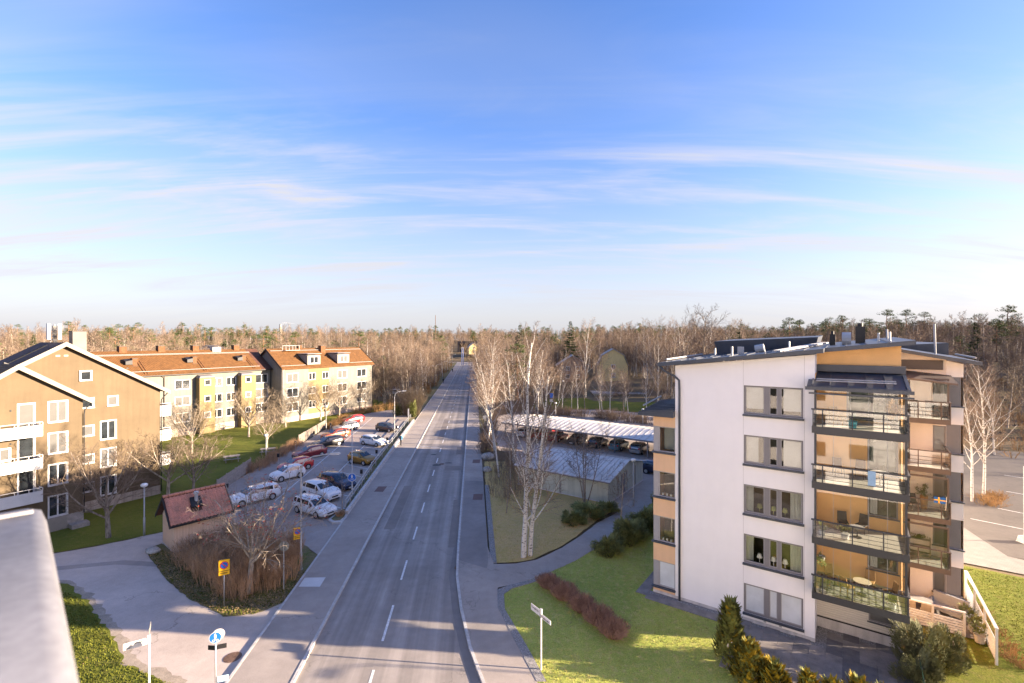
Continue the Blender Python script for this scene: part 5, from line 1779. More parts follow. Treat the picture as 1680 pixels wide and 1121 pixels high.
def conifer(key, kind, H, seed):
    rnd = random.Random(seed)
    a, b = MB(), MB()
    if kind == 'spruce':
        a.tube([(0, 0, -.1), (0, 0, H * .5), (0, 0, H)], [.18 * H / 10, .1 * H / 10, .015], 7, cap=False)
        z = H * .08
        while z < H * .985:
            f = 1 - z / H
            Lb = (.24 * H) * f ** .85 + .12
            nb = int(6 + 5 * f)
            for k in range(nb):
                t = rnd.uniform(0, 6.28)
                L = Lb * rnd.uniform(.7, 1.15)
                dr = Vector((math.cos(t), math.sin(t), -.18 * f + rnd.uniform(-.1, .12)))
                p0 = Vector((0, 0, z))
                ns = max(3, int(L / .16))
                for q in range(1, ns + 1):
                    u = q / ns
                    c = p0 + dr * L * u + Vector((0, 0, .10 * L * u * u))
                    w = .26 * (1.15 - .6 * u) * (H / 10) ** .4
                    for sd in (-1, 1):
                        sv = Vector((-dr.y, dr.x, 0)) * sd
                        e = c + sv * w + dr * w * .7 + Vector((0, 0, rnd.uniform(-.16, .02)))
                        b.poly([c, c + dr * w * .55 + Vector((0, 0, .03)), e])
                        b.poly([c, e, c + sv * w * .2 - Vector((0, 0, w * .55))])
            z += H * .026 * rnd.uniform(.8, 1.2)
        mt, mc = m_bark, m_needle
    else:
        a.tube([(0, 0, -.1), (.1, 0, H * .4), (-.05, .1, H * .75), (0, 0, H * .98)], [.17 * H / 10, .13 * H / 10, .08 * H / 10, .02], 7, cap=False)
        for k in range(30):
            z = H * rnd.uniform(.42, .99)
            f = max(.1, math.sin(math.pi * min(1, (z / H - .36) / .68)))
            t = rnd.uniform(0, 6.28)
            rr_ = .22 * H * f * rnd.uniform(.35, 1)
            c = Vector((math.cos(t) * rr_, math.sin(t) * rr_, z + rnd.uniform(0, .3)))
            a.tube([(0, 0, z - .35), c], [.05, .02], 4, cap=False)
            cr = .095 * H * rnd.uniform(.6, 1.1)
            for q in range(70):
                v = Vector((rnd.gauss(0, 1), rnd.gauss(0, 1), rnd.gauss(0, .6)))
                v = v.normalized() * rnd.uniform(.45, 1) ** .5
                pc = c + Vector((v.x * cr, v.y * cr, v.z * cr * .55))
                s_ = rnd.uniform(.14, .26) * (H / 10) ** .5
                o1 = Vector((rnd.uniform(-1, 1), rnd.uniform(-1, 1), rnd.uniform(-.5, 1))) * s_
                o2 = Vector((rnd.uniform(-1, 1), rnd.uniform(-1, 1), rnd.uniform(-.5, 1))) * s_
                b.poly([pc, pc + o1, pc + o2])
        mt, mc = m_pinebark, m_pineneedle
    vg = Veg()
    vg.a, vg.b = a, b
    TREES[key] = (a.mesh(key + '_trunk', mt), b.mesh(key + '_crown', mc), vg)


conifer('spruce_a', 'spruce', 13, 61)
conifer('spruce_b', 'spruce', 10, 62)
conifer('pine_a', 'pine', 13, 63)
conifer('pine_b', 'pine', 11, 64)


def twig_bush(rnd, mb, c, h, spread, n, r=.012, sides=3, arch=.4, sub=3):
    for k in range(n):
        t = rnd.uniform(0, 6.28)
        q = spread * math.sqrt(rnd.random())
        b = Vector((c[0] + math.cos(t) * q * .45, c[1] + math.sin(t) * q * .45, c[2]))
        e = Vector((c[0] + math.cos(t) * q + rnd.uniform(-.1, .1), c[1] + math.sin(t) * q + rnd.uniform(-.1, .1), c[2] + h * rnd.uniform(.6, 1.05) * (1 - arch * (q / spread) ** 2)))
        mid = b.lerp(e, .5) + Vector((rnd.uniform(-.12, .12), rnd.uniform(-.12, .12), .12 * h))
        mb.tube([b, mid, e], [r, r * .8, r * .45], sides, cap=False)
        for s in range(sub):
            f = rnd.uniform(.35, .95)
            p = mid.lerp(e, (f - .5) * 2) if f > .5 else b.lerp(mid, f * 2)
            L = h * rnd.uniform(.15, .35)
            mb.tube([p, p + Vector((rnd.uniform(-.6, .6) * L, rnd.uniform(-.6, .6) * L, rnd.uniform(.3, 1) * L))], [r * .6, r * .35], sides, cap=False)


def leafy(rnd, mb, c, rx, ry, rz, n, s, up=.5, flat=.35):
    """n leaf sprays (two triangles) spread through an uneven mound or column"""
    lumps = [(rnd.uniform(-.75, .75), rnd.uniform(-.75, .75), rnd.uniform(.05, .72), rnd.uniform(.2, .5)) for _ in range(16)]
    for k in range(n):
        l = rnd.choice(lumps)
        v = Vector((rnd.gauss(0, 1), rnd.gauss(0, 1), rnd.gauss(0, 1))).normalized() * rnd.uniform(.55, 1.0) * l[3]
        p = Vector((c[0] + (l[0] + v.x) * rx, c[1] + (l[1] + v.y) * ry, c[2] + max(.02, (l[2] + v.z * .9)) * rz))
        out = Vector((l[0] + v.x, l[1] + v.y, up + rnd.uniform(-.2, .5))).normalized()
        L = s * rnd.uniform(.6, 1.3)
        sd = out.cross(Vector((0, 0, 1)))
        if sd.length < .01:
            sd = Vector((1, 0, 0))
        sd = sd.normalized() * L * flat
        rj = Vector((rnd.uniform(-.3, .3), rnd.uniform(-.3, .3), rnd.uniform(-.3, .3))) * L
        mb.poly([p - sd, p + sd * .4 + rj * .3, p + out * L + rj])
        mb.poly([p, p + sd + out * L * .4 + rj * .5, p + out * L * .75 + rj + Vector((0, 0, -.3 * L))])


# ------------------------------------------------------------------ planting near the viewer
GX = lambda x, y: (x, y, 0.0)
# twin birch by the footpath
rnd = random.Random(77)
TWIN = dict(BIRCH, segs=[12, 6, 4, 3], n=[20, 11, 8], start=[.13, .2, .15], ang=[34, 36, 42], ratio=[.38, .36, .5], trop=[.02, .11, .03, -.05], shape=[.6, .5, .4], tip=[.22, .25, .35, .5], rmin=.009)
vg = Veg()
grow(vg, random.Random(5), Vector((0, 0, -.1)), Vector((.02, 0, 1)), 15.8, .21, 0, TWIN)
grow(vg, random.Random(9), Vector((.5, .25, -.1)), Vector((.035, .02, 1)), 13.6, .18, 0, TWIN)
tw_ = thing('birch_tree', 'tall twin-stemmed white birch standing alone by the footpath junction', 'tree', (.85, 34.8, .07), 0)
vg.a.build('trunk', m_birch, tw_)
vg.b.build('crown', m_twig2, tw_)
# leaning limb birch behind it
tree('birch_b', 'birch_tree', 'leaning white birch between the twin birch and the road', (-1.5, 55, .05), .92, 2.6)
for i, (x, y, k, s_) in enumerate([(-2.4, 66, 'birch_c', 1.15), (-3.6, 71, 'birch_b', 1.1), (-4.0, 78, 'birch_a', 1.15), (-3.2, 75, 'birch_b', 1.2), (-4.6, 85, 'birch_c', 1.2), (.2, 61, 'birch_a', 1.0)]):
    tree(k, 'birch_tree', ['slim birch close to the pavement, nearest beyond the leaning one', 'slim verge birch, second along the pavement', 'slim verge birch, fourth along the pavement', 'slim verge birch, third along the pavement', 'slim verge birch, last before the roadside thicket', 'slim birch behind the left end of the garage'][i], (x, y, .03), s_, i * 1.1, 'birches along the pavement')
tree('multi', 'bare_tree', 'dark many-stemmed bare tree in front of the garage wall', (7.0, 45.4, .05), 1.0, 1.0)
tree('young', 'bare_tree', 'slender young tree growing out of the juniper by the footpath', (8.9, 38.9, .05), .98, .5)
tree('sapling', 'bare_tree', 'thin sapling with a short pale trunk on the dry lawn left of the birch', (-.5, 43.6, .05), 1.1)
tree('young', 'bare_tree', 'young bare tree against the left end of the garage', (-.2, 52, .05), 1.1, 2.5)
# left lawn trees
tree('round_a', 'bare_tree', 'broad knobbly bare tree on the shaded lawn in front of the tan house', (-32.6, 38.4, 0), .98, .6)
tree('round_b', 'bare_tree', 'bare tree at the corner of the tan house with branches across its wall', (-34.6, 47.8, 0), 1.0, 2.2)
tree('round_a', 'bare_tree', 'low bare tree just behind the tile-roofed shed', (-32.6, 48.6, 0), .78, 4.0)
tree('round_c', 'bare_tree', 'bare tree alone on the sunlit lawn before the long cream house', (-43.2, 78, 0), 1.0, 1.1)
tree('round_b', 'bare_tree', 'wide bare tree leaning over the picnic table', (-35.2, 68.2, 0), .92, 3.3)
tree('round_c', 'bare_tree', 'bare tree beside the far corner balconies of the tan house', (-44.8, 66.5, 0), .9, 5.0)
for i, (x, y, s, l) in enumerate([(-41.2, 86.5, .92, 'first bare tree from the left against the dormer house wall'), (-37.6, 93.4, 1.05, 'second bare tree from the left against the dormer house wall'),
                                  (-35.8, 98.5, 1.08, 'third bare tree from the left against the dormer house wall'), (-32.8, 106.5, .95, 'bare tree at the right end of the dormer house wall')]):
    tree(('round_b', 'round_c')[i % 2], 'bare_tree', l, (x, y, 0), s, i * 1.3)
tree('round_c', 'bare_tree', 'bare tree right of the dormer house beyond the brown hedge', (-31.5, 118, 0), .95, 2.0)
# rowan with berries by the drive
ROW = dict(ROUND, n=[10, 9, 7, 5], start=[.72, .15, .2, .2], ratio=[2.15, .5, .45, .48], ang=[44, 42, 42, 42], trop=[0, .10, .05, .0, -.05], rmin=.008)
vg = Veg()
grow(vg, random.Random(15), Vector((0, 0, -.1)), Vector((.02, 0, 1)), 2.75, .20, 0, ROW)
rowan = thing('rowan_tree', 'bare rowan with scattered red berries in front of the brown hedge', 'tree', (-16.5, 29.9, 0), 0)
vg.a.build('trunk', m_bark2, rowan)
vg.b.build('crown', M('rowan_twigs', (0.27, 0.22, 0.175), 0.9, 0.2, 0.8, fine=0), rowan)
bm_ = MB()
rb = random.Random(4)
vv = vg.b.v
for k in range(420):
    p = Vector(rb.choice(vv))
    if p.z < 4.2:
        continue
    for q in range(2):
        c = p + Vector((rb.uniform(-.05, .05), rb.uniform(-.05, .05), -.05))
        bm_.ell(c, .035, .035, .03, 4, 2)
o = bm_.build('berries', m_berry, rowan)
o['kind'] = 'stuff'
# small tree on the kerb island by the parking entrance
tree('sapling', 'bare_tree', 'small bare tree on the kerb island beside the white estate', (-15.4, 43.2, .1), 1.0, 1.0)

# brown hedge beside the shed
hd = thing('hedge', 'big brown leafless hedge beside the shed and behind the rowan', 'hedge', (-20, 33, 0))
rnd = random.Random(8)
mb = MB()
pts_h = []
poly_h = [(-25.0, 34.6), (-22.5, 32.6), (-19.6, 30.4), (-17.2, 29.0), (-15.6, 29.4), (-14.5, 31.0), (-14.6, 33.6), (-16.6, 36.4), (-19.5, 37.0), (-21.4, 38.6), (-23.2, 38.8)]


def inside(p, poly):
    c = False
    n = len(poly)
    for i in range(n):
        a, b = poly[i], poly[(i + 1) % n]
        if (a[1] > p[1]) != (b[1] > p[1]) and p[0] < (b[0] - a[0]) * (p[1] - a[1]) / (b[1] - a[1]) + a[0]:
            c = not c
    return c


while len(pts_h) < 190:
    p = (rnd.uniform(-25.2, -14), rnd.uniform(28.5, 39))
    if inside(p, poly_h):
        pts_h.append(p)
for p in pts_h:
    hh = 1.55 if p[0] < -20.8 else 2.3 if p[0] < -17.5 else 2.1
    twig_bush(rnd, mb, (p[0] + 20, p[1] - 33, 0), hh * rnd.uniform(.8, 1.1), .8, 17, .013, 3, .35, 4)
mb.build('stems', m_hedge, hd)


def hedge_line(label, p0, p1, w, h, n, mat, grp=None, name='hedge'):
    d = Vector((p1[0] - p0[0], p1[1] - p0[1], 0))
    t = thing(name, label, 'hedge', (*p0, 0), math.atan2(d.y, d.x), grp)
    mb_ = MB()
    r_ = random.Random(int(p0[1] * 10))
    for k in range(n):
        twig_bush(r_, mb_, (d.length * (k + r_.random()) / n, r_.uniform(-w / 2, w / 2), 0), h * r_.uniform(.8, 1.1), w * .5, 14, .016, 3, .3, 3)
    mb_.build('stems', mat, t)
    return t


hedge_line('low dark brown hedge between the picnic lawn and the white and red parked cars', (-31.2, 56.5), (-32.2, 71.5), 1.6, 1.35, 60, m_hedge)
hedge_line('tawny hedge beside the pale board fence and orange car', (-32.3, 84.0), (-33.4, 96.0), 1.5, 1.4, 42, m_goldtwig)
hedge_line('tawny clipped hedge closing the far end of the parking lot', (-33.4, 100.5), (-27.0, 110.0), 1.6, 1.7, 46, m_goldtwig)
# ivy covered thicket at the head of the lot
iv = thing('ivy_bush', 'dark green ivy thicket under pale bare branches at the end of the guard rail', 'bush', (-21.5, 101, 0))
rnd = random.Random(31)
mb = MB()
leafy(rnd, mb, (-1.2, .5, 0), 2.3, 2.4, 2.8, 5200, .28)
leafy(rnd, mb, (1.2, -3.0, 0), .75, .9, 3.6, 2200, .25)
mb.build('leaves', m_juniper, iv)
mb = MB()
twig_bush(rnd, mb, (.2, -.5, 0), 6.2, 3.8, 210, .03, 3, .35, 6)
mb.build('branches', m_twig3, iv)

# barberry shrubs on the lawn
rnd = random.Random(12)
for i, (x, y, s, l) in enumerate([(2.35, 30.6, .95, 'upper left red-brown barberry of the row on the lawn'), (3.2, 29.3, 1.1, 'second red-brown barberry of the row on the lawn'), (4.1, 28.0, 1.05, 'third red-brown barberry of the row on the lawn'),
                                  (4.9, 26.7, 1.1, 'fourth red-brown barberry of the row on the lawn'), (5.45, 25.6, 1.05, 'lower right red-brown barberry of the row on the lawn')]):
    t = thing('barberry_shrub', l, 'shrub', (x, y, .07), 0, 'barberry row on the lawn')
    mb = MB()
    twig_bush(rnd, mb, (0, 0, 0), .85 * s, .95 * s, 420, .011, 3, .45, 4)
    mb.build('twigs', m_redtwig, t)
# junipers by the footpath
for i, (x, y, rx, ry, rz, n, l) in enumerate([(7.2, 35.9, 1.3, 1.2, 1.0, 2600, 'low juniper at the near tip of the bed beside the footpath'), (9.2, 37.6, 1.6, 1.5, 1.6, 4200, 'middle juniper under the slender young tree'),
                                              (11.3, 40.2, 1.6, 1.7, 1.6, 4000, 'far juniper beside the corner of the white block'), (5.3, 41.5, 1.1, 1.1, .9, 1800, 'juniper clump at the left end before the garage wall'),
                                              (7.2, 43.0, 1.5, 1.4, 1.1, 3000, 'juniper clump in the middle before the garage wall'), (9.0, 43.9, 1.0, 1.0, .9, 1600, 'juniper clump at the garage corner by the path'), (14.2, 45.5, .9, .9, 1.1, 1500, 'dark green bush between the white block and the yard')]):
    t = thing('juniper', l, 'shrub', (x, y, .06), 0, 'junipers by the footpath')
    mb = MB()
    leafy(random.Random(90 + i), mb, (0, 0, 0), rx, ry, rz, n, .26, .35, .2)
    mb.build('foliage', m_juniper, t)
# golden thujas at the terrace
thj = [(10.75, 23.35, .66, 3.0, 2400, 'tall dark thuja at the corner of the dark paving'), (11.1, 22.2, .82, 1.65, 2400, 'broad golden-tipped thuja before the tall one'), (11.8, 21.4, .66, 1.25, 1700, 'golden-tipped thuja on the paving edge, second in the row'),
       (12.9, 20.7, .45, 1.35, 800, 'narrow golden thuja tip rising at the bottom edge below the paving'), (13.8, 20.5, .5, 1.05, 800, 'low golden thuja tips left of centre along the bottom edge'), (14.9, 20.4, .5, 1.25, 900, 'golden thuja tips in the middle of the bottom edge'), (15.8, 20.2, .45, 1.0, 700, 'rightmost golden thuja tips along the bottom edge')]
for i, (x, y, r_, h_, n, l) in enumerate(thj):
    t = thing('thuja', l, 'conifer', (x, y, .07), 0, 'thujas edging the paving')
    rr_ = random.Random(200 + i)
    m1, m2 = MB(), MB()
    for k in range(n):
        z = h_ * rr_.random() ** .8
        f = (1 - (z / h_) ** 1.7) ** .6
        t_ = rr_.uniform(0, 6.28)
        lob = 1 + .22 * math.sin(3 * t_ + z * 3 + i) + .16 * math.sin(7 * t_ - z * 5)
        q = r_ * f * lob * rr_.uniform(.5, 1) ** .5
        p = Vector((math.cos(t_) * q, math.sin(t_) * q, z))
        L = rr_.uniform(.06, .17) if rr_.random() < .85 else rr_.uniform(.2, .34)
        out = Vector((math.cos(t_) * .6, math.sin(t_) * .6, .9)).normalized()
        sd = Vector((-math.sin(t_), math.cos(t_), 0)) * L * .35
        j = Vector((rr_.uniform(-.3, .3), rr_.uniform(-.3, .3), rr_.uniform(-.2, .2))) * L
        tgt = m2 if (i > 0 and q > r_ * f * lob * .72 and rr_.random() < .55) or (i == 0 and rr_.random() < .06) else m1
        tgt.poly([p - sd, p + sd, p + out * L * 1.4 + j])
        tgt.poly([p + j, p + sd * 1.4 + out * L * .5, p + out * L + j * 2])
    m1.build('foliage', m_thuja, t)
    m2.build('golden_tips', m_goldleaf, t)['kind'] = 'stuff'
# two pines by the terrace
for i, (x, y, r_, h_, l) in enumerate([(19.75, 22.55, 1.15, 2.5, 'bushy dwarf pine at the front corner of the terrace railing'), (21.6, 23.3, .85, 1.9, 'smaller dwarf pine between the terrace railing and the white screen'), (18.75, 21.8, .8, 1.5, 'low spreading dwarf pine above the right end of the dark paving')]):
    t = thing('dwarf_pine', l, 'conifer', (x, y, .05), 0, 'dwarf pines by the terrace')
    mb = MB()
    leafy(random.Random(300 + i), mb, (0, 0, 0), r_, r_, h_, 8000 if i == 0 else 5000, .15, .9, .22)
    mb.build('foliage', M('dwarf_pine_needles', (0.185, 0.190, 0.085), 0.8, 0.3, 1.2, fine=0), t)
    mb = MB().tube([(0, 0, -.05), (.05, 0, h_ * .6)], [.07, .04], 6)
    mb.build('trunk', m_bark, t)
nf = thing('net_fence', 'dark green net fence at the right edge of the dark paving', 'fence', (*bl(12.75, -5.6), .07), A0 + R(90))
for k in range(4):
    MB().box(k * 1.7 - .025, k * 1.7 + .025, -.025, .025, 0, 1.1).build('post', m_darkmetal, nf)
nm = MB()
for k in range(34):
    nm.box(k * .15, k * .15 + .012, -.006, .006, .05, 1.05)
for k in range(8):
    nm.box(0, 5.1, -.005, .005, .06 + k * .14, .07 + k * .14)
nm.build('net', M('net_green', (.02, .09, .06), .6, .1, 2), nf)['kind'] = 'stuff'
# tawny planting along the white screen, shrubs at the corner of the block
hedge_line('strip of dry tawny planting outside the tall white terrace railing', (24.6, 23.0), (29.6, 33.6), 1.1, .4, 60, m_goldtwig, name='planting')
hedge_line('tawny grass under the birches at the visitor lot', (45.5, 45.5), (49.5, 49.0), 1.8, .6, 30, m_goldtwig, name='planting')
cs = thing('corner_shrub', 'yellow-green shrub at the corner of the block by the paved walk', 'shrub', (33.6, 38.2, 0))
mb = MB()
leafy(random.Random(8), mb, (0, 0, 0), 1.0, 1.0, 1.6, 1500, .22, .5, .4)
mb.build('foliage', m_goldleaf, cs)
tree('birch_b', 'birch_tree', 'left of the two birches at the visitor lot', (45.4, 46.9, 0), .95, 1.0)
tree('birch_a', 'birch_tree', 'right of the two birches at the visitor lot', (48.2, 48.6, 0), .95, 3.0)
tree('birch_c', 'birch_tree', 'birch on the stony slope at the picture edge', (67, 66, .0), 1.05, .5)
tree('birch_b', 'birch_tree', 'birch on the slope just right of the block', (60, 66, .0), 1.0, 4.5)

# grass blades for the close lawns, fallen leaves on the bed and kerb


def blades(name, poly, n, z, mat, seed, h=.09, lab=None):
    r_ = random.Random(seed)
    xs_, ys_ = [p[0] for p in poly], [p[1] for p in poly]
    mb_ = MB()
    c = 0
    while c < n:
        p = (r_.uniform(min(xs_), max(xs_)), r_.uniform(min(ys_), max(ys_)))
        if not inside(p, poly):
            continue
        c += 1
        t = r_.uniform(0, 6.28)
        w = r_.uniform(.015, .035)
        hh = h * r_.uniform(.5, 1.4)
        ax = Vector((math.cos(t) * w, math.sin(t) * w, 0))
        P0 = Vector((p[0], p[1], z))
        lean = Vector((r_.uniform(-.06, .06), r_.uniform(-.06, .06), hh))
        mb_.poly([P0 - ax, P0 + ax, P0 + lean])
    o = mb_.build(name, mat)
    tag(o, lab, None, None, 'stuff')
    return o


pl_r = [(1.15, 21.5), (.3, 24.7), (-.85, 28.2), (-.9, 30.2), (1.2, 31.5), (4.6, 34.3), (6.4, 36.3), (10, 41.3), (10.5, 37), (8.3, 29.8), (12.0, 26.5), (13.2, 22.4), (12.5, 19), (4, 19)]
blades('grass', pl_r, 14000, .07, MATS.get('shade_paled_blade') or M('shade_paled_blade', (0.40, 0.37, 0.11), 0.9, 0.3, 0.8, spec=0.1, fine=0, coords='World'), 1, .05)  # blades paled in colour along with the shaded lawn
pl_m = [(-1.55, 33.9), (1.6, 34.5), (5.5, 38.9), (9.0, 44), (2, 51), (-3, 56), (-2.4, 46)]
blades('grass', pl_m, 7000, .065, m_blade_dry, 2, .05)
pl_b = [(-30, 30.9), (-26.2, 29.05), (-21.1, 25.15), (-19.2, 23.45), (-15.6, 21.95), (-14.4, 20), (-24, 20), (-32, 27)]
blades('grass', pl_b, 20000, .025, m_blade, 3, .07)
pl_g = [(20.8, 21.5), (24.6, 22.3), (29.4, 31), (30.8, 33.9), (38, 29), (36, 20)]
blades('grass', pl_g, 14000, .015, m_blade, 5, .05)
poly_bed = [(-27.9, 36.2), (-25.4, 33.8), (-23.1, 31.7), (-19.9, 29.3), (-16.6, 27.4), (-15, 27.7), (-13.9, 28.9), (-14.2, 33), (-15.5, 30.2), (-17.5, 29.3), (-22, 33), (-25.2, 35.5)]
blades('grass', poly_bed, 4000, .03, m_blade, 6, .10)
r_ = random.Random(6)
mb = MB()
c = 0
while c < 2600:
    p = (r_.uniform(-28, -13.7), r_.uniform(27.3, 37))
    if not inside(p, poly_bed):
        continue
    c += 1
    t = r_.uniform(0, 6.28)
    s = r_.uniform(.03, .07)
    a = Vector((math.cos(t), math.sin(t), r_.uniform(-.4, .4))) * s
    b = Vector((-math.sin(t), math.cos(t), r_.uniform(-.4, .4))) * s * .7
    P0 = Vector((*p, r_.uniform(.05, .13)))
    mb.poly([P0 - a, P0 + b, P0 + a, P0 - b])
for k in range(900):
    p = (r_.uniform(-30, 13), r_.uniform(20, 36))
    if inside(p, pl_r) or inside(p, pl_b):
        t = r_.uniform(0, 6.28)
        s = .04
        a = Vector((math.cos(t), math.sin(t), .2)) * s
        b = Vector((-math.sin(t), math.cos(t), .2)) * s * .7
        P0 = Vector((*p, .14))
        mb.poly([P0 - a, P0 + b, P0 + a, P0 - b])
tag(mb.build('fallen_leaves', m_leaf), kind='stuff')

# ------------------------------------------------------------------ cars
STY = {
    # top profile (x fraction from rear -0.5 to nose 0.5, z fraction of height), cabin stations flagged by 1
    'hatch': [(-.5, .50, 0), (-.495, .64, 0), (-.47, .70, 0), (-.40, .95, 1), (-.30, 1.0, 1), (-.10, 1.0, 1), (.05, .97, 1), (.235, .68, 0), (.36, .63, 0), (.45, .56, 0), (.49, .47, 0), (.5, .38, 0)],
    'wagon': [(-.5, .48, 0), (-.495, .62, 0), (-.485, .68, 0), (-.44, .95, 1), (-.34, 1.0, 1), (-.12, 1.0, 1), (.06, .96, 1), (.21, .66, 0), (.35, .61, 0), (.45, .55, 0), (.49, .46, 0), (.5, .36, 0)],
    'suv': [(-.5, .48, 0), (-.495, .62, 0), (-.475, .70, 0), (-.41, .95, 1), (-.30, 1.0, 1), (-.10, 1.0, 1), (.06, .97, 1), (.22, .70, 0), (.35, .66, 0), (.45, .61, 0), (.49, .52, 0), (.5, .40, 0)],
    'sedan': [(-.5, .46, 0), (-.495, .60, 0), (-.42, .67, 0), (-.25, .93, 1), (-.17, 1.0, 1), (-.05, 1.0, 1), (.06, .96, 1), (.22, .67, 0), (.35, .62, 0), (.45, .55, 0), (.49, .46, 0), (.5, .36, 0)],
}
_CAR = {}


def car_parts(style, L, W, H, clear):
    key = (style, L, W, H)
    if key in _CAR:
        return _CAR[key]
    st = STY[style]
    zb = clear
    rows = []
    belt = .66 * H
    for (fx, fz, cab) in st:
        x = fx * L
        e = abs(fx) / .5
        w = W / 2 * (1 - .16 * max(0, (e - .72) / .28) ** 1.6)
        zt = fz * H
        if cab:
            bz = belt + .02 * H * (1 if fx < -.2 else 0)
            cw = w * .80
            sec = [(0, zb), (w * .88, zb), (w * .985, zb + .12), (w, zb + .38 * (belt - zb)), (w * .985, bz - .08), (w * .945, bz), (cw, zt - .055 * H), (cw * .82, zt - .01 * H), (0, zt + .012)]
        else:
            z5 = min(belt, zt)
            lowz = zb + (.08 if e > .97 else 0)
            sec = [(0, lowz), (w * .88, lowz), (w * .985, lowz + .12 * min(1, (z5 - lowz) / .3)), (w, lowz + .45 * (z5 - lowz)), (w * .985, z5 - .10 * (z5 - lowz)), (w * .93, z5 - .02), (w * .84, zt), (w * .6, zt + .006), (0, zt + .012)]
        rows.append([(x, y, z) for y, z in sec])
    n = len(rows[0])
    mb = MB()
    for s in (1, -1):
        base = len(mb.v)
        for r in rows:
            mb.v.extend([(p[0], p[1] * s, p[2]) for p in r])
        for i in range(len(rows) - 1):
            for j in range(n - 1):
                q = (base + i * n + j, base + (i + 1) * n + j, base + (i + 1) * n + j + 1, base + i * n + j + 1)
                mb.f.append(q if s < 0 else tuple(reversed(q)))
                mb.m.append(0)
        for i, rev in ((0, s > 0), (len(rows) - 1, s < 0)):
            q = tuple(base + i * n + j for j in range(n))
            mb.f.append(q if rev else tuple(reversed(q)))
            mb.m.append(0)
    cabs = [i for i, r in enumerate(st) if r[2]]
    c0, c1 = cabs[0], cabs[-1]

    def quad(pts, off, ins):
        P = [Vector(p) for p in pts]
        c = sum(P, Vector()) / 4
        nrm = (P[2] - P[0]).cross(P[3] - P[1]).normalized()
        if nrm.dot(c - Vector((0, 0, H * .45))) < 0:
            nrm = -nrm
        out = [p + (c - p) * ins + nrm * off for p in P]
        return out
    gl = {'side': [], 'front': None, 'rear': None}
    for s in (1, -1):
        def pt(i, j):
            p = rows[i][j]
            return (p[0], p[1] * s, p[2])
        mid = (c0 + c1) // 2 + 0
        for (a, b) in ((c0, mid), (mid, c1)):
            m_ = MB()
            m_.poly(quad([pt(a, 5), pt(b, 5), pt(b, 6), pt(a, 6)], .012, .10))
            gl['side'].append(m_)
        m_ = MB()
        A, B, Cc = Vector(pt(c1, 5)), Vector(pt(c1, 6)), Vector(pt(c1 + 1, 5))
        m_.poly([A.lerp(B, .08) + Vector((.03, .012 * s, 0)), B + Vector((.02, .012 * s, -.03)), Cc.lerp(A, .25) + Vector((0, .014 * s, .03))])
        gl['side'].append(m_)
    f_ = MB()
    r0, r1 = rows[c1], rows[c1 + 1]
    f_.poly(quad([(r1[6][0], -r1[6][1], r1[6][2]), (r1[6][0], r1[6][1], r1[6][2]), (r0[7][0], r0[6][1] * .95, r0[7][2]), (r0[7][0], -r0[6][1] * .95, r0[7][2])], .018, .06))
    gl['front'] = f_
    g_ = MB()
    r0, r1 = rows[c0], rows[c0 - 1]
    g_.poly(quad([(r1[6][0], -r1[6][1], r1[6][2]), (r1[6][0], r1[6][1], r1[6][2]), (r0[7][0], r0[6][1] * .95, r0[7][2]), (r0[7][0], -r0[6][1] * .95, r0[7][2])], .018, .10))
    gl['rear'] = g_
    rw = .315 if H < 1.6 else .35
    ty = MB()
    ty.tube([(0, -.10, 0), (0, -.085, 0), (0, .085, 0), (0, .10, 0)], [rw * .9, rw, rw, rw * .9], 18)
    rim = MB()
    rim.tube([(0, -.104, 0), (0, .104, 0)], rw * .66, 14)
    for k in range(5):
        t = k * 2 * math.pi / 5
        rim.hexa([(math.cos(t) * rw * .1 - .02, -.112, math.sin(t) * rw * .1 - .02), (math.cos(t) * rw * .6 - .02, -.112, math.sin(t) * rw * .6 - .02), (math.cos(t) * rw * .6 + .02, -.112, math.sin(t) * rw * .6 + .02), (math.cos(t) * rw * .1 + .02, -.112, math.sin(t) * rw * .1 + .02),
                  (math.cos(t) * rw * .1 - .02, .112, math.sin(t) * rw * .1 - .02), (math.cos(t) * rw * .6 - .02, .112, math.sin(t) * rw * .6 - .02), (math.cos(t) * rw * .6 + .02, .112, math.sin(t) * rw * .6 + .02), (math.cos(t) * rw * .1 + .02, .112, math.sin(t) * rw * .1 + .02)])
    arch = MB()
    vs = [(math.cos(2 * math.pi * k / 20) * rw * 1.16, 0, math.sin(2 * math.pi * k / 20) * rw * 1.16) for k in range(20)]
    arch.extr(vs, (0, .02, 0))
    hz = .50 * H if style != 'suv' else .53 * H
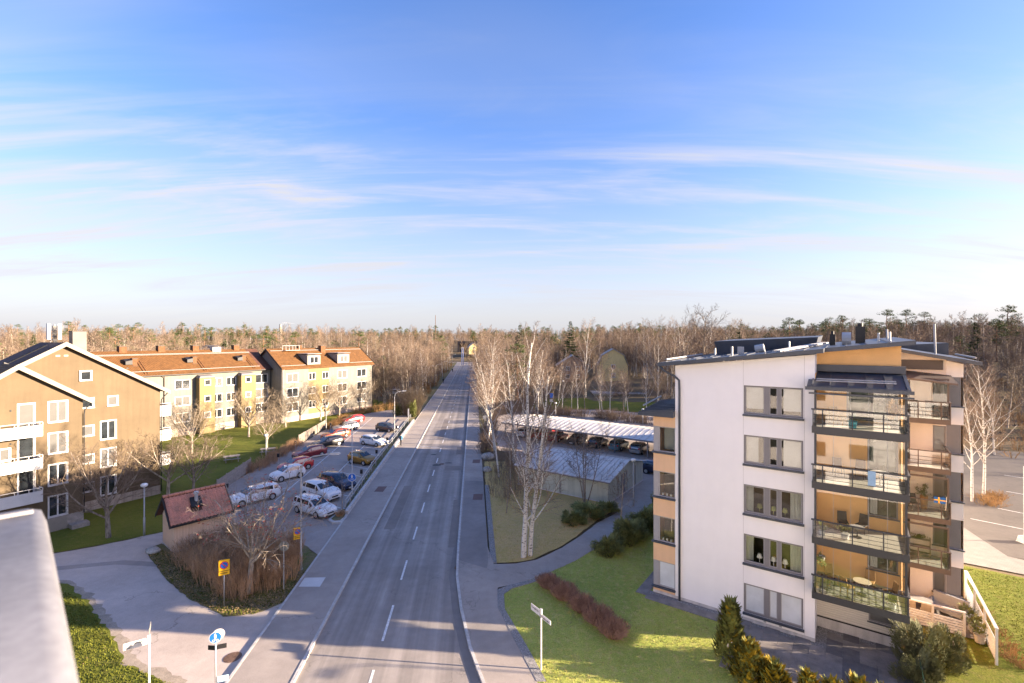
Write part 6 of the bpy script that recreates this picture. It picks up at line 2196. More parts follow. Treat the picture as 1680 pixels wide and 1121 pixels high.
    out = dict(body=mb, glass=gl, tyre=ty.mesh('wheel', m_rubber, True), rim=rim.mesh('rim', m_alloy), arch=arch.mesh('wheel_arch', m_darkmetal), rw=rw, hz=hz,
               head=MB().hexa([(.455 * L, 0, hz - .10), (.485 * L, 0, hz - .12), (.47 * L, .30, hz - .12), (.43 * L, .30, hz - .10), (.44 * L, 0.02, hz + .045), (.476 * L, 0.02, hz - .0), (.455 * L, .30, hz + .0), (.41 * L, .30, hz + .05)]).mesh('headlight', m_lightglass),
               tail=MB().box(-.507 * L, -.47 * L, -.10, .10, .52 * H, .66 * H).mesh('taillight', m_taillight),
               grille=MB().box(.49 * L, .508 * L, -.34, .34, .29 * H, .36 * H).box(.485 * L, .507 * L, -.5, .5, zb + .02, zb + .14).mesh('grille', m_darkmetal),
               plate=MB().box(.50 * L, .512 * L, -.26, .26, .30 * H - .14, .30 * H - .03).mesh('number_plate', m_white),
               mirror=MB().ell((0, 0, 0), .07, .11, .07, 8, 5).mesh('mirror', m_darkmetal, True),
               side=[m_.mesh('side_window', m_carglass) for m_ in gl['side']], front=gl['front'].mesh('windshield', m_carglass), rear=gl['rear'].mesh('rear_window', m_carglass), bodies={}, zb=zb,
               seam=MB().box(-.004, .004, -.006, .006, zb + .12, .62 * H).mesh('door_gap', m_darkmetal))
    _CAR[key] = out
    return out


def car_paint(name, col, metal=.0):
    return M(name, col, .32, .04, 1.0, metal=metal, spec=.5, fine=.0, coat=.6)


P_white = car_paint('paint_white', (.70, .71, .72))
P_red = car_paint('paint_red', (.42, .012, .012))
P_dred = car_paint('paint_darkred', (.16, .010, .020), .2)
P_black = car_paint('paint_black', (.008, .009, .012))
P_orange = car_paint('paint_orange', (.45, .085, .030), .1)
P_silver = car_paint('paint_silver', (.36, .36, .35), .5)
P_blue = car_paint('paint_navy', (.012, .020, .055), .2)
P_gold = car_paint('paint_gold', (.30, .165, .022), .35)
P_grey = car_paint('paint_grey', (.060, .052, .052), .3)
P_teal = car_paint('paint_teal', (.10, .22, .26), .2)


def car(label, style, paint, loc, az, L=4.2, W=1.75, H=1.47, group=None, rails=False, clear=.2):
    d = car_parts(style, L, W, H, clear)
    t = thing('car', label, 'car', (loc[0], loc[1], loc[2] if len(loc) > 2 else .01), R(90 - az), group)
    if paint.name not in d['bodies']:
        me = d['body'].mesh('body', paint, False)
        d['bodies'][paint.name] = me
        me.polygons.foreach_set('use_smooth', [len(p.vertices) == 4 for p in me.polygons])
    put('body', d['bodies'][paint.name], t)
    put('windshield', d['front'], t)
    put('rear_window', d['rear'], t)
    for me in d['side']:
        put('side_window', me, t)
    for fx in (.5 * .60, -.5 * .60):
        for s in (1, -1):
            put('wheel_arch', d['arch'], t, (fx * L, s * (W / 2 - .012) - (0 if s > 0 else .008), d['rw']))
            w = put('wheel', d['tyre'], t, (fx * L, s * (W / 2 - .075), d['rw']))
            put('rim', d['rim'], w)
    for s in (1, -1):
        h = put('headlight', d['head'], t, (0, s * .44 * W, 0))
        h.scale = (1, -s, 1)
        put('taillight', d['tail'], t, (0, s * .36 * W, 0))
        put('mirror', d['mirror'], t, (.155 * L, s * (W / 2 + .07), .68 * H))
        for fx in (.13, -.06, -.23):
            put('door_gap', d['seam'], t, (fx * L, s * W / 2 * .992, 0))
        if rails:
            MB().tube([(-.36 * L, s * W * .34, H * .985), (-.34 * L, s * W * .34, H * 1.02), (.0, s * W * .34, H * 1.02), (.03 * L, s * W * .34, H * .985)], .018, 5).build('roof_rail', m_darkmetal, t)
    put('grille', d['grille'], t)
    put('number_plate', d['plate'], t)
    return t


GL_ = 'cars parked on the left side of the lot'
GR_ = 'cars parked on the right side of the lot'
car('white estate parked half behind the rowan, nearest of the left row', 'wagon', P_white, (-25.5, 46.9), 219, 4.75, 1.83, 1.5, GL_)
car('small white hatchback second from the shed in the left row', 'hatch', P_white, (-25.8, 54.6), 219, 3.6, 1.63, 1.49, GL_)
car('bright red hatchback behind the small white hatchback', 'hatch', P_red, (-26.5, 58.2), 220, 3.9, 1.68, 1.46, GL_)
car('dark red hatchback between the bright red and the black car', 'hatch', P_dred, (-27.5, 64.6), 220, 4.25, 1.77, 1.5, GL_)
car('black estate between the dark red and the orange car', 'wagon', P_black, (-27.6, 71.2), 222, 4.55, 1.8, 1.45, GL_)
car('orange-red estate between the black and the silver car', 'wagon', P_orange, (-28.6, 77.1), 222, 4.4, 1.77, 1.48, GL_)
car('silver car between the orange and the last red car', 'hatch', P_silver, (-29.2, 83.6), 221, 4.4, 1.78, 1.5, GL_)
car('red hatchback farthest away in the left row by the tawny hedge', 'hatch', P_red, (-30.6, 91.4), 219, 4.3, 1.76, 1.47, GL_)
car('white estate with roof rails nearest the parking entrance', 'wagon', P_white, (-18.2, 43.8), 122, 4.6, 1.73, 1.46, GR_, rails=True)
car('white SUV behind the white estate at the parking entrance', 'suv', P_white, (-19.3, 48.0), 122, 4.4, 1.82, 1.64, GR_)
car('dark blue estate beyond the white SUV', 'wagon', P_blue, (-19.0, 51.5), 122, 4.6, 1.8, 1.47, GR_)
car('gold hatchback alone in the middle of the right row', 'hatch', P_gold, (-19.4, 61.4), 118, 3.65, 1.66, 1.5, GR_)
car('white estate beyond the gold hatchback in the right row', 'wagon', P_white, (-20.9, 72.0), 119, 4.5, 1.8, 1.47, GR_)
car('dark grey hatchback farthest away in the right row by the lamp post', 'hatch', P_grey, (-21.8, 82.8), 115, 3.9, 1.7, 1.5, GR_)


def cpos(x, y):
    return (-1.4 + x * CA - y * SA, 78.0 + x * SA + y * CA, .01)


GC = 'cars under and behind the carport'
for (x, y, st, pt, az, l) in [(2.6, 3.0, 'hatch', P_white, 35, 'white car under the left end of the carport'), (5.6, 2.8, 'hatch', P_red, 215, 'red hatchback under the carport near its left end'), (8.6, 3.0, 'wagon', P_dred, 35, 'dark red estate under the carport behind the birch'),
                              (12.0, 3.0, 'hatch', P_grey, 215, 'dark grey car under the middle of the carport'), (15.6, 2.8, 'wagon', P_black, 35, 'black estate under the carport between two posts'), (18.8, 3.0, 'hatch', P_teal, 35, 'teal hatchback under the carport with red tail lights'),
                              (22.0, 2.8, 'wagon', P_silver, 35, 'silver estate under the right part of the carport'), (25.2, 3.0, 'sedan', P_black, 35, 'black saloon under the carport beside the white block'), (27.8, -6.5, 'wagon', P_blue, 125, 'dark blue car in the yard between garage and carport'),
                              (6.0, 14.0, 'wagon', P_white, 125, 'white car behind the carport ridge'), (12.5, 13.5, 'hatch', P_teal, 125, 'teal car behind the carport ridge'), (20.5, 13.2, 'hatch', P_red, 125, 'red car behind the carport ridge')]:
    car(l, st, pt, cpos(x, y), az, group=GC)
car('red car low under the carport roof at its far left end', 'hatch', P_red, cpos(4.2, 8.0), 215, group=GC)
# a few cars beyond the dormer house
for (x, y, pt, l) in [(-33.5, 138, P_white, 'white car beyond the right corner of the dormer house'), (-36.5, 146, P_silver, 'silver car far behind the dormer house corner')]:
    car(l, 'wagon', pt, (x, y, hgt(x, y)), 95)


# ------------------------------------------------------------------ lamps
def street_lamp(label, loc, h, arm_az, arm=2.0, grp='street lamps along the cycle path'):
    t = thing('street_lamp', label, 'lamp', (*loc, .0), R(90 - arm_az), grp)
    MB().tube([(0, 0, 0), (0, 0, 1.2), (0, 0, 1.25), (0, 0, h - .9), (.12 * arm, 0, h - .35), (.4 * arm, 0, h - .08), (arm, 0, h + .06)], [.085, .085, .06, .05, .045, .04, .035], 8).build('pole', m_lampgrey, t, smooth=True)
    MB().hexa([(arm - .1, -.13, h - .02), (arm + .6, -.11, h + .02), (arm + .6, .11, h + .02), (arm - .1, .13, h - .02), (arm - .1, -.08, h + .12), (arm + .55, -.07, h + .11), (arm + .55, .07, h + .11), (arm - .1, .08, h + .12)]).build('lamp_head', m_lampgrey, t)
    MB().box(arm + .02, arm + .5, -.08, .08, h - .03, h - .005).build('lens', m_lampwhite, t)
    MB().tube([(0, 0, -.02), (0, 0, .1)], .13, 8).build('base', m_steel, t)
    return t


street_lamp('tall curved street lamp beside the hedge with a yellow sign', (-14.65, 33.0), 7.9, 75)
street_lamp('tall curved street lamp by the dark grey hatchback', (-19.9, 80.5), 7.2, 80, 1.4)
for i, (x, y, l) in enumerate([(-27.6, 157, 'first far street lamp along the cycle path'), (-26.9, 168, 'second far street lamp along the cycle path'), (-27.8, 190, 'third far street lamp along the cycle path'), (-31.6, 233, 'fourth far street lamp along the cycle path'), (-35.0, 280, 'last far street lamp along the cycle path')]):
    street_lamp(l, (x, y), 7.2, 80, 1.4)
street_lamp('street lamp just out of view whose shadow crosses the sunlit road', (25.2, 20.1), 7.15, 200, .7, None)


def park_lamp(label, loc, h, z0=0.0):
    t = thing('lamp_post', label, 'lamp', (*loc, z0), 0, 'post-top lamps')
    MB().tube([(0, 0, 0), (0, 0, 1.4), (0, 0, 1.45), (0, 0, h - .15)], [.075, .075, .05, .045], 8).build('pole', m_lampgrey, t, smooth=True)
    MB().tube([(0, 0, h - .22), (0, 0, h - .12), (0, 0, h + .02), (0, 0, h + .10), (0, 0, h + .14)], [.06, .22, .26, .18, .02], 14).build('lamp_head', m_lampwhite, t, smooth=True)
    return t


park_lamp('lamp post on the shaded lawn left of the shed', (-30.1, 38.9), 4.1)
park_lamp('lamp post behind the hedge by the picnic table', (-32.6, 63), 3.3)
park_lamp('lamp post beside the tawny hedge and red car', (-32.3, 82.6), 4.3)
park_lamp('white-topped lamp post at the garage corner', (11.6, 45.4), 4.5)
park_lamp('lamp post by the verge left of the carport', (-4.9, 92), 3.8)
park_lamp('lamp post on the green slope below the yellow house', (42, 112), 4.6)
park_lamp('lamp post among the birches behind the carport', (12, 112), 6.2)
park_lamp('lamp post behind the carport beside the white car', (9.0, 98), 2.9)
park_lamp('lamp post behind the carport beside the red car', (24.5, 89), 2.9)
t = thing('lamp_post', 'lamp post on a pale concrete foot at the right picture edge', 'lamp', (40.35, 37.4, 0))
MB().tube([(0, 0, .4), (0, 0, 6)], .07, 8).build('pole', m_lampgrey, t)
MB().hexa([(-.35, -.35, -.02), (.35, -.35, -.02), (.35, .35, -.02), (-.35, .35, -.02), (-.25, -.25, .5), (.25, -.25, .5), (.25, .25, .5), (-.25, .25, .5)]).build('base', m_kerb, t)

# ------------------------------------------------------------------ signs


def disc(mb, c, r, y0, y1, n=24, sx=1.0):
    mb.extr([(c[0] + math.cos(2 * math.pi * k / n) * r * sx, y0, c[1] + math.sin(2 * math.pi * k / n) * r) for k in range(n)], (0, y1 - y0, 0))


def pole(t, h, r=.035, x=0, y=.06):
    MB().tube([(x, y, -.1), (x, y, h)], r, 8).build('pole', m_steel, t, smooth=True)


def no_parking(label, loc, rz, h, s=1.0, grp=None, own_pole=True):
    t = thing('no_parking_sign', label, 'sign', loc, rz, grp)
    if own_pole:
        pole(t, h + .3)
    MB().box(-.36 * s, .36 * s, -.0, .03, h - .55 * s, h + .62 * s).build('plate', m_yellow, t)
    mb = MB().box(-.36 * s, .36 * s, -.006, -.002, h - .26 * s, h - .22 * s)
    for k in range(6):
        mb.box((-.24 + k * .08) * s, (-.19 + k * .08) * s, -.006, -.002, h - .44 * s, h - .34 * s)
    mb.build('lettering', m_darkmetal, t)
    mb = MB()
    disc(mb, (0, h + .2 * s), .29 * s, -.008, -.003)
    mb.build('red_ring', m_red, t)
    mb = MB()
    disc(mb, (0, h + .2 * s), .235 * s, -.013, -.009)
    mb.build('blue_disc', m_blue, t)
    mb = MB().hexa([(-.18 * s, -.019, h + .2 * s + .14 * s), (-.14 * s, -.019, h + .2 * s + .18 * s), (-.14 * s, -.015, h + .2 * s + .18 * s), (-.18 * s, -.015, h + .2 * s + .14 * s),
                    (.14 * s, -.019, h + .2 * s - .18 * s), (.18 * s, -.019, h + .2 * s - .14 * s), (.18 * s, -.015, h + .2 * s - .14 * s), (.14 * s, -.015, h + .2 * s - .18 * s)])
    mb.build('slash', m_red, t)
    MB().box(-.38 * s, .38 * s, .032, .10, h - .57 * s, h + .64 * s).build('back_box', m_darkmetal, t)
    return t


no_parking('yellow no-parking sign on its own post in front of the hedge', (-17.2, 28.4, 0), R(28), 2.35, .78)
no_parking('yellow no-parking sign hung on the lamp pole by the hedge', (-14.85, 32.9, 0), R(28), 2.55, .70, own_pole=False)


def cycle_sign(label, loc, rz, h, own=True, s=1.0):
    t = thing('cycle_path_sign', label, 'sign', loc, rz)
    if own:
        pole(t, h + .2)
    mb = MB()
    disc(mb, (0, h), .34 * s, 0, .02)
    mb.build('white_rim', m_white, t)
    mb = MB()
    disc(mb, (0, h), .31 * s, -.006, -.002)
    mb.build('plate', m_blue, t)
    mb = MB()
    disc(mb, (0, h + .20 * s), .045 * s, -.012, -.008, 10)
    mb.box(-.06 * s, .06 * s, -.012, -.008, h + .02 * s, h + .15 * s).box(-.05 * s, -.01 * s, -.012, -.008, h - .06 * s, h + .02 * s).box(.01 * s, .05 * s, -.012, -.008, h - .06 * s, h + .02 * s)
    mb.build('walker_symbol', m_white, t)
    mb = MB()
    for sx in (-.10, .10):
        for k in range(12):
            a, b = 2 * math.pi * k / 12, 2 * math.pi * (k + 1) / 12
            mb.hexa([(sx * s + math.cos(q) * r_ * s, yq, h - .17 * s + math.sin(q) * r_ * s) for yq in (-.012, -.008) for (q, r_) in ((a, .05), (b, .05), (b, .075), (a, .075))])
    mb.box(-.10 * s, .10 * s, -.012, -.008, h - .13 * s, h - .11 * s)
    mb.build('bicycle_symbol', m_white, t)
    return t


t = cycle_sign('blue round pedestrian and cycle sign at the bottom edge by the drive', (-12.95, 20.75, 0), R(20), 2.98, True, .72)
MB().box(-.42, .0, .10, .12, 2.35, 2.55).build('direction_plate', m_darkmetal, t).rotation_euler = (0, 0, R(-25))
MB().box(.06, .42, .05, .07, 2.42, 2.62).build('direction_plate', m_darkmetal, t)
mb = MB()
disc(mb, (0.10, 3.03), .245, .12, .14)
mb.build('rear_disc', m_lampgrey, t)
MB().box(.08, .5, .0, .02, 1.0, 1.25).build('small_plate', M('pale_blue_sign', (.42, .62, .72), .5, .03, 2), t)
t = thing('lamp_column', 'slim steel column carrying a round blue cycle sign by the parking entrance', 'lamp', (-15.95, 47.4, 0))
MB().tube([(0, 0, -.1), (0, 0, 1.5), (0, 0, 1.55), (0, 0, 7.4)], [.08, .08, .055, .045], 8).build('pole', m_lampgrey, t, smooth=True)
MB().box(-.08, .12, -.3, .08, 7.35, 7.5).build('lamp_head', m_lampgrey, t)
cycle_sign('round blue pedestrian and cycle sign on the slim steel column', (-15.93, 47.3, 0), R(12), 2.25, False, 1.2)
# round sign seen from behind
t = thing('round_sign', 'round traffic sign seen from behind at the hedge end', 'sign', (-14.6, 30.4, 0), R(0))
MB().tube([(0, 0, -.1), (0, 0, 3.05)], .035, 8).build('pole', m_steel, t)
mb = MB()
disc(mb, (0, 2.75), .32, .05, .07)
mb.build('plate', M('sign_back', (.21, .22, .21), .6, .05, 2), t)


def text(par, s, size, loc, rot, mat):
    c = bpy.data.curves.new('lettering', 'FONT')
    c.body = s
    c.size = size
    c.extrude = .002
    c.materials.append(mat)
    o = bpy.data.objects.new('lettering', c)
    COL.objects.link(o)
    me = bpy.data.meshes.new_from_object(o.evaluated_get(bpy.context.evaluated_depsgraph_get()))
    bpy.data.objects.remove(o)
    o = put('lettering', me, par, loc)
    o.rotation_euler = rot
    return o


m_ink = M('sign_ink', (.03, .03, .035), .6, .05, 2)
t = thing('street_name_sign', 'white street-name sign on a white post at the bottom left corner', 'sign', (-16.45, 21.55, 0), R(33))
MB().tube([(0, 0, -.1), (0, 0, 2.55)], .04, 8).build('post', m_white, t)
MB().box(-.06, .06, -.045, .05, 2.25, 2.62).build('clamp', m_lampgrey, t)
pl = MB().box(-.92, -.07, -.012, .012, 2.20, 2.50).build('name_plate', m_white, t)
text(pl, 'Torsgårdsvägen', .115, (-.89, -.016, 2.38), (R(90), 0, 0), m_ink)
text(pl, '21-27', .115, (-.89, -.016, 2.24), (R(90), 0, 0), m_ink)
pl = MB().box(-.012, .012, .06, .75, 2.58, 2.86).build('name_plate', M('plate_back', (.22, .21, .2), .7, .05, 2), t)
t = thing('street_name_sign', 'double white street-name sign on a white post on the right lawn', 'sign', (1.4, 22.9, .07), R(-56))
MB().tube([(0, 0, -.1), (0, 0, 2.9)], .04, 8).build('post', m_white, t)
MB().box(-.055, .055, -.05, .05, 2.55, 2.95).build('clamp', m_lampgrey, t)
for a, b, z0, z1, s_, px in ((-.80, -.06, 2.55, 2.86, 'Torsgårdsv.', -.76), (.06, .74, 2.52, 2.72, 'Tallkrogsv.', .09)):
    pl = MB().box(a, b, -.012, .012, z0, z1).build('name_plate', m_white, t)
    text(pl, s_, .13, (px, -.016, z1 - .16), (R(90), 0, 0), m_ink)
# parking pay post and small signs behind the carport
t = thing('parking_sign', 'blue and white parking sign on a pole behind the carport', 'sign', (8.6, 104, 0))
pole(t, 4.2)
MB().box(-.35, .35, 0, .03, 3.2, 4.2).build('plate', m_blue, t)
MB().box(-.35, .35, 0, .03, 2.3, 2.9).build('lower_plate', m_white, t)
t = thing('round_sign', 'round pale traffic sign beyond the pavement by the birch thicket', 'sign', (-4.7, 82, 0))
pole(t, 2.9)
mb = MB()
disc(mb, (0, 2.6), .35, 0, .02)
mb.build('plate', m_white, t)
t = thing('sign_post', 'grey post with a tall narrow plate at the end of the guard rail', 'sign', (-19.4, 89, 0))
pole(t, 3.0)
MB().box(-.12, .12, 0, .03, 1.6, 3.0).build('plate', m_white, t)

# ------------------------------------------------------------------ guard rail, parapet, kerb island, stones
gp = [(-15.6, 44.6), (-16.35, 52), (-17.1, 58.2), (-18.6, 76), (-20.3, 95.2)]
t = thing('guard_rail', 'low steel guard rail between the parking lot and the cycle path', 'guard rail', (0, 0, 0))
mb = MB()
mb.tube([(x, y, .95) for x, y in gp], .05, 8)
mb.tube([(x, y, .55) for x, y in gp], .045, 8)
mb.build('rails', m_steel, t)
pm_ = MB().box(-.055, .055, -.055, .055, -.1, 1.0).mesh('post', m_steel)
for i in range(18):
    f = i / 17 * (len(gp) - 1)
    k = min(int(f), len(gp) - 2)
    u = f - k
    put('post', pm_, t, (gp[k][0] + (gp[k + 1][0] - gp[k][0]) * u, gp[k][1] + (gp[k + 1][1] - gp[k][1]) * u, 0))
bx_ = MB().box(-.13, .13, -.10, .10, .9, 1.35).mesh('meter', m_darkmetal)
ps_ = MB().tube([(0, 0, -.1), (0, 0, .9)], .045, 8).mesh('post', m_lampgrey)
for i, (x, y) in enumerate([(-16.6, 53.5), (-17.6, 63), (-18.3, 71), (-19.2, 80.8)]):
    t = thing('engine_heater_post', ['black-topped heater post at the guard rail next to the dark blue estate', 'black-topped heater post at the guard rail in front of the gold hatchback', 'black-topped heater post at the nose of the far white estate', 'black-topped heater post at the foot of the curved lamp'][i], 'post', (x - .35, y, 0), 0, 'heater posts')
    put('post', ps_, t)
    put('meter', bx_, t)
for i, (x, y) in enumerate([(-30.0, 61.0), (-31.2, 68.5), (-31.6, 75.8), (-31.8, 83.3), (-29.0, 48.3)]):
    t = thing('engine_heater_post', ['heater post at the hedge by the bright red hatchback', 'heater post at the hedge by the dark red hatchback', 'heater post by the board fence at the black estate', 'heater post beside the lamp at the silver car', 'heater post between the shed roof and the near white estate'][i], 'post', (x, y, 0), 0, 'heater posts')
    put('post', ps_, t)
    put('meter', bx_, t)
wl_ = [(-15.05, 43.2), (-16.05, 55), (-17.6, 73), (-19.2, 92.8)]
t = thing('retaining_kerb', 'pale concrete retaining kerb beside the cycle path along the lot', 'wall', (0, 0, 0))
strip('kerb_wall', [(x - .16, y) for x, y in wl_], [(x + .12, y) for x, y in wl_], .42, m_kerb, t, thick=.5)
isl = [(-16.2, 41.9), (-15.6, 41.2), (-14.9, 41.3), (-14.75, 42.4), (-15.2, 44.6), (-15.9, 44.8)]
t = thing('kerb_island', 'small stone-edged planted island at the parking entrance', 'kerb', (0, 0, 0))
MB().prism(isl, -.05, .14).build('stone_edge', m_kerb, t)
MB().prism([(-15.95, 42.0), (-15.6, 41.6), (-15.1, 41.7), (-15.0, 42.5), (-15.35, 44.3), (-15.75, 44.4)], .14, .18).build('soil', m_litter, t)
mb = MB()
twig_bush(random.Random(5), mb, (-15.4, 42.6, .15), .6, .5, 120, .012, 3, .4, 2)
mb.build('twigs', m_hedge, t)


def boulder(label, loc, s, seed):
    r_ = random.Random(seed)
    mb = MB().ell((0, 0, s[2] * .6), *s, 12, 7)
    mb.v = [tuple(Vector(v) * r_.uniform(.86, 1.08)) for v in mb.v]
    o = mb.build('boulder', m_stone, smooth=True)
    o.location = loc
    return tag(o, label, 'boulder')


boulder('pale boulder at the corner of the bed by the shed', (-26.9, 35.6, 0), (.55, .35, .28), 1)
boulder('rounded grey boulder on the dry verge left of the garage', (-3.0, 57.5, .0), (.55, .5, .4), 2)
boulder('larger pale boulder beside the pavement left of the garage', (-3.2, 63.5, .0), (.9, .7, .55), 3)

# picnic tables
def picnic(label, loc, rz):
    t = thing('picnic_table', label, 'table', loc, rz, 'picnic tables on the lawn')
    for k in range(4):
        MB().box(-.95, .95, -.36 + k * .185, -.19 + k * .185, .70, .74).build('plank', m_wood, t)
    for s in (-1, 1):
        MB().box(-.95, .95, s * .72 - .14, s * .72 + .14, .40, .44).build('bench', m_wood, t)
        f = MB()
        f.hexa([(s * .7 - .04, -.75, 0), (s * .7 + .04, -.75, 0), (s * .7 + .04, -.67, 0), (s * .7 - .04, -.67, 0), (s * .7 - .04, -.3, .7), (s * .7 + .04, -.3, .7), (s * .7 + .04, -.22, .7), (s * .7 - .04, -.22, .7)])
        f.hexa([(s * .7 - .04, .67, 0), (s * .7 + .04, .67, 0), (s * .7 + .04, .75, 0), (s * .7 - .04, .75, 0), (s * .7 - .04, .22, .7), (s * .7 + .04, .22, .7), (s * .7 + .04, .3, .7), (s * .7 - .04, .3, .7)])
        f.box(s * .7 - .035, s * .7 + .035, -.85, .85, .33, .40)
        f.build('leg_frame', m_wood, t)


picnic('grey wooden picnic table on the lawn in front of the long cream house', (-36.8, 62.4, 0), R(35))
picnic('second grey picnic table half hidden under the wide bare tree', (-34.2, 66.6, 0), R(20))

# ------------------------------------------------------------------ people


def person(label, loc, az, jacket, trousers, hair, pack=None, stride=.32, s=1.0):
    J = [(0, 0, .95), (0, 0, 1.18), (.01, 0, 1.38), (.02, 0, 1.50), (.03, 0, 1.60), (.04, 0, 1.70)]
    edges = [(0, 1), (1, 2), (2, 3), (3, 4), (4, 5)]
    rad = [.15, .14, .16, .065, .085, .075]

    def chain(start, pts, rs):
        prev = start
        for p, r_ in zip(pts, rs):
            J.append(p)
            rad.append(r_)
            edges.append((prev, len(J) - 1))
            prev = len(J) - 1
    for sgn, st_ in ((1, stride), (-1, -stride)):
        chain(0, [(0, sgn * .09, .90), (st_ * .55 + .03, sgn * .095, .50), (st_ * .9 - (.05 if st_ < 0 else 0), sgn * .095, .09), (st_ * .9 + .14, sgn * .10, .045)], [.095, .065, .05, .04])
        chain(2, [(0, sgn * .19, 1.41), (-st_ * .25, sgn * .25, 1.14), (-st_ * .6 + .08, sgn * .24, .92), (-st_ * .7 + .12, sgn * .235, .84)], [.07, .052, .042, .036])
    me = bpy.data.meshes.new('body')
    me.from_pydata(J, edges, [])
    o = bpy.data.objects.new('body', me)
    COL.objects.link(o)
    md = o.modifiers.new('skin', 'SKIN')
    for i, v in enumerate(me.skin_vertices[0].data):
        v.radius = (rad[i], rad[i])
        v.use_root = (i == 0)
    o.modifiers.new('sub', 'SUBSURF').levels = 1
    dg = bpy.context.evaluated_depsgraph_get()
    m2 = bpy.data.meshes.new_from_object(o.evaluated_get(dg))
    bpy.data.objects.remove(o)
    skin = M('skin', (.50, .30, .21), .6, .05, 3)
    for m_ in (trousers, jacket, skin, M('shoe_black', (.02, .02, .02), .7, .1, 3)):
        m2.materials.append(m_)
    for p in m2.polygons:
        c = p.center
        p.material_index = 3 if c.z < .10 else 0 if c.z < .93 and abs(c.y) < .19 else 2 if c.z > 1.53 or (c.z < .90 and abs(c.y) >= .19) else 1
        p.use_smooth = True
    t = thing('person', label, 'person', (loc[0], loc[1], loc[2]), R(90 - az))
    t.scale = (s, s, s)
    put('body', m2, t)
    MB().ell((.02, 0, 1.70), .105, .09, .11, 10, 7).build('hair', hair, t, smooth=True)
    if pack:
        mb_ = MB().hexa([(-.30, -.15, 1.02), (-.13, -.15, 1.02), (-.13, .15, 1.02), (-.30, .15, 1.02), (-.24, -.13, 1.48), (-.12, -.13, 1.48), (-.12, .13, 1.48), (-.24, .13, 1.48)])
        mb_.build('backpack', pack, t)
    return t


m_bluejk = M('blue_jacket', (.015, .26, .50), .8, .1, 5)
m_darkcl = M('dark_clothes', (.018, .018, .022), .9, .1, 5)
m_hair = M('dark_hair', (.04, .03, .022), .8, .1, 5)
person('person in a bright blue jacket with dark backpack walking away on the cycle path', (-16.6, 70.9, .10), 355, m_bluejk, m_darkcl, m_hair, m_darkcl)
person('distant person in dark clothes on the cycle path by the far lamps', (-25.0, 173, .10), 175, m_darkcl, m_darkcl, m_hair)
person('farthest person in dark clothes on the cycle path', (-28.9, 231, .10), 175, m_darkcl, m_darkcl, m_hair)

# ------------------------------------------------------------------ balcony furniture of the white block


def wp(x, y, z):
    p = bl(x, y)
    return (p[0], p[1], z)


def chair(label, x, y, z, rz, mat, grp='balcony chairs'):
    t = thing('chair', label, 'chair', wp(x, y, z), A0 + rz, grp)
    MB().box(-.22, .22, -.22, .22, .42, .46).build('seat', mat, t)
    MB().hexa([(-.22, .18, .46), (.22, .18, .46), (.22, .22, .46), (-.22, .22, .46), (-.2, .26, .92), (.2, .26, .92), (.2, .30, .92), (-.2, .30, .92)]).build('backrest', mat, t)
    for sx in (-.19, .19):
        for sy in (-.19, .19):
            MB().tube([(sx, sy, .42), (sx * 1.15, sy * 1.15, 0)], .015, 5).build('leg', mat, t)
    return t


def table(label, x, y, z, mat, r=.38, h=.70):
    t = thing('balcony_table', label, 'table', wp(x, y, z), A0, 'balcony tables')
    MB().tube([(0, 0, h - .03), (0, 0, h)], r, 18).build('table_top', mat, t)
    MB().tube([(0, 0, 0), (0, 0, .03), (0, 0, .05), (0, 0, h - .03)], [.2, .2, .03, .03], 10).build('pedestal', m_darkmetal, t)
    return t


def pot(label, x, y, z, r, h, leaf, n=160, mat=None, lh=.4):
    t = thing('potted_plant', label, 'plant', wp(x, y, z), 0, 'potted plants on the balconies')
    MB().tube([(0, 0, 0), (0, 0, h)], [r * .75, r], 12).build('pot', mat or m_white, t)
    mb_ = MB()
    leafy(random.Random(int(x * 100 + z)), mb_, (0, 0, h), r * 1.6, r * 1.6, lh, n, .12, .6, .4)
    mb_.build('leaves', leaf, t)
    return t


F = [2.86 + 2.8 * k + .30 for k in range(4)]
m_rattan = M('rattan', (.36, .20, .07), .8, .15, 6)
m_ofc = M('dark_furniture', (.03, .03, .033), .7, .1, 4)
for i, (x, y, rz) in enumerate([(9.3, .5, .6), (10.0, -.3, 2.4), (10.9, .9, -.2), (11.7, .2, -1.2)]):
    chair(['rattan chair at the left end of the lowest glazed balcony', 'rattan chair at the glass of the lowest glazed balcony', 'rattan chair by the back wall of the lowest glazed balcony', 'rattan chair at the right end of the lowest glazed balcony'][i], x, y, F[0], rz, m_rattan)
table('round pale table on the lowest glazed balcony', 10.6, .1, F[0], M('pale_top', (.55, .47, .36), .6, .05, 2))
pot('leafy green plant in the right corner of the lowest glazed balcony', 11.75, -.6, F[0], .16, .28, m_juniper, 200)
t = thing('hanging_basket', 'white hanging basket of ivy at the left of the lowest glazed balcony', 'plant', wp(8.95, -.5, F[0] + 1.55))
MB().tube([(0, 0, 0), (0, 0, .2)], [.10, .14], 10).build('pot', m_white, t)
MB().tube([(0, 0, .2), (0, 0, .92)], .006, 4).build('cord', m_white, t)
mb = MB()
leafy(random.Random(3), mb, (-.1, 0, -.25), .2, .2, .6, 260, .10, .1, .5)
mb.build('leaves', m_juniper, t)
chair('black office chair on the second glazed balcony', 9.8, .9, F[1], .2, m_ofc)
chair('black armchair by the desk on the second glazed balcony', 10.6, 1.0, F[1], -.4, m_ofc)
table('small glass table on the second glazed balcony', 10.4, .2, F[1], m_lampgrey, .32, .55)
pot('plant in a grey pot on the floor of the second glazed balcony', 9.9, -.4, F[1], .2, .3, m_juniper, 140, m_lampgrey)
pot('plant at the left end of the second glazed balcony', 8.95, -.5, F[1], .15, .25, m_juniper, 120)
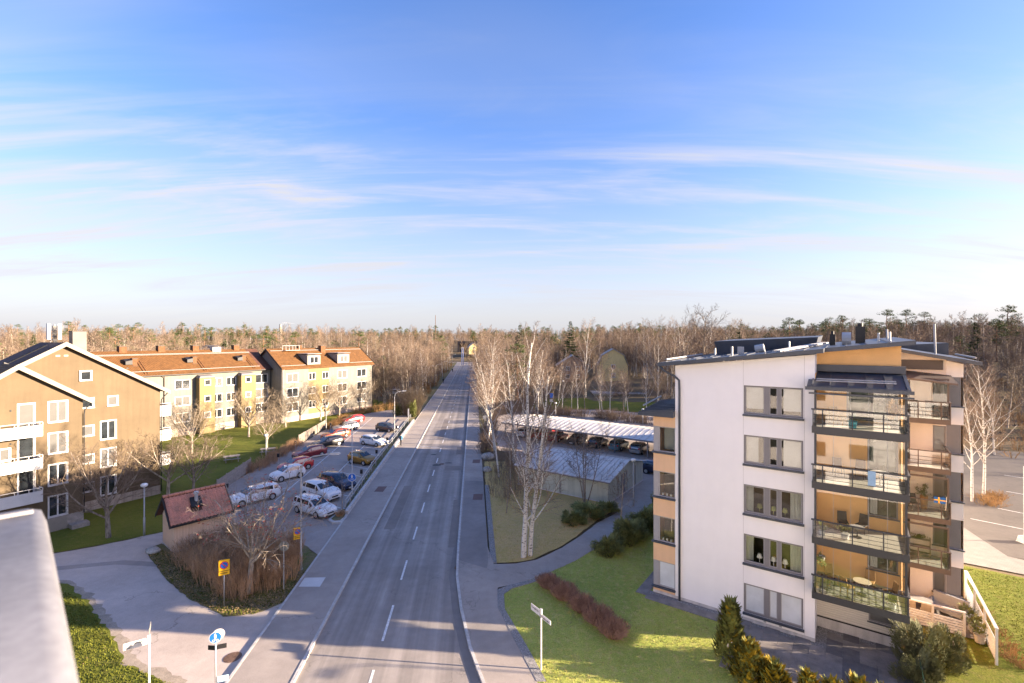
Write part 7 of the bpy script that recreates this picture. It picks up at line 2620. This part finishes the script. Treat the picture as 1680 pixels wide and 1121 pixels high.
chair('brown chair at the left of the third glazed balcony', 9.6, 1.0, F[2], .3, M('brown_chair', (.16, .09, .05), .7, .1, 4))
chair('brown chair in the middle of the third glazed balcony', 10.5, 1.1, F[2], -.2, MATS['brown_chair'])
table('white table on the third glazed balcony', 11.3, .0, F[2], m_white, .4)
t = thing('towel', 'pale blue towel hanging over the rail of the third glazed balcony', 'towel', wp(10.95, -1.145, F[2] + .25), A0)
MB().box(-.15, .15, -.03, -.005, 0, .70).build('cloth', M('blue_cloth', (.30, .45, .62), .95, .06, 5), t)
chair('wicker armchair on the top glazed balcony', 9.5, .2, F[3], .5, m_rattan)
pot('turquoise bowl with a plant on the top glazed balcony', 10.2, -.2, F[3], .22, .35, m_juniper, 60, M('turquoise', (.08, .40, .48), .4, .04, 3), .15)
pot('tall dried plant in the right corner of the top glazed balcony', 11.9, .6, F[3], .2, .4, m_goldtwig, 420, m_darkmetal, 1.1)
t = thing('pendant_lamp', 'white half-dome lamp hanging in the top glazed balcony', 'lamp', wp(9.75, .6, F[3] + 1.75))
MB().tube([(0, 0, 0), (0, 0, .12), (0, 0, .2)], [.22, .17, .04], 14).build('lamp_shade', m_lampwhite, t)
MB().tube([(0, 0, .2), (0, 0, .52)], .008, 4).build('cord', m_white, t)
for i, (x, z, l) in enumerate([(13.3, 11.46, 'chair on the top balcony of the right wing'), (14.0, 11.46, 'second chair on the top balcony of the right wing'), (13.2, 5.86, 'chair behind the glass on the third balcony down of the right wing')]):
    chair(l, x, 7.3, z, .4, m_ofc)
pot('plant on a stand on the third balcony down of the right wing', 13.7, 7.9, 5.86, .2, .8, m_juniper, 200, m_rattan, .7)
t = thing('flag', 'small blue and yellow flag on the balcony rail of the right wing', 'flag', wp(14.25, 6.27, 6.75), A0)
MB().tube([(.22, 0, -.35), (.26, 0, .42)], .012, 5).build('staff', m_white, t)
MB().box(-.28, .22, -.006, .006, 0, .34).build('cloth', m_blue, t)
MB().box(-.281, .221, -.009, .009, .14, .20).box(-.10, -.03, -.0095, .0095, -.001, .341).build('cross', m_yellow, t)
t = thing('plant_shelf', 'pale shelf with plants on the lowest glazed balcony of the right wing', 'shelf', wp(13.5, 7.9, 3.06), A0)
for k in range(3):
    MB().box(-.5, .5, -.15, .15, .15 + k * .4, .18 + k * .4).build('shelf_board', m_trim, t)
for sx in (-.48, .48):
    MB().box(sx - .02, sx + .02, -.15, .15, 0, 1.1).build('side', m_trim, t)
mb = MB()
leafy(random.Random(9), mb, (0, 0, 1.0), .5, .15, .3, 200, .1, .6, .4)
mb.build('plants', m_juniper, t)
t = thing('garden_sofa', 'grey garden sofa on the ground-floor terrace', 'sofa', wp(14.7, 7.4, .1), A0 + R(-25))
MB().box(-.8, .8, -.4, .4, .2, .42).build('seat', m_lampgrey, t)
MB().hexa([(-.8, .3, .42), (.8, .3, .42), (.8, .45, .42), (-.8, .45, .42), (-.8, .42, .95), (.8, .42, .95), (.8, .56, .95), (-.8, .56, .95)]).build('backrest', m_lampgrey, t)
for sx in (-.86, .74):
    MB().box(sx, sx + .12, -.4, .45, .05, .62).build('armrest', m_lampgrey, t)
t = thing('garden_table', 'glass garden table behind the terrace railing', 'table', wp(13.3, 7.0, .1), A0)
MB().box(-.7, .7, -.4, .4, .68, .71).build('table_top', m_lampgrey, t)
for sx in (-.62, .62):
    for sy in (-.32, .32):
        MB().box(sx - .025, sx + .025, sy - .025, sy + .025, 0, .678).build('leg', m_lampgrey, t)
for i, (x, y) in enumerate([(12.95, 6.2), (13.6, 6.2)]):
    chair(['left beige garden chair behind the terrace railing', 'right beige garden chair behind the terrace railing'][i], x, y, .1, R(180), M('beige_chair', (.36, .27, .18), .8, .1, 4), 'garden chairs')
for i, (x, y) in enumerate([(15.6, 6.0), (15.65, 5.0), (15.5, 7.0)]):
    pot(['middle bush in a pale pot inside the white screen', 'near bush in a pale pot inside the white screen', 'far bush in a pale pot inside the white screen'][i], x, y, .1, .26, .4, m_juniper, 260, m_kerb, .6)

# ------------------------------------------------------------------ the viewer's own block: parapet in view, sunlit facade behind the viewer
vb = thing('apartment_block', "grey metal-capped parapet of the viewer's own balcony, very close at the left edge", 'building', (0, 0, 0))
pv = Vector((math.sin(R(-46.6)), math.cos(R(-46.6)), 0))   # along the parapet
pn = Vector((-pv.y, pv.x, 0))                              # to the left of it
A_ = Vector((-.62, .69, 15.5)) - pv * .8
B_ = Vector((-1.415, 1.445, 15.5))
top = [(0.0, -.05), (.012, -.012), (.04, 0), (.30, .006), (.8, .012)]
vs, fs = [], []
for P0 in (A_, B_ - pv * .015, B_):
    for k, (o_, z_) in enumerate(top):
        vs.append(P0 + pn * o_ + Vector((0, 0, z_ if P0 is not B_ else z_ - .02)))
n = len(top)
for i in range(2):
    for k in range(n - 1):
        fs.append((i * n + k, i * n + k + 1, (i + 1) * n + k + 1, (i + 1) * n + k))
MB().add(vs, fs).build('capping', M('capping_metal', (.29, .29, .31), .6, .14, 2.2, spec=.3), vb, smooth=True)
MB().hexa([A_ + pn * .02 + Vector((0, 0, -1.2)), B_ + pn * .02 - pv * .02 + Vector((0, 0, -1.2)), B_ + pn * .8 - pv * .02 + Vector((0, 0, -1.2)), A_ + pn * .8 + Vector((0, 0, -1.2)),
           A_ + pn * .02 + Vector((0, 0, -.06)), B_ + pn * .02 - pv * .02 + Vector((0, 0, -.06)), B_ + pn * .8 - pv * .02 + Vector((0, 0, -.06)), A_ + pn * .8 + Vector((0, 0, -.06))]).build('parapet_wall', m_white, vb)
for q in (.35, .95):
    C_ = A_.lerp(B_, q)
    MB().hexa([C_ + pn * .03 + Vector((0, 0, .003)), C_ + pn * .78 + Vector((0, 0, .012)), C_ + pn * .78 + pv * .012 + Vector((0, 0, .012)), C_ + pn * .03 + pv * .012 + Vector((0, 0, .003)),
               C_ + pn * .03 + Vector((0, 0, .012)), C_ + pn * .78 + Vector((0, 0, .021)), C_ + pn * .78 + pv * .012 + Vector((0, 0, .021)), C_ + pn * .03 + pv * .012 + Vector((0, 0, .012))]).build('capping_seam', MATS['capping_metal'], vb)
# facade frame: local x along azimuth 130, local -y towards azimuth 40
fa = bpy.data.objects.new('facade_frame', None)
rzv = R(-40)
cx_, sx_ = math.cos(rzv), math.sin(rzv)


def vloc(x, y, z):
    ox, oy = -2.2 * math.sin(R(40)), -2.2 * math.cos(R(40))
    # outward normal is azimuth 40; x runs along azimuth 130
    return (ox + x * math.sin(R(130)) - y * math.sin(R(40)), oy + x * math.cos(R(130)) - y * math.cos(R(40)), z)


bpy.data.objects.remove(fa)
vops = []
for lv in range(7):
    for k in range(13):
        vops.append((-8 + k * 4.0, -6 + k * 4.0, .9 + lv * 2.9, 2.4 + lv * 2.9))
mbv = MB()
wall(mbv, -11, 46, 0, 21, vops, y=0, depth=.12)
mbv.v = [vloc(*p) for p in mbv.v]
mbv.build('facade', m_wall, vb)
mbv = MB()
for o_ in vops:
    mbv.poly([(o_[0], .1, o_[2]), (o_[1], .1, o_[2]), (o_[1], .1, o_[3]), (o_[0], .1, o_[3])])
mbv.v = [vloc(*p) for p in mbv.v]
mbv.build('facade_glazing', m_pane, vb)
mbv = MB().box(-11, 46, .3, 12, 0, 21.2)
mbv.v = [vloc(*p) for p in mbv.v]
mbv.build('block_body', m_wall, vb)

# ------------------------------------------------------------------ woods, far houses, skyline
SRC = {}


def src_coll(name, keys, mats):
    c = bpy.data.collections.new(name)
    for k in keys:
        vg = TREES[k][2]
        mb_ = MB()
        mb_.v = list(vg.a.v) + list(vg.b.v)
        off = len(vg.a.v)
        mb_.f = list(vg.a.f) + [tuple(i + off for i in f) for f in vg.b.f]
        mb_.m = [0] * len(vg.a.f) + [1] * len(vg.b.f)
        o = bpy.data.objects.new('source_' + k, mb_.mesh('source_' + k, mats[k]))
        c.objects.link(o)
    return c


tree_mesh('far_a', dict(LOW, rmin=.03), 12.0, .17, 71, m_bark2, m_twig)
tree_mesh('far_b', dict(LOW, rmin=.03), 11.0, .16, 72, m_bark, m_twig2)
tree_mesh('far_c', dict(LOW, rmin=.03, trop=[.02, .1, -.02, -.12]), 12.5, .14, 73, m_birch, m_twig2)
tree_mesh('far_d', dict(LOW, rmin=.03), 10.0, .15, 74, m_bark2, m_twig3)
FM = {'far_a': (m_bark2, m_twig), 'far_b': (m_bark, m_twig2), 'far_c': (m_birch, m_twig2), 'far_d': (m_bark2, m_twig3), 'spruce_a': (m_bark, m_needle), 'spruce_b': (m_bark, m_needle), 'pine_a': (m_pinebark, m_pineneedle), 'pine_b': (m_pinebark, m_pineneedle)}
c_dec = src_coll('deciduous_sources', ['far_a', 'far_b', 'far_c', 'far_d'], FM)
c_con = src_coll('conifer_sources', ['pine_a', 'pine_b', 'spruce_b', 'pine_a'][:3], FM)


def scatter(name, pts, coll, smin, smax, label):
    me = bpy.data.meshes.new(name)
    me.from_pydata(pts, [], [])
    o = bpy.data.objects.new(name, me)
    COL.objects.link(o)
    ng = bpy.data.node_groups.new(name, 'GeometryNodeTree')
    ng.interface.new_socket('Geometry', in_out='INPUT', socket_type='NodeSocketGeometry')
    ng.interface.new_socket('Geometry', in_out='OUTPUT', socket_type='NodeSocketGeometry')
    N, L = ng.nodes, ng.links
    gi, go = N.new('NodeGroupInput'), N.new('NodeGroupOutput')
    ci = N.new('GeometryNodeCollectionInfo')
    ci.inputs['Collection'].default_value = coll
    ci.inputs['Separate Children'].default_value = True
    ci.inputs['Reset Children'].default_value = True
    ip = N.new('GeometryNodeInstanceOnPoints')
    ip.inputs['Pick Instance'].default_value = True
    ri = N.new('FunctionNodeRandomValue')
    ri.data_type = 'INT'
    for s_ in ri.inputs:
        if s_.name == 'Min' and s_.type == 'INT':
            s_.default_value = 0
        if s_.name == 'Max' and s_.type == 'INT':
            s_.default_value = len(coll.objects) - 1
    L.new([s_ for s_ in ri.outputs if s_.type == 'INT'][0], ip.inputs['Instance Index'])
    rr_ = N.new('FunctionNodeRandomValue')
    rr_.data_type = 'FLOAT_VECTOR'
    for s_ in rr_.inputs:
        if s_.type == 'VECTOR' and s_.name == 'Max':
            s_.default_value = (.06, .06, 6.28)
        if s_.type == 'VECTOR' and s_.name == 'Min':
            s_.default_value = (-.06, -.06, 0)
    L.new([s_ for s_ in rr_.outputs if s_.type == 'VECTOR'][0], ip.inputs['Rotation'])
    rs_ = N.new('FunctionNodeRandomValue')
    rs_.data_type = 'FLOAT'
    for s_ in rs_.inputs:
        if s_.type == 'VALUE' and s_.name == 'Min':
            s_.default_value = smin
        if s_.type == 'VALUE' and s_.name == 'Max':
            s_.default_value = smax
    rs_.inputs['Seed'].default_value = 5
    L.new([s_ for s_ in rs_.outputs if s_.type == 'VALUE'][0], ip.inputs['Scale'])
    L.new(gi.outputs[0], ip.inputs['Points'])
    L.new(ci.outputs[0], ip.inputs['Instance'])
    L.new(ip.outputs[0], go.inputs[0])
    md = o.modifiers.new('scatter', 'NODES')
    md.node_group = ng
    tag(o, label, None, None, 'stuff')
    return o


HOUSES = []


def blocked(x, y):
    rx = road_x(y)
    if y < 345 and rx - 8.5 < x < rx + 6.8:
        return True
    if 325 < y < 350 and -75 < x < 5:
        return True
    # left estate: houses and lawns
    lx = (x + 53.5) * .515 + (y - 81) * .857
    ly = -(x + 53.5) * .857 + (y - 81) * .515
    if lx < 42 and ly < 30:
        return True
    if x > -6 and y < 96 and x < 34:
        return True
    if 8 < x < 44 and y < 131:
        return True
    if x > 30 and (x * .58 + y * .81) < 96 and y < 92:
        return True
    for (hx, hy, r_) in HOUSES:
        d = math.hypot(hx, hy)
        # keep the house and a short sight line in front of it clear
        if math.hypot(x - hx, y - hy) < r_:
            return True
        t = (x * hx + y * hy) / (d * d)
        if .80 < t < 1 and abs(x * hy - y * hx) / d < r_ * .55:
            return True
    return False


def far_house(name, label, px, Y, w, d, h, rh, wallm, roofm, rot=0.0, zoff=0.0, kind='gable', wins=(2, 2), r_=9):
    x = px * Y
    z = hgt(x, Y) + zoff
    HOUSES.append((x, Y, r_))
    t = thing(name, label, 'house', (x, Y, z), rot)
    mb_ = MB()
    if kind == 'gambrel':
        prof = [(-w / 2, -.5), (w / 2, -.5), (w / 2, h), (w * .36, h + rh * .62), (0, h + rh), (-w * .36, h + rh * .62), (-w / 2, h)]
        mb_.extr([(a, 0, b) for a, b in prof], (0, d, 0))
        mb_.build('wall', wallm, t)
        rm = MB()
        pts = prof[2:]
        for (a, b), (a2, b2) in zip(pts[:-1], pts[1:]):
            rm.hexa([(a * 1.06, -.35, b - .02), (a2 * 1.06, -.35, b2 - .02), (a2 * 1.06, d + .35, b2 - .02), (a * 1.06, d + .35, b - .02), (a * 1.06, -.35, b + .2), (a2 * 1.06, -.35, b2 + .2), (a2 * 1.06, d + .35, b2 + .2), (a * 1.06, d + .35, b + .2)])
        rm.build('roof', roofm, t)
    elif kind == 'gable':
        mb_.extr([(a, 0, b) for a, b in [(-w / 2, -.5), (w / 2, -.5), (w / 2, h), (0, h + rh), (-w / 2, h)]], (0, d, 0))
        mb_.build('wall', wallm, t)
        gable_roof(t, -w / 2 - .6, w / 2 + .6, -.5, d + .5, h - .35, h + rh + .2, roofm, .22, 'y')
    elif kind == 'hip':
        mb_.box(-w / 2, w / 2, 0, d, -.5, h)
        mb_.build('wall', wallm, t)
        e = .7
        MB().hexa([(-w / 2 - e, -e, h + .002), (w / 2 + e, -e, h + .002), (w / 2 + e, d + e, h + .002), (-w / 2 - e, d + e, h + .002), (-w * .2, d * .45, h + rh), (w * .2, d * .45, h + rh), (w * .2, d * .55, h + rh), (-w * .2, d * .55, h + rh)]).build('roof', roofm, t)
    else:
        mb_.box(-w / 2, w / 2, 0, d, -.5, h)
        mb_.build('wall', wallm, t)
        MB().box(-w / 2 - .3, w / 2 + .3, -.3, d + .3, h + .002, h + rh).build('roof', roofm, t)
    nx_, nz_ = wins
    for i in range(nx_):
        for j in range(nz_):
            cx = -w / 2 + w * (i + 1) / (nx_ + 1)
            cz = .9 + j * 2.7
            window(t, cx - .55, cx + .55, cz, cz + 1.35, y=-.065, n=2, trim=.10, depth=.035, pm=m_pane)
    return t


m_brickh = M('house_brick', (.42, .26, .17), .9, .12, 1.0, .2, 30)
m_yellowh = M('house_yellow', (.75, .58, .26), .9, .06, .8)
m_dkh = M('house_dark', (.075, .070, .075), .9, .08, .8)
m_whiteh = M('house_white', (.40, .37, .33), .9, .06, .8)
far_house('house', 'yellow gambrel house among bare trees on the right', .213, 150, 9.0, 6, 4.6, 5.2, m_yellowh, m_whiteh, R(-6), 0, 'gambrel', (1, 2), 12)
far_house('house', 'brick gabled house left of the yellow gambrel house', .128, 165, 10.5, 10, 5.6, 3.2, m_brickh, m_whiteh, R(-4), .3, 'gable', (2, 2), 11)
far_house('outbuilding', 'long low grey-green outbuilding below the yellow house', .226, 131.5, 14, 6, 2.9, .25, m_garage, m_whiteh, R(-3), -2.6, 'flat', (0, 0), 10)
far_house('villa', 'dark grey hip-roofed villa on the skyline above the cream house', -.628, 235, 13, 9, 6.6, 2.4, m_dkh, m_dkh, R(38), 2.5, 'hip', (3, 2), 13)
far_house('house', 'cream house with red roof behind the dormer house ridge', -.44, 215, 11, 9, 5.2, 3.0, m_whiteh, m_brick, R(20), .5, 'gable', (2, 1), 10)
far_house('house', 'white gabled house peeping between trees right of the dormer house', -.335, 235, 9, 9, 6.0, 3.0, m_whiteh, m_whiteh, R(12), .8, 'gable', (2, 2), 10)
far_house('house', 'pale house far up the road on the right verge', -.080, 356, 7.5, 8, 5.0, 3.0, m_yellowh, m_whiteh, R(18), 3.0, 'gable', (1, 2), 6)
# road bridge at the far end: underpass shade painted as a near-black sheet between abutments
bx0 = -.094 * 385
t = thing('bridge', 'dark road bridge closing the far end of the street', 'bridge', (bx0, 385, hgt(bx0, 385) - .3))
MB().box(-8, 8, 0, 9, 7.2, 9.4).build('deck', M('bridge_dark', (.04, .036, .045), .9, .1, .5), t)
MB().box(-6.6, 6.6, 8.0, 8.6, 0, 7.2).build('opening_shade', MATS['bridge_dark'], t)
for sx in (-8, 6.6):
    MB().box(sx, sx + 1.4, .2, 8.8, -3, 7.2).build('abutment', MATS['bridge_dark'], t)
for i, (x, y) in enumerate([(-30.4, 296), (-31.4, 297)]):
    t = thing('blue_column', ['left of the two tall blue columns at the street end', 'right of the two tall blue columns at the street end'][i], 'column', (x, y, 0))
    MB().tube([(0, 0, 0), (0, 0, 10.5)], .22, 8).build('shaft', M('column_blue', (.10, .14, .30), .6, .05, 1), t)
    MB().box(-.4, .4, -.3, .3, 10.5, 11.0).build('head', m_lampgrey, t)
t = thing('chimney_stack', 'pale factory chimney on the left skyline trailing smoke', 'chimney', (-.487 * 950, 950, 12))
MB().tube([(0, 0, -20), (0, 0, 33)], [3.2, 2.2], 14).build('shaft', m_whiteh, t)
MB().tube([(0, 0, 33), (0, 0, 34)], 2.4, 14).build('rim', m_frame, t)
m_smoke = bpy.data.materials.new('smoke')
m_smoke.use_nodes = True
nt = m_smoke.node_tree
nt.nodes.remove(nt.nodes['Principled BSDF'])
pvn = nt.nodes.new('ShaderNodeVolumePrincipled')
pvn.inputs['Color'].default_value = (.8, .8, .82, 1)
pvn.inputs['Density'].default_value = .06
nt.links.new(pvn.outputs[0], nt.nodes['Material Output'].inputs['Volume'])
mb = MB()
for k in range(1):
    mb.tube([(0, 0, 0), (5, 0, 2.2), (12, 0, 3.2), (20, 0, 2.2), (30, 0, 2.6)], [1.6, 2.4, 2.0, 1.4, .2], 10)
o = mb.build('smoke', m_smoke, smooth=True)
o.location = (-.487 * 950, 950, 45.5)
tag(o, kind='stuff')
t = thing('radio_mast', 'thin lattice radio mast on the skyline above the street', 'mast', (-.161 * 900, 900, 10))
mb = MB()
for (a, b) in ((-.6, -.6), (.6, -.6), (0, .6)):
    mb.tube([(a, b, 0), (a * .3, b * .3, 52)], .18, 4)
for k in range(12):
    mb.tube([(-.6 + k * .04, -.5, k * 4.3), (.5 - k * .03, -.5, k * 4.3 + 4)], .12, 4)
mb.build('lattice', m_brick, t)

# ----- trees one can tell apart
GB = 'bare trees of the roadside thicket'
rt = random.Random(99)
n_ = 0
LBL = {'tall_a': 'dark bare tree in the thicket beyond the carport', 'tall_b': 'reddish bare tree in the thicket beyond the carport', 'tall_c': 'grey-brown bare tree in the thicket beyond the carport', 'birch_a': 'straight white birch in the thicket beyond the carport', 'birch_b': 'slightly bent white birch in the thicket beyond the carport', 'birch_c': 'curved white birch in the thicket beyond the carport'}
keys = ['birch_a', 'birch_b', 'birch_c', 'tall_b', 'tall_a', 'tall_c', 'birch_a', 'birch_c']
PLACED = []


def far_enough(x, y, m):
    return all((x - a) ** 2 + (y - b) ** 2 > m * m for a, b in PLACED)


# right roadside strip
for i in range(400):
    y = rt.uniform(84, 260)
    x = road_x(y) + rt.uniform(7.5, 7.5 + 10 + (y - 84) * .16)
    if -3.0 < x and y < 97:
        continue
    if blocked(x, y) or not far_enough(x, y, 2.6):
        continue
    PLACED.append((x, y))
    k = rt.choice(keys)
    tree(k, 'birch_tree' if 'birch' in k else 'bare_tree', LBL[k], (x, y, hgt(x, y) - .05), rt.uniform(.85, 1.3), group=GB)
    n_ += 1
    if n_ > 85:
        break
# woods behind the carport and below the houses
n2 = 0
for i in range(500):
    x, y = rt.uniform(6, 75), rt.uniform(108, 175)
    if blocked(x, y) and not (12 < x < 42 and 116 < y < 129 and rt.random() < .35):
        continue
    if not far_enough(x, y, 3.4):
        continue
    PLACED.append((x, y))
    k = rt.choice(keys)
    tree(k, 'birch_tree' if 'birch' in k else 'bare_tree', LBL[k], (x, y, hgt(x, y) - .05), rt.uniform(.85, 1.35), group=GB)
    n2 += 1
    if n2 > 60:
        break
# left roadside trees
GLT = 'bare trees left of the road'
LBL2 = {k: v.replace('in the thicket beyond the carport', 'left of the road beyond the parking lot') for k, v in LBL.items()}
n3 = 0
for i in range(500):
    y = rt.uniform(118, 300)
    x = road_x(y) - rt.uniform(8.8, 13 + (y - 110) * .20)
    if blocked(x, y) or not far_enough(x, y, 3.0):
        continue
    PLACED.append((x, y))
    k = rt.choice(['tall_b', 'tall_a', 'tall_c', 'birch_a', 'birch_b', 'tall_b'])
    tree(k, 'birch_tree' if 'birch' in k else 'bare_tree', LBL2[k], (x, y, hgt(x, y) - .05), rt.uniform(.75, 1.2), group=GLT)
    n3 += 1
    if n3 > 80:
        break
# skyline conifers and standout trees, one by one
for (k, px, Y, s, l) in [('spruce_a', .017, 190, 1.70, 'ragged spruce rising above the roadside birches'), ('spruce_a', .123, 178, 1.68, 'tall dark spruce behind the brick house'), ('spruce_a', .531, 128, 1.18, 'sunlit dense spruce behind the white block roof'), ('spruce_b', .476, 138, 1.55, 'slim spruce behind the white block roof'),
                         ('spruce_b', .455, 150, 1.3, 'small spruce half hidden left of the slim one'), ('pine_a', -.64 + .11, 225, 1.0, 'round-topped pine right of the dark villa'), ('pine_b', -.70, 240, 1.15, 'pine left of the dark villa'), ('pine_a', -.755, 235, 1.1, 'pine above the long cream roof'),
                         ('spruce_a', -.815, 215, .95, 'spruce above the left chimneys of the long cream house'), ('pine_b', -.80, 212, 1.05, 'pine beside the spruce above the left chimneys'), ('spruce_b', -.93, 150, .9, 'dark spruce top left of the antenna mast'), ('pine_b', -.88, 160, .85, 'pine just right of the antenna mast'),
                         ('pine_a', -.58, 230, 1.1, 'tall pine right of the dark villa ridge'), ('pine_b', -.55, 225, 1.0, 'yellow-green pine near the chimney stack'), ('spruce_a', -.36, 330, 1.05, 'spruce on the skyline above the dormer house right end'), ('spruce_b', .045 + .02, 260, 1.0, 'small spruce among the tops right of the road'), ('pine_a', 1.02, 150, 1.0, 'dark pine on the right skyline edge'), ('pine_b', 1.05, 160, 1.1, 'dark pine at the far right skyline')]:
    x = px * Y
    PLACED.append((x, Y))
    tree(k, 'spruce_tree' if 'spruce' in k else 'pine_tree', l, (x, Y, hgt(x, Y) - .05), s)
for (k, px, Y, s, l) in [('tall_a', .40, 122, 1.65, 'big dark bare tree with spreading crown left of the white block roof'), ('tall_c', .30, 135, 1.6, 'bare tree with airy crown above the yellow house'), ('tall_b', .335, 128, 1.45, 'tall bare tree between the yellow house and the white block'), ('birch_a', .155, 130, 1.5, 'tall white birch in front of the brick house'),
                         ('birch_b', .19, 126, .9, 'white birch left of the yellow house'), ('tall_b', .255, 160, .95, 'round reddish bare tree behind the yellow house')]:
    x = px * Y
    PLACED.append((x, Y))
    tree(k, 'birch_tree' if 'birch' in k else 'bare_tree', l, (x, Y, hgt(x, Y) - .05), s)
rl_ = random.Random(55)
for i in range(18):
    x, y = 8 + i * 1.75 + rl_.uniform(-.7, .7), rl_.uniform(103, 117) - i * .35
    k = ('birch_a', 'tall_c', 'birch_c', 'birch_b')[i % 4]
    PLACED.append((x, y))
    tree(k, 'birch_tree' if 'birch' in k else 'bare_tree', 'slender ' + LBL[k].replace('in the thicket beyond the carport', 'on the green slope behind the carport'), (x, y, hgt(x, y) - .05), rl_.uniform(.62, .85), group='trees on the green slope')
# undergrowth of the thickets
rnd = random.Random(17)
mb = MB()
for i in range(300):
    y = rnd.uniform(66, 200)
    x = road_x(y) + rnd.uniform(6.9, 10 + (y - 60) * .14)
    if -3 < x and y < 100:
        x = rnd.uniform(-4.5, -3)
    twig_bush(rnd, mb, (x, y, hgt(x, y) - .05), rnd.uniform(1.2, 2.6), 1.2, 12, .022, 3, .3, 4)
for i in range(70):
    x, y = rnd.uniform(-2.8, 1.5), rnd.uniform(44, 66)
    if inside((x, y), [(-2.6, 46), (-.2, 45), (1.2, 50), (.5, 60), (0, 66), (-3.2, 66), (-3, 56)]):
        twig_bush(rnd, mb, (x, y, 0), rnd.uniform(1.2, 2.4), .9, 10, .012, 3, .3, 4)
for i in range(150):
    q = rnd.random()
    x, y = 1 + 36 * q + rnd.uniform(-1, 1), 106 - 22 * q + rnd.uniform(-2.2, 2.2)
    twig_bush(rnd, mb, (x, y, 0), rnd.uniform(1.2, 2.4), 1.5, 14, .022, 3, .3, 4)
for i in range(240):
    x, y = rnd.uniform(2, 70), rnd.uniform(100, 136)
    if 8 < x < 46 and 108 < y < 129 or (x > 18 and y < 112) or (x < 40 and y < 108):
        continue
    twig_bush(rnd, mb, (x, y, hgt(x, y) - .05), rnd.uniform(1.5, 3), 1.5, 12, .028, 3, .3, 4)
tag(mb.build('undergrowth', m_twig), kind='stuff')
mb = MB()
for i in range(200):
    y = rnd.uniform(112, 300)
    x = road_x(y) - rnd.uniform(8.2, 16)
    twig_bush(rnd, mb, (x, y, hgt(x, y) - .05), rnd.uniform(1.2, 2.8), 1.4, 10, .03, 3, .3, 4)
for i in range(260):
    d = rnd.uniform(85, 170)
    a = R(rnd.uniform(38, 53))
    x, y = d * math.sin(a), d * math.cos(a)
    if blocked(x, y) and rnd.random() < .8:
        continue
    twig_bush(rnd, mb, (x, y, hgt(x, y) - .05), rnd.uniform(1.0, 2.8), 1.6, 12, .03, 3, .3, 4)
tag(mb.build('undergrowth', m_goldtwig), kind='stuff')

dec, con = [], []
rw_ = random.Random(123)
for i in range(9000):
    az = R(rw_.uniform(-54, 54))
    d = math.sqrt(rw_.uniform(105 ** 2, 680 ** 2))
    if d > 280 and rw_.random() < .45:
        continue
    if az > R(22) and d < 280 and rw_.random() < .45:
        continue
    x, y = d * math.sin(az), d * math.cos(az)
    if blocked(x, y):
        continue
    if d < 260 and not far_enough(x, y, 2.2):
        continue
    z = hgt(x, y) - .1
    pc = .03 if d < 260 else .05 + .30 * smooth((math.sin(x * .021 + 1.3) * math.sin(y * .017 + .4) - .15) / .5)
    (con if rw_.random() < pc else dec).append((x, y, z))
# thicker nearby rows so that the ground does not show through
for i in range(1500):
    az = R(rw_.uniform(-54, 54))
    d = rw_.uniform(110, 240)
    if az > R(22) and rw_.random() < .5:
        continue
    x, y = d * math.sin(az), d * math.cos(az)
    if blocked(x, y) or not far_enough(x, y, 2.0):
        continue
    dec.append((x, y, hgt(x, y) - .1))
scatter('woodland', dec, c_dec, .55, 1.15, 'bare brown woodland covering the slopes behind the houses')
tallp = [p for i, p in enumerate(dec) if i % 17 == 3 and math.hypot(p[0], p[1]) > 170 and p[0] < 90]
scatter('woodland', tallp, c_dec, 1.25, 1.6, 'taller bare trees standing above the far brown woodland')
scatter('pine_woodland', con, c_con, .75, 1.5, 'dark green conifers scattered through the far woodland')
print('trees', n_, n2, n3, 'woodland', len(dec), len(con))

# every look-alike tree gets its place in the row from the left
bylab = {}
for o in COL.objects:
    if o.get('category') == 'tree' and o.get('group') in (GB, GLT, 'trees on the green slope'):
        bylab.setdefault(o['label'], []).append(o)
for lab, obs in bylab.items():
    if len(obs) > 1:
        obs.sort(key=lambda q: q.location.x / q.location.y)
        for i, q in enumerate(obs):
            k = i + 1
            suf = 'th' if 10 < k % 100 < 14 else {1: 'st', 2: 'nd', 3: 'rd'}.get(k % 10, 'th')
            q['label'] = f'{lab}, {k}{suf} from the left'
